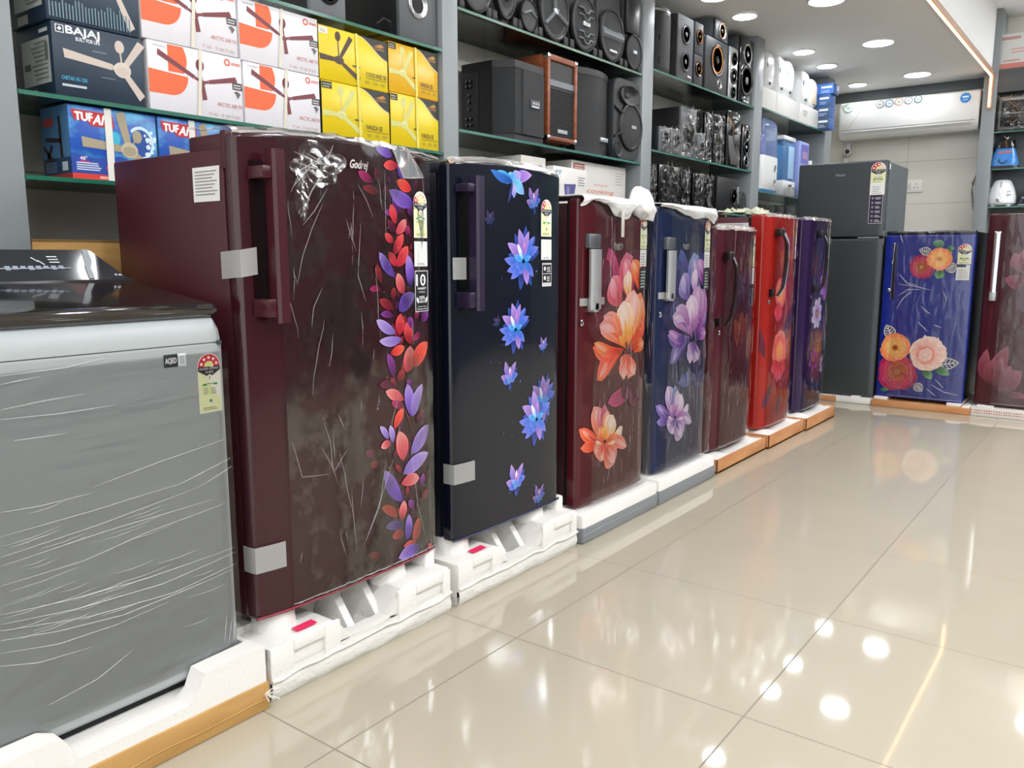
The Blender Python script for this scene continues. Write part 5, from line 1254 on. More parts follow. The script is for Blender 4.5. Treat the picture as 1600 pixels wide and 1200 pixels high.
# carton standing behind the washing machine
o = MB(m=M_CARTON); o.box(0, 0, 0, 0.30, 0.30, 0.195, bev=0.003); o.box(-0.0, -0.0015, 0.19, 0.301, 0.3015, 0.197, P('carton_edge', '#7d5f34', 0.7)); ob = o.build('cardboard_box'); ob.location = (-2.758, 1.04, 1.0)
tag(ob, 'plain brown cardboard box low behind the washing machine', 'cardboard box')
o = MB(m=M_GREYDK); o.box(XW + 0.003, 1.036, 0.97, XS, 2.749, 1.0); ob = o.build('shelf_board'); tag(ob, 'dark shelf board behind the washing machine and the nearest fridges', 'shelf board')

# ------------------------------------------------------------------ air conditioner and wall fittings
M_ACW = P('ac_white', '#dcdcd8', 0.3)
a, b = on_y(1312, 158, 8.76), on_y(1530, 200, 8.76)
Xa, Wa = -2.53, 1.235
t = thing('air_conditioner', 'white wall air conditioner with round stickers, high on the back wall', 'air conditioner', (Xa, 8.76, 2.30), RB)
prof = [(-0.285, 0.01), (-0.06, 0.0), (-0.02, 0.03), (0.0, 0.075), (0.006, 0.2), (0.0, 0.335), (-0.03, 0.352), (-0.285, 0.355)]
o = MB(m=M_ACW)
rings = []
for y, k in ((0.0, 0.94), (0.006, 0.98), (0.02, 1.0), (Wa - 0.02, 1.0), (Wa - 0.006, 0.98), (Wa, 0.94)):
    rings.append([(-0.14 + (x + 0.14) * k, y, 0.178 + (z - 0.178) * k) for x, z in prof])
o.loft(rings); o.build('body', t)
o = MB(m=P('ac_shadow_gap', '#8d8f8d', 0.5)); o.box(-0.012, 0.03, 0.080, 0.0035, Wa - 0.03, 0.086); o.build('panel_gap', t)
o = MB(m=P('ac_louver', '#cfcfcb', 0.35)); o.prism([(-0.052, 0.006), (-0.046, 0.002), (0.004, 0.066), (-0.001, 0.070)], 'y', 0.055, Wa - 0.055); o.build('louver', t)
o = MB(m=P('ac_groove', '#b9bab6', 0.4)); o.add([(0.0075, 0.085, 0.09), (0.0075, 0.093, 0.09), (0.004, 0.262, 0.335), (0.004, 0.254, 0.335)], [(0, 1, 2, 3)]); o.build('panel_line', t)
p = back_local(Xa, 8.76)
def acd(u, v): q = p(u, v); return q[0], q[1] - 2.30
def ac_st(name, u, v, r, ringc, fillc, txt=None, tc='#555555'):
    y, z = acd(u, v); o = MB(0.008, CARDPRINT); o.disc(y, z, r, ringc); o.disc(y, z, r * 0.74, fillc)
    if txt: o.text(txt, y, z - 0.010, 0.024, tc, align='C', w=r * 1.1, bold=0.02)
    else:
        o.rect(y - r * 0.45, z - r * 0.1, y + r * 0.45, z + r * 0.12, tc); o.rect(y - r * 0.3, z - r * 0.35, y + r * 0.3, z - r * 0.2, tc)
    return o
o = ac_st('x', 1326, 169, 0.046, '#a9bfae', '#d6dcd4', None, '#7b9683'); y, z = acd(1326, 169); o.text('100', y - 0.02, z - 0.002, 0.03, '#5a7a64', align='C', rot=0.4, bold=0.02); o.build('green_sticker', t)
for nm, u, v, rc, fc, tc in (('grey_sticker', 1375, 163, '#8f9698', '#e4e4e2', '#5a5e60'), ('blue_sticker', 1390, 161.5, '#6f8aa8', '#dfe6ea', '#7fa0b8'), ('orange_sticker', 1405, 159, '#cfa788', '#e8e6dc', '#5f8f80'), ('brown_sticker', 1420, 157, '#7c8a92', '#d6dee0', '#a8806a'), ('teal_sticker', 1435, 155, '#4a6a68', '#d8e4e0', '#4f8a78')):
    ac_st(nm, u, v, 0.036, rc, fc, None, tc).build(nm, t)
y, z = acd(1509, 153); o = MB(0.006, CARDPRINT)
o.poly([(y + (0.050 if i % 2 else 0.040) * math.cos(PI * i / 14), z + (0.050 if i % 2 else 0.040) * math.sin(PI * i / 14)) for i in range(28)], '#2f7fc4'); o.rect(y - 0.026, z + 0.002, y + 0.026, z + 0.018, '#cfe2f2'); o.rect(y - 0.02, z - 0.02, y + 0.02, z - 0.010, '#9fc8e8'); o.build('starburst_sticker', t)
o = MB(m=P('pipe_white', '#cfcfca', 0.5)); o.tube([(-0.15, Wa - 0.005, 0.30), (-0.13, Wa + 0.012, 0.345), (-0.18, Wa + 0.03, 0.30), (-0.22, Wa + 0.03, 0.2)], 0.009); o.build('drain_hose', t)
t = thing('wall_pipe', 'white pipe stub with dark open end below the left end of the air conditioner', 'pipe', (-2.515, YB - 0.002, 2.19))
o = MB(m=P('pipe_white')); o.tube([(0.0, -0.03, -0.9), (0.0, -0.03, -0.05), (0.02, -0.03, 0.02), (0.03, -0.03, 0.09)], 0.026, None, 10); o.tube([(0.03, -0.028, 0.0), (0.06, -0.20, 0.0)], 0.03, None, 12); o.build('pipe', t)
o = MB(m=M_BLACKMAT); o.tube([(0.06, -0.199, 0.0), (0.0605, -0.203, 0.0)], 0.023, None, 12); o.build('open_end', t)
x, z = on_y(1427, 291, YB); t = thing('wall_socket', 'white switch socket on the tiled back wall beside the graphite fridge', 'socket', (x, YB - 0.001, z), RB)
MB(m=P('socket_white', '#e2e0d8', 0.4)).box(0, -0.085, -0.06, 0.012, 0.085, 0.06, bev=0.004).build('plate', t)
o = MB(m=P('socket_key', '#cfcdc6', 0.4)); o.box(0.012, -0.06, -0.03, 0.016, -0.02, 0.03, bev=0.002)
for dy, dz in ((0.03, 0.018), (0.015, -0.012), (0.045, -0.012)): o.lathe([(0.012, 0.005), (0.0127, 0.005)], dy, dz, M_BLACKMAT, 8)
o.build('switch_key', t)
o = MB(m=P('cable_grey', '#9a988f', 0.6)); pts = [on_y(u, v, YB - 0.012) for u, v in ((1536, 262), (1527, 270), (1520, 285), (1518, 300), (1520, 325), (1526, 345))]
o.tube([(q[0], YB - 0.012, q[1]) for q in pts], 0.008); tag(o.build('power_cable'), 'thin grey cable curving down the back wall beside the pillar', 'cable')

# ------------------------------------------------------------------ cartons on the near shelves
XB = -2.47
def carton(name, label, y0, y1, z0, z1, base, art=None, depth=0.26, group='ceiling fan cartons', xf=XB, side=None, mat_=None):
    W, H = y1 - y0, z1 - z0
    t = thing(name, label, 'carton', (xf, y0, z0), 0, group)
    m = mat_ or P('card_' + base.strip('#'), base, 0.42)
    MB(m=m).box(-depth, 0, 0.0005, 0, W, H, bev=0.0025).build('box', t)
    if art:
        o = MB(0.0006, CARDPRINT); art(o, W, H); o.build('front_print', t)
    if side:
        o = MB(0, CARDPRINT); side(o, depth, H); o.build('side_print', t)
    return t
def strap(t, y, H, m, dz=0.0, w=0.012):
    o = MB(m=m); o.add([(0.003, y - w / 2 - dz, H + 0.001), (0.003, y + w / 2 - dz, H + 0.001), (0.004, y + w / 2, H * 0.5), (0.004, y - w / 2, H * 0.5), (0.003, y + w / 2 + dz, 0.001), (0.003, y - w / 2 + dz, 0.001)], [(0, 3, 2, 1), (3, 5, 4, 2)])
    o.build('strap', t)
def blade(o, W, H, a, b, w0, w1, col):
    (u0, v0), (u1, v1) = a, b; y0, z0, y1, z1 = u0 * W, v0 * H, u1 * W, v1 * H
    dy, dz = y1 - y0, z1 - z0; l = math.hypot(dy, dz); ny, nz = -dz / l, dy / l
    o.poly([(y0 - ny * w0 / 2, z0 - nz * w0 / 2), (y1 - ny * w1 / 2, z1 - nz * w1 / 2), (y1 + ny * w1 / 2 - dy * 0.04, z1 + nz * w1 / 2 - dz * 0.04), (y0 + ny * w0 / 2, z0 + nz * w0 / 2)], col)
def fan_art(o, W, H, hub, tips, bw, col, hubc=None, canopy=None, hr=0.09):
    for tp in tips:
        s_ = (hub[0] * 0.82 + tp[0] * 0.18, hub[1] * 0.82 + tp[1] * 0.18); blade(o, W, H, s_, tp, bw * 0.7, bw, col)
        blade(o, W, H, hub, s_, bw * 0.4, bw * 0.55, col)
    if canopy:
        blade(o, W, H, hub, canopy, 0.005, 0.005, col); o.disc(canopy[0] * W, canopy[1] * H, 0.055 * H * 1.3, col, 0.075 * H * 1.2)
    o.disc(hub[0] * W, hub[1] * H, hr * W, hubc or col, hr * H * 1.1); o.disc(hub[0] * W, hub[1] * H - 0.02 * H, hr * 0.8 * W, col, hr * 0.7 * H)
# dark blue cartons
def bajaj_front(o, W, H):
    o.rect(0.04 * W, 0.86 * H, 0.13 * W, 0.965 * H, '#e8ecee'); o.rect(0.05 * W, 0.87 * H, 0.12 * W, 0.955 * H, '#22323f')
    o.poly([(0.06 * W, 0.91 * H), (0.085 * W, 0.945 * H), (0.11 * W, 0.915 * H), (0.085 * W, 0.885 * H)], '#e8ecee')
    o.text('BAJAJ', 0.15 * W, 0.87 * H, 0.10 * H, '#f2f4f5', w=0.36 * W, bold=0.05)
    o.text('BUILT FOR LIFE', 0.25 * W, 0.79 * H, 0.05 * H, '#e6eaec', w=0.26 * W, bold=0.03)
    fan_art(o, W, H, (0.75, 0.5), ((0.10, 0.60), (0.995, 0.93), (0.97, 0.13)), 0.10 * H * 1.2, '#cdbfb2', '#d8cabd', (0.73, 0.82), 0.1)
    o.text('CHETAK HS-1200', 0.07 * W, 0.24 * H, 0.05 * H, '#3fa2c8', w=0.27 * W, bold=0.03); o.lines(0.07 * W, 0.15 * H, 0.33 * W, 0.21 * H, 1, '#b8c4cc', 0.55, 0)
    o.lines(0.42 * W, 0.68 * H, 0.58 * W, 0.72 * H, 1, '#6a7a86', 0.5, 0); o.lines(0.5 * W, 0.34 * H, 0.66 * W, 0.38 * H, 1, '#566673', 0.5, 0)
def bajaj_side(o, D, H):
    def q(a, b, c, d, col, k): o.add([(-a * D, -0.0006 * k, b * H), (-c * D, -0.0006 * k, b * H), (-c * D, -0.0006 * k, d * H), (-a * D, -0.0006 * k, d * H)], [(0, 1, 2, 3)], None, False, lin(col))
    q(0.08, 0.2, 0.86, 0.82, '#b9bdb6', 1)
    for i in range(9): q(0.14, 0.26 + 0.06 * i, 0.5 + 0.03 * (i % 4), 0.29 + 0.06 * i, '#83877f', 2)
    q(0.12, 0.5, 0.2, 0.74, '#6a6e68', 3); q(0.62, 0.42, 0.8, 0.5, '#5e625c', 3); q(0.1, 0.88, 0.34, 0.93, '#d0d4d0', 1); q(0.5, 0.02, 0.8, 0.14, '#a9ada6', 1)
M_NAVYCARD = two_tone('card_navy', '#1a2b3a', '#22394c', 4, 0.42)
carton('fan_carton', 'dark blue ceiling fan carton with cream fan, standing on the glass shelf', 1.145, 1.408, 1.595, 1.797, '#1d2c38', bajaj_front, 0.22, side=bajaj_side, mat_=M_NAVYCARD)
def bajaj_up(o, W, H):
    fan_art(o, W, H, (0.74, 0.62), ((0.95, 0.98), (0.92, 0.08), (0.2, 0.9)), 0.11 * H, '#cdbfb2', '#d8cabd', None, 0.09)
    for i in range(26): o.rect((0.03 + 0.034 * i) * W, 0.05 * H, (0.045 + 0.034 * i) * W, (0.24 + 0.1 * random.random()) * H, '#6a8490')
    for i in range(60): o.disc(random.uniform(0.05, 0.4) * W, random.uniform(0.3, 0.95) * H, 0.002, random.choice(('#3fb0c0', '#8aa8b0', '#4a6a78')), n=5)
carton('fan_carton', 'creased dark blue fan carton, upper of the dark blue pair', 1.135, 1.403, 1.7985, 1.998, '#1d2c38', bajaj_up, 0.22, side=bajaj_side, mat_=M_NAVYCARD)
# white cartons
M_STRAPW = P('strap_cream', '#e2dcc8', 0.45)
def orient_front(o, W, H):
    cz = 0.58 * H
    pts = [(0.20 * W, 0.60 * H), (0.20 * W, 0.985 * H), (0.36 * W, 0.985 * H)] + [(0.36 * W + 0.035 * W * math.sin(PI * i / 10), 0.985 * H - 0.385 * H * i / 10) for i in range(11)]
    o.poly(pts, '#f26a3a')
    pts = [(0.0, 0.26 * H), (0.0, 0.60 * H), (0.40 * W, 0.56 * H)] + [(0.22 * W + 0.18 * W * math.cos(-i * PI / 20), 0.56 * H + 0.30 * H * math.sin(-i * PI / 20)) for i in range(1, 11)]
    o.poly(pts, '#f26a3a')
    fan_art(o, W, H, (0.55, 0.52), ((0.09, 0.86), (0.94, 0.66), (0.57, 0.26)), 0.085 * H, '#7d3a40', '#8d464c', (0.53, 0.77), 0.035)
    o.ring(0.835 * W, 0.90 * H, 0.020 * W, 0.034 * W, '#e8603a'); o.text('orient', 0.882 * W, 0.87 * H, 0.06 * H, '#e8603a', w=0.10 * W, bold=0.02)
    o.lines(0.05 * W, 0.93 * H, 0.18 * W, 0.96 * H, 1, '#c8c6c4', 0.6, 0)
    o.rect(0.885 * W, 0.50 * H, 0.995 * W, 0.61 * H, '#4a4547'); o.lines(0.895 * W, 0.52 * H, 0.985 * W, 0.60 * H, 2, '#c8c4c4', 0.5, 0.1)
    o.poly([(0.90 * W, 0.46 * H), (0.94 * W, 0.48 * H), (0.975 * W, 0.44 * H), (0.94 * W, 0.36 * H), (0.93 * W, 0.42 * H)], '#6a6466')
    o.text('ARCTIC AIR FX', 0.70 * W, 0.21 * H, 0.06 * H, '#c86a62', w=0.29 * W)
    for k in (0.62, 0.76, 0.87): o.ring(k * W, 0.08 * H, 0.010 * W, 0.014 * W, '#e0a090'); o.lines((k + 0.03) * W, 0.055 * H, (k + 0.085) * W, 0.10 * H, 2, '#d0b8b0', 0.5, 0.2)
for i, (y0, y1, z0, z1, lb) in enumerate(((1.424, 1.757, 1.595, 1.803, 'white carton with orange arc and brown fan, lower row beside the dark blue cartons'), (1.764, 2.09, 1.595, 1.80, 'white carton with orange arc and brown fan, lower row beside the yellow cartons'),
                                          (1.412, 1.747, 1.8045, 2.005, 'white carton with orange arc and brown fan, upper row beside the dark blue cartons'), (1.756, 2.09, 1.8015, 2.0, 'white carton with orange arc and brown fan, upper row beside the yellow cartons'))):
    t = carton('fan_carton', lb, y0, y1, z0, z1, '#e9e7ea', orient_front, 0.28); strap(t, (y1 - y0) * (0.52 if i != 3 else 0.5), z1 - z0, M_STRAPW, -0.008)
# yellow cartons
M_STRAPY = P('strap_yellow', '#e8d85a', 0.4)
def yellow(title, coolwiz):
    def art(o, W, H):
        pts = [(0.53 * W, 0.995 * H), (0.995 * W, 0.995 * H), (0.995 * W, 0.62 * H)] + [(0.99 * W - 0.46 * W * s_, (0.63 + 0.365 * (0.5 - 0.5 * math.cos(PI * s_ ** 0.9))) * H) for s_ in (0.1, 0.2, 0.3, 0.4, 0.5, 0.6, 0.7, 0.8, 0.9)]
        o.poly([(a_ - 0.012 * W, b_ - 0.012 * H) for a_, b_ in pts], '#e6dcaa'); o.poly(pts, '#2b2a24')
        o.text('V-GUARD', 0.76 * W, 0.80 * H, 0.045 * H, '#c08838', w=0.19 * W, bold=0.02); o.poly([(0.79 * W, 0.86 * H), (0.9 * W, 0.93 * H), (0.95 * W, 0.88 * H), (0.88 * W, 0.85 * H)], '#c08838')
        c, h_ = ('#4c3526', '#5c4432') if coolwiz else ('#d8d682', '#e2e0a0')
        fan_art(o, W, H, (0.27, 0.42), ((0.45, 0.90), (0.0, 0.42), (0.57, 0.12)), 0.11 * H, c, h_, (0.26, 0.86), 0.07)
        if not coolwiz: o.rect(0.0, 0.86 * H, 0.14 * W, 0.98 * H, '#2b2a24'); o.lines(0.01 * W, 0.88 * H, 0.13 * W, 0.97 * H, 2, '#b8b49a', 0.4, 0.2)
        else: o.rect(0.0, 0.85 * H, 0.12 * W, 0.97 * H, '#efece4'); o.lines(0.02 * W, 0.88 * H, 0.1 * W, 0.94 * H, 2, '#a0805a', 0.4)
        o.text(title, (0.66 if coolwiz else 0.63) * W, 0.235 * H, 0.085 * H, '#3a3220', w=(0.31 if coolwiz else 0.25) * W, bold=0.015)
        o.rect((0.66 if coolwiz else 0.63) * W, 0.195 * H, 0.97 * W, 0.205 * H, '#5a4c20')
        for k in (0.64, 0.76, 0.88): o.lines(k * W, 0.10 * H, (k + 0.08) * W, 0.16 * H, 2, '#a8902a', 0.45, 0.3)
        o.lines(0.46 * W, 0.36 * H, 0.57 * W, 0.40 * H, 1, '#4a4020', 0.7, 0)
    return art
M_YEL = two_tone('card_yellow', '#e6c70c', '#f0d61c', 3, 0.28, bump=0.15)
M_YEL2 = two_tone('card_amber', '#e6ae20', '#efc030', 3, 0.25, bump=0.3)
for lb, y0, y1, z0, z1, tt, cw, mm in (('yellow carton with dark brown fan, upper row beside the white cartons', 2.094, 2.442, 1.7965, 1.988, 'COOLWIZ SE', True, M_YEL), ('amber yellow carton with pale fan, upper row next to the grey upright', 2.448, 2.74, 1.8055, 1.999, 'FANZA SE', False, M_YEL2),
                                       ('yellow carton with pale fan, lower row beside the white cartons', 2.10, 2.446, 1.595, 1.795, 'FANZA SE', False, M_YEL), ('yellow carton with pale fan, lower row next to the grey upright', 2.453, 2.74, 1.595, 1.804, 'FANZA SE', False, M_YEL)):
    t = carton('fan_carton', lb, y0, y1, z0, z1, '#e8cc10', yellow(tt, cw), 0.27, mat_=mm); strap(t, (y1 - y0) * 0.53, z1 - z0, M_STRAPY, 0.002, 0.014)
    MB(m=P('card_black_side', '#26251f', 0.45)).box(-0.268, -0.0008, 0.004, -0.002, 0.0002, z1 - z0 - 0.004).build('side_panel', t)
# ocean-blue cartons
M_SEA = two_tone('card_sea', '#1350b0', '#5fb4de', 9, 0.3, (1, 1, 1.6), lo=0.42, hi=0.66)
def tufan_front(o, W, H):
    o.rect(0, 0, W, 0.085 * H, '#d8382c'); o.rect(0.3 * W, 0.025 * H, 0.55 * W, 0.06 * H, '#e8b0a0')
    o.ring(0.80 * W, 0.58 * H, 0.13 * W, 0.16 * W, '#cfe8f4', -1.9, 2.4, k=1.15); o.disc(0.80 * W, 0.57 * H, 0.125 * W, '#164a9a', 0.19 * H); o.disc(0.50 * W, 0.6 * H, 0.06 * W, '#3fb8d8', 0.1 * H)
    for i in range(14): o.disc(random.uniform(0.85, 0.98) * W, random.uniform(0.3, 0.8) * H, random.uniform(0.003, 0.008), '#d8eef6', n=7)
    o.poly([(0, 0.085 * H), (W, 0.085 * H), (W, 0.32 * H), (0.8 * W, 0.26 * H), (0.55 * W, 0.36 * H), (0.25 * W, 0.30 * H), (0, 0.36 * H)], '#1743a0')
    fan_art(o, W, H, (0.66, 0.46), ((0.57, 0.98), (0.12, 0.52), (0.80, 0.30)), 0.14 * H, '#a89c80', '#c2b79a', (0.76, 0.66), 0.10)
    o.poly([(0.03 * W, 0.94 * H), (0.48 * W, 0.93 * H), (0.50 * W, 0.74 * H), (0.24 * W, 0.74 * H), (0.20 * W, 0.80 * H), (0.06 * W, 0.80 * H)], '#c8282c')
    o.text('TUF', 0.07 * W, 0.80 * H, 0.11 * H, '#ffffff', w=0.19 * W, bold=0.07); o.text('AN', 0.26 * W, 0.77 * H, 0.13 * H, '#ffffff', w=0.20 * W, shear=0.3, bold=0.05)
    o.text('48"', 0.09 * W, 0.265 * H, 0.05 * H, '#f0d8e0', w=0.08 * W, bold=0.03); o.lines(0.05 * W, 0.13 * H, 0.32 * W, 0.25 * H, 4, '#d8e0f0', 0.5, 0.3); o.lines(0.09 * W, 0.235 * H, 0.19 * W, 0.262 * H, 1, '#e83838', 0.6, 0)
    o.disc(0.42 * W, 0.18 * H, 0.045 * W, '#c83028', 0.05 * H)
def tufan_side(o, D, H):
    def q(pts, col, k): o.add([(-a_ * D, -0.0006 * k, b_ * H) for a_, b_ in pts], [tuple(range(len(pts)))], None, False, lin(col))
    q([(0, 0), (1, 0), (1, 1), (0, 1)], '#4f7fa8', 1); q([(0, 0), (1, 0), (1, 0.3), (0, 0.3)], '#2a4668', 2); q([(0, 0), (1, 0), (1, 0.08), (0, 0.08)], '#a83a30', 3)
    q([(0.55, 0.86), (0.92, 0.84), (0.92, 0.74), (0.55, 0.74)], '#c84a48', 2); q([(0.3, 0.56), (0.85, 0.60), (0.85, 0.54), (0.3, 0.5)], '#352a2a', 3); q([(0.25, 0.3), (0.34, 0.3), (0.36, 0.86), (0.28, 0.86)], '#352a2a', 3); q([(0.6, 0.28), (0.92, 0.5), (0.95, 0.44), (0.66, 0.22)], '#352a2a', 3); q([(0.92, 0.24), (0.66, 0.5), (0.6, 0.46), (0.86, 0.2)], '#352a2a', 3)
    for i in range(5): q([(0.5, 0.11 + 0.03 * i), (0.92, 0.11 + 0.03 * i), (0.92, 0.122 + 0.03 * i), (0.5, 0.122 + 0.03 * i)], '#8aa0b8', 4)
    q([(0.1, 0.12), (0.3, 0.12), (0.3, 0.24), (0.1, 0.24)], '#c8d0d8', 4)
M_STRAPT = P('strap_white', '#e8e6dc', 0.5)
for lb, y0, y1 in (('blue ocean-printed fan carton with red lettering, the near one on the low shelf', 1.172, 1.437), ('blue ocean-printed fan carton with red lettering, partly behind the maroon fridge', 1.443, 1.71)):
    t = carton('fan_carton', lb, y0, y1, 1.37, 1.578, '#2a6fc0', tufan_front, 0.17, side=tufan_side, mat_=M_SEA); strap(t, 0.43 * (y1 - y0), 0.208, M_STRAPT, 0.0, 0.022)

# ------------------------------------------------------------------ loudspeakers
M_CABB = P('speaker_black', '#17181a', 0.45)
M_CABD = P('speaker_charcoal', '#2b2d2f', 0.5)
M_GRILL = P('speaker_grille', '#2f3133', 0.55, bump=0.8, bscale=420)
M_GRILLG = P('speaker_grille_grey', '#4c4e50', 0.5, bump=0.6, bscale=380)
M_CONE = P('cone_black', '#0e0f10', 0.35)
M_ORANGEC = P('cone_orange', '#d8862e', 0.35)
M_SILV2 = P('silver_ring', '#c6c8ca', 0.25, metal=0.8)
M_GREYF = P('speaker_grey_face', '#6e7174', 0.4)
M_WOODR = two_tone('red_wood', '#7c3f26', '#9c5a38', 5, 0.4, (1, 1, 6))
M_WRAP = film_mat('speaker_wrap', 22, (1, 1, 1), 1.0, 0.85, 0.95, 0.0, 0.008, 0.06)
def driver(o, y, z, r, rim=None, cone=None, cap=None, x=0.0, sy=1.0):
    o.lathe([(x - 0.001, r * 1.0), (x + 0.007, r * 1.0), (x + 0.008, r * 0.94), (x + 0.004, r * 0.86)], y, z, rim or M_BLACKGLOSS, 24, sy)
    o.lathe([(x + 0.004, r * 0.86), (x + 0.006, r * 0.80), (x + 0.002, r * 0.72), (x + 0.0012, r * 0.3)], y, z, cone or M_CONE, 24, sy)
    o.lathe([(x + 0.0012, r * 0.3), (x + 0.006, r * 0.2), (x + 0.0075, 0.0005)], y, z, cap or cone or M_CONE, 16, sy)
def port(o, y, z, r, rim=M_SILV2):
    o.lathe([(0.0, r), (0.006, r), (0.008, r * 0.92), (0.003, r * 0.72), (0.001, r * 0.62)], y, z, rim, 28)
    o.lathe([(0.001, r * 0.62), (0.0015, 0.0005)], y, z, M_BLACKMAT, 20)
def speaker(label, y0, y1, z, h, d, face=M_CABB, side=M_CABB, parts=(), group='hi-fi speakers', xf=-2.465, bev=0.006, badge=None, wrap=False, name='loudspeaker', rz=0.0):
    W = y1 - y0
    t = thing(name, label, 'speaker', (xf, y0, z), rz, group)
    MB(m=side).box(-d, 0, 0.0005, -0.02, W, h, bev=0.004).build('cabinet', t)
    MB(m=face).box(-0.0205, 0.0, 0.0008, 0.0, W, h, bev=bev).build('front_panel', t)
    for i, q in enumerate(parts):
        o = MB()
        kind = q[0]
        if kind == 'd': driver(o, q[1] * W, q[2] * h, q[3], *(q[4:])); o.build('driver', t)
        if kind == 'p': port(o, q[1] * W, q[2] * h, q[3], *(q[4:])); o.build('bass_port', t)
        if kind == 'g': o.m = q[5]; o.box(-0.001, q[1] * W, q[2] * h, 0.006, q[3] * W, q[4] * h, bev=0.004); o.build('grille', t)
        if kind == 'b': o.m = q[5]; o.box(-0.001, q[1] * W, q[2] * h, 0.008, q[3] * W, q[4] * h, bev=0.001); o.build('badge', t)
        if kind == 'k': o.lathe([(0, q[3]), (0.012, q[3]), (0.014, q[3] * 0.7), (0.014, 0.0005)], q[1] * W, q[2] * h, q[4] if len(q) > 4 else M_SILV2, 14); o.build('knob', t)
    if wrap:
        o = MB(m=M_WRAP)
        def fn(a, b): return (0.012 + 0.012 * noise.noise(Vector((a * 5, b * 9, y0 * 7))), W * (0.0 + 1.0 * a), h * (0.0 + 1.01 * b) + 0.0)
        o.grid(14, 24, fn)
        for k in range(int(10 + 60 * h)):
            a, b = random.random(), random.random(); l = random.uniform(0.01, 0.035); an = random.uniform(0.6, 2.4)
            q0 = fn(a, b); o.tube([(q0[0] + 0.003, q0[1], max(0.004, q0[2])), (q0[0] + 0.005, q0[1] + l * 0.5 * math.cos(an), max(0.004, q0[2] + l * 0.5 * math.sin(an))), (q0[0] + 0.003, q0[1] + l * math.cos(an), max(0.004, q0[2] + l * math.sin(an)))], 0.0016, FOLD, 4)
        o.build('plastic_wrap', t)
    return t
# two dark subwoofers on the shelf above the yellow cartons
speaker('black wooden subwoofer with glossy driver, above the white cartons', 2.06, 2.23, 2.02, 0.36, 0.3, M_GREYF, M_CABB, (('d', 0.5, 0.26, 0.05, M_BLACKGLOSS),), 'subwoofers on the upper shelf', XB)
speaker('black subwoofer with a silver-ringed bass port, above the yellow cartons', 2.515, 2.735, 2.02, 0.40, 0.34, P('sub_face', '#55585a', 0.45), M_CABB, (('p', 0.48, 0.38, 0.056),), 'subwoofers on the upper shelf', XB)
t = thing('audio_cable', 'black cable loop hanging between the two subwoofers over the yellow cartons', 'cable', (XB, 2.40, 2.02)); o = MB(m=M_BLACKMAT)
o.tube([(-0.03, 0.09, 0.006), (0.0, 0.06, 0.05), (0.005, 0.02, 0.055), (0.0, -0.01, 0.03), (-0.01, 0.01, 0.006), (-0.04, 0.06, 0.005)], 0.005); o.build('cable', t)

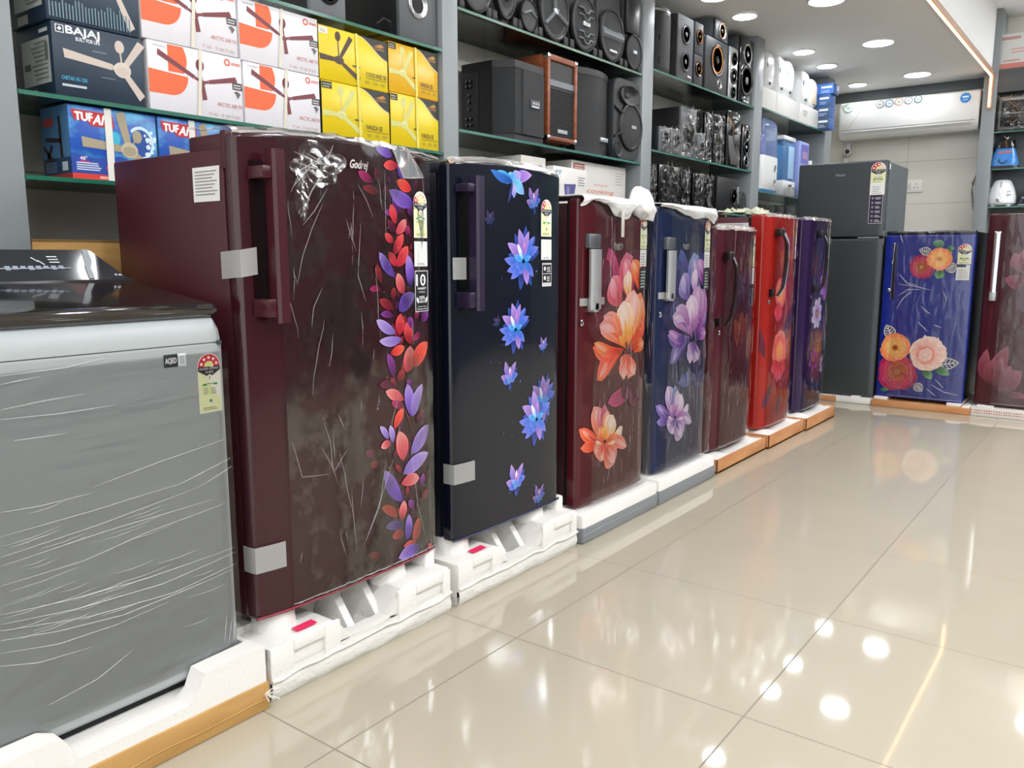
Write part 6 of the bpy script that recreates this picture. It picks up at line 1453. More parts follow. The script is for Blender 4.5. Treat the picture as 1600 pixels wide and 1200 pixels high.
# big portable speakers with round faces on the top shelf
def trolley(label, y, z, r, d, h, style, xf=-2.462):
    t = thing('trolley_speaker', label, 'speaker', (xf, y, z), 0, 'portable speakers on the top shelf'); W = 2 * r * 0.98
    o = MB(m=M_CABD)
    rings = []
    for x, k in ((-d, 0.86), (-d + 0.02, 0.92), (-0.05, 0.97), (-0.02, 0.94)):
        rings.append([(x, W * 0.5 * k * (abs(math.cos(a)) ** 0.55) * (1 if math.cos(a) > 0 else -1), max(0.001, h / 2 + h * 0.5 * (1 if x < -0.03 else 0.985) * (abs(math.sin(a)) ** 0.5) * (1 if math.sin(a) > 0 else -1))) for a in [2 * PI * (i + 0.5) / 28 for i in range(28)]])
    o.loft(rings); o.build('housing', t)
    cz = min(r * 1.02, h / 2) if style != 'horn' else r * 1.0
    asp = (h * 0.5 / r * 0.94) if style == 'tall' else 1.04; zc = h / 2 if style == 'tall' else r * 1.04
    o = MB(m=M_CABB); o.lathe([(-0.022, r * 0.90), (0.0, r * 0.98), (0.012, r * 0.96), (0.014, r * 0.90), (0.008, r * 0.86)], 0, zc, None, 36, 0.96, asp if style == 'tall' else 1.04); o.build('rim', t)
    g = MB(m=M_GRILL if style != 'grey' else M_GRILLG); g.lathe([(0.006, r * 0.86), (0.012, r * 0.5), (0.013, 0.0005)], 0, zc, None, 36, 0.96, asp if style == 'tall' else 1.04); g.build('grille', t)
    o = MB(m=M_GREYF)
    if style == 'spokes':
        for an in (100, 220, 340):
            c_, s_ = math.cos(R(an)), math.sin(R(an)); o.tube([(0.014, 0.1 * r * c_, zc + 0.1 * r * s_), (0.012, 0.82 * r * c_, zc + 0.82 * r * s_)], 0.010)
        o.box(0.008, -0.02, zc - 0.014, 0.022, 0.02, zc + 0.014, M_SILVER, bev=0.003)
    elif style == 'lines':
        for k in (-0.55, -0.3, 0.3, 0.55):
            o.tube([(0.014, -0.5 * r, zc + k * r), (0.016, -0.2 * r, zc + k * r), (0.016, -0.05 * r, zc + (k - 0.15) * r), (0.016, 0.15 * r, zc + (k - 0.15) * r), (0.016, 0.3 * r, zc + k * r), (0.014, 0.55 * r, zc + k * r)], 0.005)
        o.box(0.008, -0.03, zc - 0.012, 0.02, 0.035, zc + 0.012, M_SILVER, bev=0.003)
    elif style == 'band':
        o.prism([(0.010, zc - 0.02), (0.022, zc - 0.005), (0.022, zc + 0.005), (0.010, zc + 0.03)], 'y', -0.8 * r, 0.8 * r); o.box(0.008, -0.03, zc - 0.62 * r, 0.012, 0.05, zc - 0.54 * r, M_SILVER)
    elif style == 'tall': o.lathe([(0.012, r * 0.35), (0.018, r * 0.25), (0.019, 0.0005)], 0, zc * 0.6, M_CONE, 24)
    elif style == 'horn':
        o.m = M_CABB; o.box(-0.02, -r * 0.8, 2.06 * r, 0.006, r * 0.8, h - 0.01, bev=0.01); o.box(-0.01, -r * 0.55, 2.2 * r, 0.008, r * 0.55, h - 0.05, M_CONE, bev=0.006); o.box(0.006, -0.02, zc - 0.01, 0.018, 0.02, zc + 0.01, M_SILVER, bev=0.002)
    else: o.tube([(0.012, -0.7 * r, zc), (0.018, 0, zc + 0.02), (0.012, 0.7 * r, zc)], 0.006)
    o.build('face_trim', t)
    o = MB(m=M_CABB)
    for sg in (-1, 1): o.box(-0.05, sg * r * 0.82 - 0.02, 0.002, 0.006, sg * r * 0.82 + 0.02, 0.05, bev=0.008)
    o.build('corner_guards', t)
    return t
for lb, y, r, h, st in (('dark round-faced portable speaker at the near end of the top shelf', 2.985, 0.115, 0.42, 'grey'), ('dark portable speaker with a slim tall face, second on the top shelf', 3.20, 0.095, 0.44, 'tall'), ('slim dark portable speaker with a small low grille, third on the top shelf', 3.383, 0.075, 0.44, 'grey'),
                         ('round portable speaker with three grille spokes over the wooden speaker', 3.60, 0.138, 0.46, 'spokes'), ('round portable speaker with ribbed grille lines over the grey column speaker', 3.885, 0.138, 0.46, 'lines'), ('round portable speaker with a slanted band across its face', 4.17, 0.138, 0.44, 'band'), ('portable speaker with a horn above its round grille, next to the grey upright', 4.42, 0.097, 0.42, 'horn')):
    trolley(lb, y, 2.215, r, 0.26, h, st)

# the four loudspeakers on the middle shelf of that bay
t = thing('loudspeaker', 'big black two-face loudspeaker with dials down its side, on the glass shelf', 'speaker', (-2.465, 3.235, 1.705), 0, 'large loudspeakers'); H = 0.37; Wp = 0.295
o = MB(m=M_CABB); o.prism([(-0.29, 0.0), (-0.10, 0.0), (-0.012, 0.06), (-0.012, Wp - 0.0), (-0.29, Wp)], 'z', 0.0005, H); o.prism([(-0.292, -0.002), (-0.10, -0.002), (-0.006, 0.058), (-0.006, Wp), (-0.292, Wp)], 'z', H - 0.03, H + 0.004); o.prism([(-0.2, 0.0), (-0.10, -0.001), (-0.008, 0.058), (-0.008, Wp), (-0.2, Wp)], 'z', 0.0005, 0.028); o.build('cabinet', t)
o = MB(m=M_GRILL); o.prism([(-0.098, -0.004), (-0.004, 0.056), (-0.004, 0.11), (0.002, 0.114), (0.002, Wp - 0.006), (-0.012, Wp - 0.006), (-0.10, 0.004)], 'z', 0.034, H - 0.034); o.build('grille', t)
o = MB(m=M_SILVER); o.box(0.001, 0.17, 0.165, 0.006, 0.25, 0.205, P('badge_dark', '#44474a', 0.4), bev=0.002)
for i in range(3): o.box(0.005, 0.19 + 0.02 * i, 0.185, 0.0065, 0.20 + 0.02 * i, 0.195)
o.box(0.005, 0.18, 0.170, 0.0065, 0.24, 0.177); o.build('badge', t)
o = MB(m=M_CABD); o.box(-0.285, -0.006, 0.03, -0.19, 0.0, 0.33, bev=0.003); o.build('control_plate', t)
for i, zz in enumerate((0.285, 0.262, 0.22, 0.19, 0.155, 0.11, 0.08)):
    for xx in ((-0.225, -0.25) if i in (0, 1, 5, 6) else (-0.235,)):
        o = MB(m=M_BLACKGLOSS); o.tube([(xx, -0.006, zz), (xx, -0.020, zz)], 0.008, None, 10); o.box(xx - 0.001, -0.0215, zz, xx + 0.001, -0.019, zz + 0.007, M_SILVER); o.build('knob', t)
t = thing('loudspeaker', 'red wooden loudspeaker with silver corners and black grille', 'speaker', (-2.468, 3.565, 1.705), 0, 'large loudspeakers'); H = 0.455; Wp = 0.275
o = MB(m=M_WOODR); o.box(-0.27, 0, 0.036, -0.03, Wp, H, bev=0.004)
for a_ in ((0, 0.036, 0.022, H), (Wp - 0.022, 0.036, Wp, H), (0.02, 0.036, Wp - 0.02, 0.056), (0.02, H - 0.028, Wp - 0.02, H)): o.box(-0.031, a_[0], a_[1], 0.0, a_[2], a_[3], bev=0.003)
o.build('cabinet', t)
o = MB(m=M_CABB); o.box(-0.03, 0.02, 0.055, -0.012, Wp - 0.02, H - 0.026)
for i in range(24): o.box(-0.013, 0.024, 0.062 + 0.0098 * i, -0.007, Wp - 0.024, 0.0665 + 0.0098 * i, M_GRILL)
o.box(-0.014, 0.022, 0.305, -0.007, Wp - 0.022, 0.335, P('speaker_slate', '#6a7076', 0.35)); o.build('grille', t)
o = MB(m=M_SILVER); o.box(-0.007, 0.10, 0.078, -0.005, 0.19, 0.096)
o.build('badge', t)
for yy in (0, Wp - 0.022):
    for zz in (0.036, H - 0.02): o = MB(m=M_CHROME); o.box(-0.034, yy - 0.002, zz - 0.002, 0.002, yy + 0.024, zz + 0.022, bev=0.004); o.build('corner_guard', t)
for yy in (0.03, Wp - 0.06):
    for xx in (-0.24, -0.06): o = MB(m=M_BLACKMAT); o.lathe([(0.0005, 0.018), (0.037, 0.014)], yy + 0.015, 0, axis='z', cx=xx, n=14); o.build('foot', t)
t = thing('loudspeaker', 'plain charcoal bowed-front loudspeaker with a small badge', 'speaker', (-2.465, 3.868, 1.705), 0, 'large loudspeakers'); H = 0.445; Wp = 0.335
bow = [(0.02 * 0 - 0.05 + 0.05 * math.sin(PI * (i / 16) * 0.86 + 0.22) , Wp * i / 16) for i in range(17)]
o = MB(m=M_CABD); o.prism(bow + [(-0.26, Wp * 0.85), (-0.26, Wp * 0.15)], 'z', 0.0005, H, None, True); o.build('cabinet', t)
o = MB(m=M_GRILL); o.prism([(a_ + 0.004, b_ * 0.98 + 0.003) for a_, b_ in bow] + [(-0.06, Wp * 0.97), (-0.06, Wp * 0.03)], 'z', 0.03, H - 0.03, None, True); o.build('grille', t)
o = MB(m=M_CABB); o.prism([(a_ + 0.006, b_) for a_, b_ in bow] + [(-0.1, Wp), (-0.1, 0)], 'z', H - 0.03, H + 0.002); o.prism([(a_ + 0.006, b_) for a_, b_ in bow] + [(-0.1, Wp), (-0.1, 0)], 'z', 0.001, 0.032); o.build('end_caps', t)
o = MB(m=M_SILVER); o.box(0.001, 0.20, 0.075, 0.008, 0.28, 0.098, bev=0.001); o.build('badge', t)
t = thing('loudspeaker', 'moulded black loudspeaker with flared horn and round bass port, next to the grey upright', 'speaker', (-2.463, 4.21, 1.705), 0, 'large loudspeakers'); H = 0.455; Wp = 0.312
o = MB(m=M_CABD); rings = []
for x, k in ((-0.25, 0.8), (-0.06, 0.97), (-0.01, 1.0), (0.0, 0.975)):
    rings.append([(x, Wp / 2 + Wp / 2 * k * (abs(math.cos(a)) ** 0.35) * (1 if math.cos(a) > 0 else -1), max(0.0008, H / 2 + H / 2 * (k if x > -0.2 else 0.95) * (abs(math.sin(a)) ** 0.3) * (1 if math.sin(a) > 0 else -1))) for a in [2 * PI * (i + 0.5) / 36 for i in range(36)]])
o.loft(rings); o.build('cabinet', t)
o = MB(m=M_CABB); o.lathe([(0.001, 0.105), (0.016, 0.104), (0.018, 0.098), (0.006, 0.06), (-0.0, 0.02)], Wp * 0.55, H * 0.80, None, 28, 1.1, 0.55); o.lathe([(0.004, 0.02), (0.012, 0.014), (0.014, 0.0005)], Wp * 0.45, H * 0.8, M_CABD, 14); o.build('horn', t)
o = MB(m=M_CABB); o.lathe([(0.0, 0.15), (0.014, 0.145), (0.016, 0.132), (0.01, 0.125)], Wp * 0.62, H * 0.42, None, 36, 0.92, 0.92); o.lathe([(0.01, 0.126), (0.018, 0.06), (0.019, 0.0005)], Wp * 0.62, H * 0.42, M_GRILL, 36, 0.92, 0.92)
o.build('woofer_grille', t)
o = MB(m=M_CABB)
for dz in (0.055, -0.055): o.tube([(0.004, 0.01, H * 0.45 + dz * 1.5), (0.010, Wp * 0.25, H * 0.45 + dz), (0.014, Wp * 0.3, H * 0.45 + dz)], 0.007)
o.build('brace', t)
o = MB(); port(o, Wp * 0.2, H * 0.12, 0.045, M_CABD); o.build('bass_port', t)
o = MB(m=M_SILVER); o.box(0.017, Wp * 0.58, H * 0.40, 0.021, Wp * 0.76, H * 0.44); o.build('badge', t)

# white appliance cartons on the hidden lower shelf
def smart_front(o, W, H):
    o.text('smart', 0.52 * W, 0.64 * H, 0.055 * H, '#e0a088', align='C', w=0.26 * W); o.text('cooking', 0.52 * W, 0.53 * H, 0.07 * H, '#dd8a62', align='C', w=0.50 * W, shear=0.2, bold=0.02)
    o.disc(0.55 * W, 0.28 * H, 0.24 * W, '#c98a58', 0.18 * H, a0=0, a1=PI); o.disc(0.55 * W, 0.28 * H, 0.18 * W, '#b86a3a', 0.10 * H, a0=0, a1=PI)
    o.rect(0.03 * W, 0.86 * H, 0.22 * W, 0.96 * H, '#a85a50'); o.lines(0.05 * W, 0.88 * H, 0.20 * W, 0.95 * H, 2, '#e0c8c0', 0.5, 0); o.lines(0.80 * W, 0.70 * H, 0.96 * W, 0.93 * H, 5, '#c8c2ba', 0.4)
def ss_front(o, W, H):
    o.text('SS', 0.03 * W, 0.84 * H, 0.09 * H, '#3f86c0', w=0.20 * W, bold=0.04, shear=0.2); o.poly([(0.34 * W, 0.48 * H), (0.60 * W, 0.48 * H), (0.66 * W, 0.72 * H), (0.30 * W, 0.70 * H)], '#54508a'); o.rect(0.38 * W, 0.5 * H, 0.46 * W, 0.66 * H, '#8a84b8'); o.rect(0.36 * W, 0.42 * H, 0.6 * W, 0.48 * H, '#3a3860')
    o.lines(0.72 * W, 0.70 * H, 0.95 * W, 0.88 * H, 4, '#8a9098', 0.4); o.lines(0.05 * W, 0.6 * H, 0.2 * W, 0.7 * H, 3, '#c0c4c8', 0.4)
def face_front(o, W, H):
    o.disc(0.76 * W, 0.80 * H, 0.09 * W, '#b9805c', 0.07 * H); o.disc(0.76 * W, 0.845 * H, 0.10 * W, '#3a2418', 0.04 * H); o.rect(0.6 * W, 0.6 * H, 0.92 * W, 0.72 * H, '#d8c0b0')
def red_front(o, W, H): o.rect(0.06 * W, 0.40 * H, 0.75 * W, 0.85 * H, '#a85048'); o.lines(0.1 * W, 0.48 * H, 0.7 * W, 0.78 * H, 2, '#e0c8c0', 0.5, 0)
for nm, lb, y0, y1, z0, z1, art, xf in (('appliance_carton', 'cream carton with orange cooking lettering behind the wine red fridge', 3.885, 4.486, 1.32, 1.672, smart_front, -2.53), ('appliance_carton', 'white carton with a purple pot picture beside the cooking carton', 3.602, 3.925, 1.32, 1.612, ss_front, -2.455),
                                        ('appliance_carton', 'white carton with a small face picture behind the blue lotus fridge', 3.38, 3.595, 1.32, 1.648, face_front, -2.50)):
    carton(nm, lb, y0, y1, z0, z1, '#e4e1da', art, 0.07 if art is ss_front else 0.2, 'white kitchen appliance cartons', xf)

# ------------------------------------------------------------------ small hi-fi speakers, third bay
BG, SV = M_BLACKGLOSS, M_SILV2
GT, GM, GB_ = 'speakers on the upper hi-fi shelf', 'speakers on the middle hi-fi shelf', 'speakers on the bottom hi-fi shelf'
t = thing('loudspeaker', 'tall dark cylinder speaker at the near end of the upper hi-fi shelf', 'speaker', (-2.53, 4.84, 2.27), 0, GT)
MB(m=M_CABD).lathe([(0.0005, 0.10), (0.02, 0.115), (0.36, 0.115), (0.385, 0.108)], 0, 0, axis='z', n=28, sy=0.62, sz=1.0).build('cabinet', t)
o = MB(m=M_GRILL); o.lathe([(0.03, 0.118), (0.345, 0.118)], 0, 0, axis='z', n=28, sy=0.62, sz=0.98); o.build('grille', t)
o = MB(m=SV); o.lathe([(0.36, 0.119), (0.375, 0.116), (0.395, 0.085), (0.40, 0.03)], 0, 0, axis='z', n=28, sy=0.62, sz=1.0); o.build('top_cap', t)
o = MB(m=M_BLACKMAT); o.box(0.05, -0.075, 0.05, 0.062, -0.045, 0.09); o.box(0.05, -0.075, 0.19, 0.062, -0.045, 0.22); o.build('vent', t)
t = speaker('grey rounded speaker with two pale cones behind its front', 5.0, 5.235, 2.27, 0.40, 0.22, M_GRILLG, M_CABD, (('d', 0.5, 0.72, 0.062, M_GRILLG, M_GREYF, M_GREYF), ('d', 0.5, 0.30, 0.062, M_GRILLG, M_GREYF, M_GREYF), ('b', 0.62, 0.06, 0.8, 0.10, SV)), GT, bev=0.02)
for i, zz in enumerate((2.27, 2.472)):
    speaker(['small speaker with an orange cone, lower of a stacked pair', 'small speaker with an orange cone, upper of a stacked pair'][i], 5.255, 5.38, zz, 0.20, 0.16, M_CABD, M_CABD, (('d', 0.5, 0.55, 0.048, BG, M_ORANGEC, M_CONE),), GT)
speaker('grey subwoofer with one big orange cone on the upper hi-fi shelf', 5.43, 5.80, 2.27, 0.355, 0.26, M_CABD, P('sub_side', '#4a4f54', 0.4), (('d', 0.5, 0.62, 0.105, BG, M_ORANGEC, M_CONE), ('p', 0.62, 0.18, 0.035, SV)), GT, bev=0.03)
speaker('small satellite speaker standing on the orange-coned subwoofer', 5.57, 5.79, 2.6255, 0.135, 0.2, M_CABD, P('sub_side'), (('d', 0.5, 0.5, 0.055, SV, M_ORANGEC, M_CONE),), GT, bev=0.02)
speaker('narrow silver speaker with stacked cones beside the tall glossy one', 5.84, 5.985, 2.27, 0.36, 0.2, SV, M_CABD, (('d', 0.5, 0.78, 0.045, BG), ('d', 0.5, 0.45, 0.055, BG, M_GREYF, SV), ('d', 0.5, 0.14, 0.04, BG)), GT, bev=0.01)
speaker('tall glossy black speaker with big woofer, next to the water heaters', 6.03, 6.285, 2.27, 0.47, 0.28, BG, M_CABD, (('d', 0.5, 0.76, 0.075, SV, M_CONE, SV), ('d', 0.5, 0.36, 0.115, BG, M_CONE, M_GREYF), ('k', 0.3, 0.08, 0.014), ('b', 0.3, 0.02, 0.7, 0.05, SV)), GT, bev=0.008)
# middle shelf
for lb, y0, y1, h in (('small film-wrapped satellite speaker at the near end of the middle hi-fi shelf', 4.775, 4.915, 0.155), ('second small film-wrapped satellite speaker on the middle hi-fi shelf', 4.935, 5.065, 0.16)):
    speaker(lb, y0, y1, 1.797, h, 0.12, M_GREYF, M_CABB, (('d', 0.5, 0.55, 0.045, SV),), GM, bev=0.02, wrap=True, xf=-2.455)
speaker('big black subwoofer whose whole front is wrapped in shiny crumpled film', 5.08, 5.31, 1.797, 0.315, 0.30, M_GREYF, M_CABB, (('d', 0.5, 0.45, 0.08, BG), ('k', 0.5, 0.8, 0.02)), GM, wrap=True, xf=-2.46)
speaker('small crumple-wrapped satellite in front of the wrapped subwoofer', 5.325, 5.44, 1.797, 0.175, 0.12, M_GREYF, M_CABB, (('d', 0.5, 0.5, 0.04, SV),), GM, bev=0.02, wrap=True, xf=-2.452)
speaker('slim black speaker right behind the small crumple-wrapped satellite', 5.455, 5.545, 1.797, 0.33, 0.2, BG, M_CABB, (('d', 0.5, 0.7, 0.035, SV), ('d', 0.5, 0.35, 0.035, SV)), GM, wrap=True)
speaker('black tower speaker with wavy glossy front on the middle hi-fi shelf', 5.58, 5.76, 1.797, 0.335, 0.22, BG, M_CABB, (('d', 0.4, 0.72, 0.04, BG), ('d', 0.5, 0.42, 0.06, BG), ('d', 0.6, 0.14, 0.04, SV)), GM, bev=0.012, wrap=True)
t = speaker('black subwoofer with striped grey front on the middle hi-fi shelf', 5.84, 6.10, 1.797, 0.395, 0.28, BG, M_CABB, (('k', 0.62, 0.66, 0.022), ('b', 0.35, 0.86, 0.7, 0.9, SV)), GM, bev=0.008)
o = MB(m=SV); Wq, Hq = 0.26, 0.395
for i in range(6): o.tube([(0.004, Wq * (0.06 + 0.05 * i), Hq * 0.55), (0.006, Wq * (0.12 + 0.07 * i), Hq * 0.3), (0.005, Wq * (0.3 + 0.11 * i), Hq * 0.05)], 0.0045, None, 6)
o.build('stripe_trim', t)
speaker('narrow tower speaker with shiny round cones at the far end of the middle hi-fi shelf', 6.135, 6.28, 1.797, 0.335, 0.2, BG, M_CABB, (('d', 0.5, 0.78, 0.04, SV), ('d', 0.5, 0.5, 0.055, BG, M_GREYF, SV), ('d', 0.5, 0.2, 0.04, SV)), GM, bev=0.02)
# bottom shelf
for lb, y0, y1, h, d in (('black satellite speaker at the near end of the bottom hi-fi shelf', 4.66, 4.74, 0.24, 0.18), ('wide black subwoofer with glossy film front on the bottom hi-fi shelf', 4.80, 5.08, 0.262, 0.3), ('slim black wrapped satellite beside the wide black subwoofer', 5.11, 5.22, 0.25, 0.2), ('black wrapped speaker with shiny dials, mid bottom hi-fi shelf', 5.30, 5.47, 0.245, 0.24), ('slim black wrapped satellite beside the open black box speaker', 5.50, 5.585, 0.24, 0.18)):
    speaker(lb, y0, y1, 1.46, h, d, BG, M_CABB, (('d', 0.5, 0.66, min(0.05, (y1 - y0) * 0.36), SV if y1 - y0 < 0.2 else BG), ('d', 0.5, 0.3, min(0.05, (y1 - y0) * 0.36), BG)), GB_, wrap=True)
speaker('plain black box subwoofer with a dished flank on the bottom hi-fi shelf', 5.70, 6.10, 1.46, 0.255, 0.24, M_CABB, M_CABB, (('d', 0.75, 0.5, 0.06, BG), ('b', 0.9, 0.3, 0.97, 0.8, SV)), GB_)
t = thing('loudspeaker', 'small oval black speaker at the far end of the bottom hi-fi shelf', 'speaker', (-2.47, 6.205, 1.46), 0, GB_)
o = MB(m=M_CABD); o.lathe([(-0.12, 0.04), (-0.10, 0.06), (-0.01, 0.066), (0.0, 0.058), (0.002, 0.0005)], 0, 0.0905, None, 24, 1.1, 1.36); o.build('cabinet', t)
o = MB(m=M_GRILL); o.lathe([(0.0, 0.05), (0.006, 0.03), (0.007, 0.0005)], 0, 0.0905, None, 24, 1.1, 1.36); o.build('grille', t)

# ------------------------------------------------------------------ water heaters, purifiers and blue cartons, fourth bay
M_WPL = P('white_plastic', '#eceeee', 0.22)
M_WCARD = P('white_card', '#e2e2de', 0.5)
GH = 'white water heaters'
for i, (y0, y1, h, lb) in enumerate(((6.48, 6.80, 0.16, 'white carton under the first water heater beside the grey upright'), (6.81, 7.36, 0.16, 'wide white carton under the round water heater'), (7.37, 7.885, 0.16, 'white carton with grey print under the far water heaters'))):
    def wart(o, W, H, i=i): 
        if i == 2: o.lines(0.18 * W, 0.4 * H, 0.42 * W, 0.75 * H, 3, '#a8a8a4', 0.55)
    carton('heater_carton', lb, y0, y1, 2.295, 2.295 + h, '#e2e2de', wart, 0.26, 'white cartons under the water heaters', -2.462)
def heater(label, y, w, h, z, x=-2.48, logo=True, shape=2.4, blue=False):
    t = thing('water_heater', label, 'water heater', (x, y, z), 0, GH); o = MB(m=M_WPL); rings = []
    for xx, k in ((-0.22, 0.86), (-0.2, 0.96), (-0.06, 1.0), (-0.015, 0.93), (0.004, 0.80), (0.010, 0.55)):
        rings.append([(xx, w / 2 * k * (abs(math.cos(a)) ** (2 / shape)) * (1 if math.cos(a) > 0 else -1), max(0.0006, h / 2 + h / 2 * (k if k > 0.9 else k) * (abs(math.sin(a)) ** (2 / shape)) * (1 if math.sin(a) > 0 else -1) - (1 - k) * 0.0)) for a in [2 * PI * (i + 0.5) / 32 for i in range(32)]])
    # sit on the lowest point
    dz = min(p_[2] for r_ in rings for p_ in r_) - 0.0006
    o.loft([[(a_, b_, c_ - dz) for a_, b_, c_ in r_] for r_ in rings]); o.build('shell', t)
    o = MB(m=M_BLACKPL); o.lathe([(0.0, 0.018), (0.012, 0.016), (0.013, 0.0005)], 0, h * 0.16, None, 16, 1.3, 0.7); o.build('dial', t)
    o = MB(m=P('heater_accent', '#5f8f9c' if not blue else '#4a7aa8', 0.3)); o.lathe([(0.006, 0.012), (0.0125, 0.011), (0.013, 0.0005)], -w * 0.3 if not blue else 0, h * 0.6, None, 14, 0.7, 1.8); o.build('indicator', t)
    return t
heater('white tall water heater, nearest of the row beside the grey upright', 6.66, 0.22, 0.30, 2.4555, shape=4)
heater('white slim water heater between the tall one and the round one', 6.93, 0.16, 0.31, 2.4555, shape=3)
heater('big round white water heater in the middle of the row', 7.14, 0.25, 0.315, 2.4555, shape=2.2)
heater('white water heater with a grey dial on the far white carton', 7.54, 0.24, 0.30, 2.4555, shape=3)
t = heater('cream-fronted water heater with a blue edge, far end of the row', 7.775, 0.20, 0.27, 2.4555, shape=3, blue=True)
o = MB(m=P('cream_plate', '#dccfae', 0.4)); o.box(0.009, -0.06, 0.04, 0.013, 0.06, 0.2, bev=0.003); o.build('front_plate', t)
# blue cartons leaning out at the end of the shelf
def blue_art(o, W, H):
    o.lines(0.60 * W, 0.55 * H, 0.95 * W, 0.82 * H, 1, '#dfe6f0', 0.7, 0); o.lines(0.60 * W, 0.14 * H, 0.9 * W, 0.42 * H, 2, '#9ab0d0', 0.45)
def blue_stack(lb, x0, x1, z0, z1, base):
    W, H = x1 - x0, z1 - z0
    t = thing('blue_carton', lb, 'carton', (x0, 7.893, z0), RB, 'blue cartons stacked by the air conditioner')
    MB(m=P('card_blue_side', '#2f62b0', 0.45)).box(-0.165, 0, 0.0005, 0, W, H, bev=0.0025).build('box', t)
    o = MB(0.0006, CARDPRINT); o.rect(0.002, 0.002, W - 0.002, H - 0.002, base); blue_art(o, W, H); o.build('front_print', t)
z = 2.295
for i, (lb, h, c) in enumerate((('dark slate carton at the bottom of the stack by the air conditioner', 0.10, '#3f4f60'), ('slate blue carton, second from the bottom by the air conditioner', 0.10, '#3c5470'), ('blue carton with white lettering, third in the stack by the air conditioner', 0.10, '#2f5a94'))):
    blue_stack(lb, -2.60, -2.367, z, z + h, c); z += h + 0.0015
blue_stack('bright blue and white carton on top of the stack by the air conditioner', -2.615, -2.342, z, z + 0.09, '#3a70c0')
# purifiers
def tank_mat(name, tint, col, k):
    m = glass_mat(name, tint, 1.0); nt = m.node_tree; o = nt.nodes['Material Output']; src = o.inputs[0].links[0].from_socket
    df = nt.nodes.new('ShaderNodeBsdfDiffuse'); df.inputs[0].default_value = (*lin(col), 1); mx = nt.nodes.new('ShaderNodeMixShader'); mx.inputs[0].default_value = k
    nt.links.new(src, mx.inputs[1]); nt.links.new(df.outputs[0], mx.inputs[2]); nt.links.new(mx.outputs[0], o.inputs[0]); return m
M_TANKB = tank_mat('blue_tank', (0.72, 0.84, 0.97), '#7db4e6', 0.35)
M_TANKV = tank_mat('violet_tank', (0.84, 0.89, 1.0), '#a9c0f0', 0.30)
M_WATERB = P('filter_blue', '#7fb8e6', 0.3)
GP = 'water purifiers'
def rounded(w, d, r=0.04, n=6, cx=0.0):
    pts = []
    for sx, sy, a0 in ((1, 1, 0), (-1, 1, 90), (-1, -1, 180), (1, -1, 270)):
        for i in range(n + 1):
            a = R(a0 + 90 * i / n); pts.append((cx + sx * (d / 2 - r) + r * math.cos(a), sy * (w / 2 - r) + r * math.sin(a)))
    return pts
t = thing('water_purifier', 'white water purifier with a clear blue domed tank full of parts, nearest the grey upright', 'water purifier', (-2.60, 6.76, 1.66), 0, GP); W = 0.40
o = MB(m=M_WPL); o.loft([[(x, y, z_) for x, y in rounded(W * k, 0.26 * k, 0.06)] for z_, k in ((0.0005, 0.94), (0.02, 1.0), (0.27, 1.0), (0.29, 0.98), (0.292, 0.9))]); o.build('base', t)
o = MB(m=P('purifier_blue', '#4a86c0', 0.3)); o.loft([[(x, y, z_) for x, y in rounded(W * k, 0.26 * k, 0.06)] for z_, k in ((0.002, 0.97), (0.016, 1.012), (0.026, 1.006))]); o.build('foot_band', t)
o = MB(m=M_TANKV); o.loft([[(x, y, z_) for x, y in rounded(W * k, 0.26 * k, 0.06)] for z_, k in ((0.293, 0.96), (0.32, 0.97), (0.52, 0.93), (0.56, 0.88), (0.585, 0.7))]); o.build('tank', t)
o = MB(); rr = random.Random(8)
for k in range(9):
    m_ = (M_WATERB, P('filter_violet', '#9a86d0', 0.3), P('filter_teal', '#6fb0b0', 0.3), M_WPL)[k % 4]
    o.lathe([(0.30 + 0.0, 0.03), (0.33 + rr.uniform(0.04, 0.16), 0.032), (0.35 + rr.uniform(0.1, 0.16), 0.012)], rr.uniform(-0.13, 0.13), 0, m_, 14, axis='z', cx=rr.uniform(-0.06, 0.07))
o.build('filters', t)
for yy, zz, r in ((0.09, 0.20, 0.03), (0.09, 0.09, 0.022)):
    o = MB(m=M_SILV2); o.lathe([(0.131, r), (0.138, r * 0.95), (0.134, r * 0.6)], yy, zz, None, 18, 0.7); o.lathe([(0.134, r * 0.6), (0.135, 0.0005)], yy, zz, M_GREYF, 16, 0.7); o.build('dial', t)
t = thing('water_purifier', 'water purifier with a light blue rectangular tank and white lid', 'water purifier', (-2.60, 7.235, 1.66), 0, GP); W = 0.30
MB(m=M_WPL).box(-0.12, -W / 2, 0.0005, 0.13, W / 2, 0.13, bev=0.015).build('base', t)
MB(m=M_TANKB).box(-0.10, -W / 2 + 0.01, 0.132, 0.11, W / 2 - 0.01, 0.46, bev=0.02).build('tank', t)
MB(m=M_WATERB).box(-0.07, -W / 2 + 0.03, 0.135, 0.05, W / 2 - 0.05, 0.44, bev=0.02).build('filters', t)
MB(m=M_WPL).box(-0.11, -W / 2, 0.462, 0.12, W / 2, 0.50, bev=0.012).build('lid', t)
o = MB(m=P('purifier_pale', '#9cc4e6', 0.3)); o.box(0.111, -0.02, 0.15, 0.118, 0.12, 0.42, bev=0.004); o.build('front_plate', t)
o = MB(m=M_CHROME); o.tube([(0.13, -0.03, 0.08), (0.17, -0.03, 0.08), (0.175, -0.03, 0.055)], 0.009); o.box(0.13, -0.04, 0.085, 0.15, 0.02, 0.095, M_GREYF); o.build('tap', t)
t = thing('water_purifier', 'slim violet-blue water purifier with printed front, beside the graphite fridge', 'water purifier', (-2.58, 7.56, 1.66), 0, GP); W = 0.26
MB(m=P('violet_body', '#8f9fd8', 0.3)).box(-0.12, -W / 2, 0.0005, 0.12, W / 2, 0.49, bev=0.02).build('body', t)
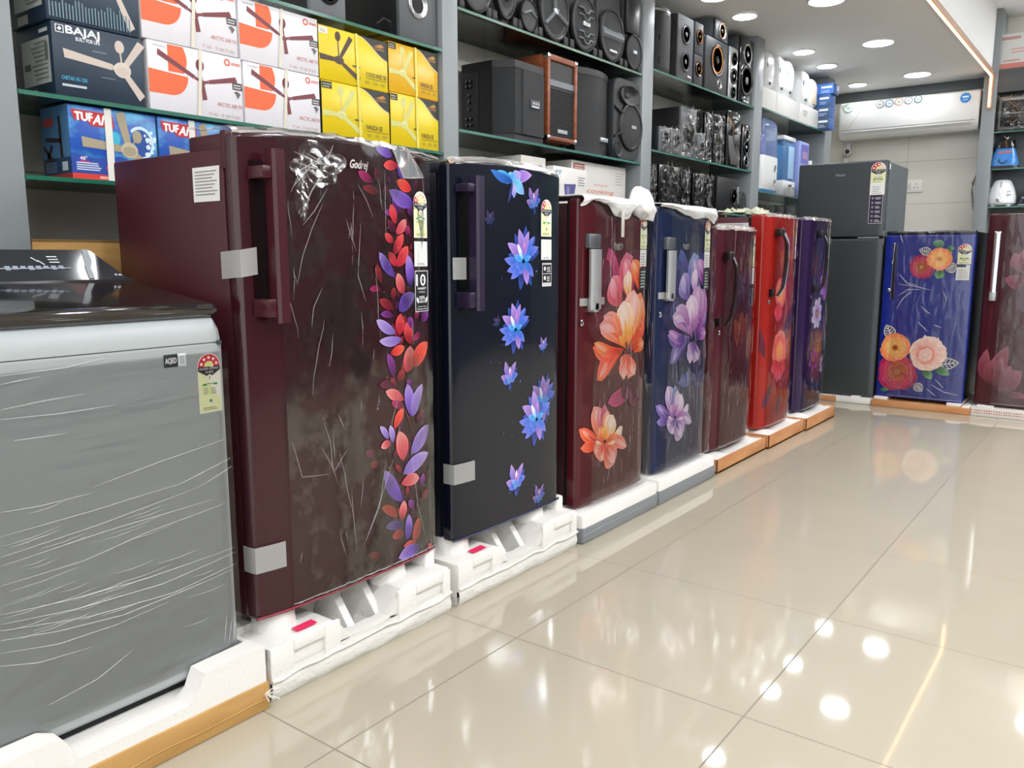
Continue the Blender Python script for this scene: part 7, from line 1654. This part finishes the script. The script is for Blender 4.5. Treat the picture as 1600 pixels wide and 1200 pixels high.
o = MB(0.1206, CARDPRINT); o.rect(-0.10, 0.30, 0.10, 0.46, '#6f6fc0'); o.rect(-0.06, 0.34, 0.08, 0.40, '#a88ab0'); o.rect(-0.09, 0.03, 0.09, 0.28, '#b9d0ee'); o.build('front_print', t)
MB(m=M_WPL).box(0.10, 0.135, 0.0005, 0.14, 0.16, 0.34, bev=0.008).build('side_pipe', t)
# dark goods on the shelf below the purifiers
for i, (y0, y1, h, c, lb) in enumerate(((6.50, 6.90, 0.16, '#17191b', 'black carton on the dim shelf under the near water purifier'), (6.93, 7.12, 0.17, '#2a2f2d', 'small dark green carton on the dim shelf under the blue-tanked purifier'), (7.16, 7.40, 0.18, '#1b2a34', 'dark teal carton on the dim shelf beside the graphite fridge'))):
    def dart(o, W, H, i=i): o.lines(0.15 * W, 0.4 * H, 0.7 * W, 0.75 * H, 3, ('#55585a', '#7a8a80', '#4f8aa0')[i], 0.4)
    carton('dark_carton', lb, y0, y1, 1.40, 1.40 + h, c, dart, 0.2, 'dark cartons under the water purifiers', -2.47)

# ------------------------------------------------------------------ shelving on the back wall, right of the pillar
X1, X2, YS = -1.164, 2.6, 8.78
o = MB(m=M_GREYDK); o.box(X1, YS - 0.01, 2.60, X2, YB - 0.002, 2.80, bev=0.004); tag(o.build('wall_shelf_box'), 'thick dark grey wall shelf carrying the white carton at the upper right', 'wall shelf')
struct(MB(m=M_GREYLAM).box(X2, YS, 0, X2 + 0.1, YB - 0.001, 2.8).build('trim_4'))
struct(MB(m=P('shelf_back_panel', '#62676a', 0.5)).box(X1 + 0.002, YB - 0.012, 0, X2 - 0.002, YB - 0.002, 2.598).build('trim_6'))
for z, lb in ((2.262, 'glass shelf under the film-wrapped oven'), (1.935, 'glass shelf under the blue mixer grinder'), (1.597, 'glass shelf under the white juicer')):
    shelf(YS, YB - 0.014, z, lb, M_GEDGE2, X1, X2)
def wb_front(o, W, H):
    o.rect(0, 0, W, 0.16 * H, '#d8857a'); o.lines(0.06 * W, 0.84 * H, 0.32 * W, 0.93 * H, 2, '#c0605a', 0.6, 0)
    o.lines(0.2 * W, 0.45 * H, 0.5 * W, 0.62 * H, 2, '#e0a49c', 0.4, 0.2); o.disc(0.82 * W, 0.35 * H, 0.16 * W, '#8ab0d0', 0.16 * H); o.lines(0.1 * W, 0.22 * H, 0.4 * W, 0.3 * H, 1, '#d89a92', 0.5)
X0 = on_y(1556, 105, 8.80)[0]
t = thing('appliance_carton', 'white carton with red band on the thick grey shelf at the upper right', 'carton', (X0, 8.80, 2.80), RB, 'cartons on the back wall shelf')
MB(m=M_WCARD).box(-0.2, 0, 0.0005, 0, 0.55, 0.30, bev=0.003).build('box', t); o = MB(0.0006, CARDPRINT); wb_front(o, 0.55, 0.30); o.build('front_print', t)
X0 = -1.145
t = thing('oven', 'toaster oven wrapped in clear film on the upper right glass shelf', 'oven', (X0, 8.80, 2.262), RB)
MB(m=P('oven_grey', '#8a8c8a', 0.3)).box(-0.2, 0, 0.012, -0.01, 0.50, 0.30, bev=0.01).build('body', t)
MB(m=M_BLACKGLOSS).box(-0.0105, 0.02, 0.04, 0.004, 0.36, 0.26, bev=0.006).build('glass_door', t)
o = MB(m=M_SILVER); o.box(0.0, 0.03, 0.262, 0.012, 0.35, 0.285, bev=0.004); o.tube([(0.02, 0.04, 0.15), (0.02, 0.34, 0.15)], 0.006); o.build('handle', t)
o = MB(m=M_SILVER)
for zz in (0.08, 0.15, 0.22): o.lathe([(-0.01, 0.022), (0.014, 0.020), (0.015, 0.0005)], 0.43, zz, None, 16)
o.build('knobs', t)
o = MB(m=M_BLACKPL); 
for yy in (0.04, 0.46):
    for xx in (-0.17, -0.04): o.box(xx - 0.012, yy - 0.012, 0.0005, xx + 0.012, yy + 0.012, 0.013)
o.build('feet', t)
o = MB(m=M_WRAP)
def ow(a, b): return (0.03 + 0.02 * noise.noise(Vector((a * 4, b * 3, 2))), -0.012 + 0.52 * a, 0.004 + 0.31 * b)
o.grid(20, 14, ow); o.grid(8, 14, lambda a, b: (0.03 - 0.22 * a, -0.014 + 0.008 * noise.noise(Vector((a * 5, b * 4, 1))), 0.004 + 0.31 * b))
for k in range(26):
    a, b = random.random(), random.random(); q0 = ow(a, b); an = random.uniform(-1, 1.4); l = random.uniform(0.03, 0.09)
    o.tube([(q0[0] + 0.004, q0[1], q0[2]), (q0[0] + 0.006, q0[1] + l * 0.5 * math.cos(an), q0[2] + l * 0.5 * math.sin(an) * 0.6), (q0[0] + 0.004, min(0.505, q0[1] + l * math.cos(an)), min(0.31, max(0.006, q0[2] + l * math.sin(an) * 0.6)))], 0.0022, FOLD, 4)
o.build('plastic_wrap', t)
# blue mixer grinder
M_MIXB = P('mixer_blue', '#3f86cf', 0.22)
x, z = on_y(1571, 240, 8.88)
t = thing('mixer_grinder', 'blue mixer grinder base with black top on the middle right glass shelf', 'mixer grinder', (x, 8.88, 1.935), RB)
o = MB(m=M_MIXB); o.loft([[(a_, b_, z_) for a_, b_ in rounded(0.22 * k, 0.2 * k, 0.05 * k)] for z_, k in ((0.022, 1.0), (0.05, 1.0), (0.12, 0.84), (0.17, 0.70), (0.18, 0.68))]); o.build('body', t)
o = MB(m=M_BLACKPL); o.loft([[(a_, b_, z_) for a_, b_ in rounded(0.23 * k, 0.2 * k, 0.05 * k)] for z_, k in ((0.0005, 1.08), (0.022, 1.04))]); o.build('foot', t)
o = MB(m=M_BLACKGLOSS); o.loft([[(a_, b_, z_) for a_, b_ in rounded(0.16 * k, 0.15 * k, 0.04)] for z_, k in ((0.18, 1.02), (0.20, 1.0), (0.25, 0.9), (0.255, 0.7))]); o.build('top', t)
o = MB(m=M_BLACKPL); o.lathe([(0.098, 0.03), (0.112, 0.026), (0.114, 0.0005)], -0.005, 0.075, M_MIXB, 20); o.ring(-0.005, 0.075, 0.03, 0.036, '#1a1a20', PI, 2 * PI); o.v = [(a_ + (0.1135 if abs(a_) < 0.01 else 0), b_, c_) for a_, b_, c_ in o.v]; o.build('knob', t)
o = MB(0.082, CARDPRINT); o.rect(-0.05, 0.135, 0.06, 0.15, '#d86a4a'); o.build('red_print', t)
o = MB(m=M_CHROME); o.tube([(0.0, -0.01, 0.255), (0.0, 0.0, 0.275), (0.0, -0.02, 0.295)], 0.008); o.tube([(0.0, 0.0, 0.27), (0.0, 0.03, 0.295)], 0.007); o.build('coupling', t)
# white juicer
x, z = on_y(1566, 297, 8.88)
t = thing('juicer', 'white rounded juicer with a chrome strip on the lowest right glass shelf', 'juicer', (x, 8.88, 1.597), RB)
o = MB(m=M_WPL); o.lathe([(0.014, 0.10), (0.03, 0.118), (0.08, 0.12), (0.16, 0.10), (0.225, 0.07), (0.24, 0.05), (0.243, 0.02)], 0, 0, axis='z', n=32, sy=0.9, sz=1.0); o.build('body', t)
o = MB(m=M_CHROME); o.loft([[(0.075 + 0.02, -0.012, 0.07), (0.095 + 0.012, 0.0, 0.07), (0.095, 0.012, 0.07)], [(0.09, -0.018, 0.14), (0.098, -0.003, 0.14), (0.09, 0.014, 0.14)], [(0.062, -0.014, 0.22), (0.070, 0.0, 0.22), (0.062, 0.014, 0.22)]]); o.lathe([(0.09, 0.028), (0.116, 0.026), (0.118, 0.0005)], -0.005, 0.06, None, 18, 1, 0.8); o.build('chrome_strip', t)
o = MB(m=M_GREYF)
for zz in (0.13, 0.10): o.box(0.09, 0.05, zz, 0.098, 0.085, zz + 0.005)
o.build('button', t)
o = MB(m=M_WPL)
for an in (45, 135, 225, 315): o.lathe([(0.0005, 0.016), (0.016, 0.02)], 0.085 * math.sin(R(an)), 0, axis='z', cx=0.08 * math.cos(R(an)), n=12)
o.build('feet', t)
x, z = on_y(1616, 300, 8.88)
t = thing('mixer_grinder', 'dark purple mixer grinder cut by the right edge of the picture', 'mixer grinder', (x, 8.88, 1.597), RB)
o = MB(m=P('mixer_purple', '#2e2a48', 0.25)); o.loft([[(a_, b_, z_) for a_, b_ in rounded(0.2 * k, 0.2 * k, 0.05 * k)] for z_, k in ((0.014, 1.0), (0.06, 1.0), (0.10, 0.86), (0.19, 0.62), (0.2, 0.55))]); o.build('body', t)
MB(m=M_SILVER).box(-0.1, -0.11, 0.0005, 0.108, 0.11, 0.014, bev=0.004).build('foot', t)
MB(m=M_SILVER).box(0.098, -0.08, 0.06, 0.104, 0.08, 0.075, bev=0.002).build('trim_band', t)

# ------------------------------------------------------------------ what is fixed to a fridge door moves with the door
STAY = ('cabinet', 'gasket', 'door', 'side_notice', 'top_film', 'foam_cover', 'foam_wad', 'cover_tie', 'freezer_door', 'lower_door', 'hinge_trim', 'side_tag', 'top_cap')
for r in [o for o in C.objects if o.get('category') == 'fridge']:
    kids = list(r.children); d = [k for k in kids if k.name.split('.')[0] in ('door', 'freezer_door')]
    for k in kids:
        if d and k.name.split('.')[0] not in STAY: k.parent = d[0]
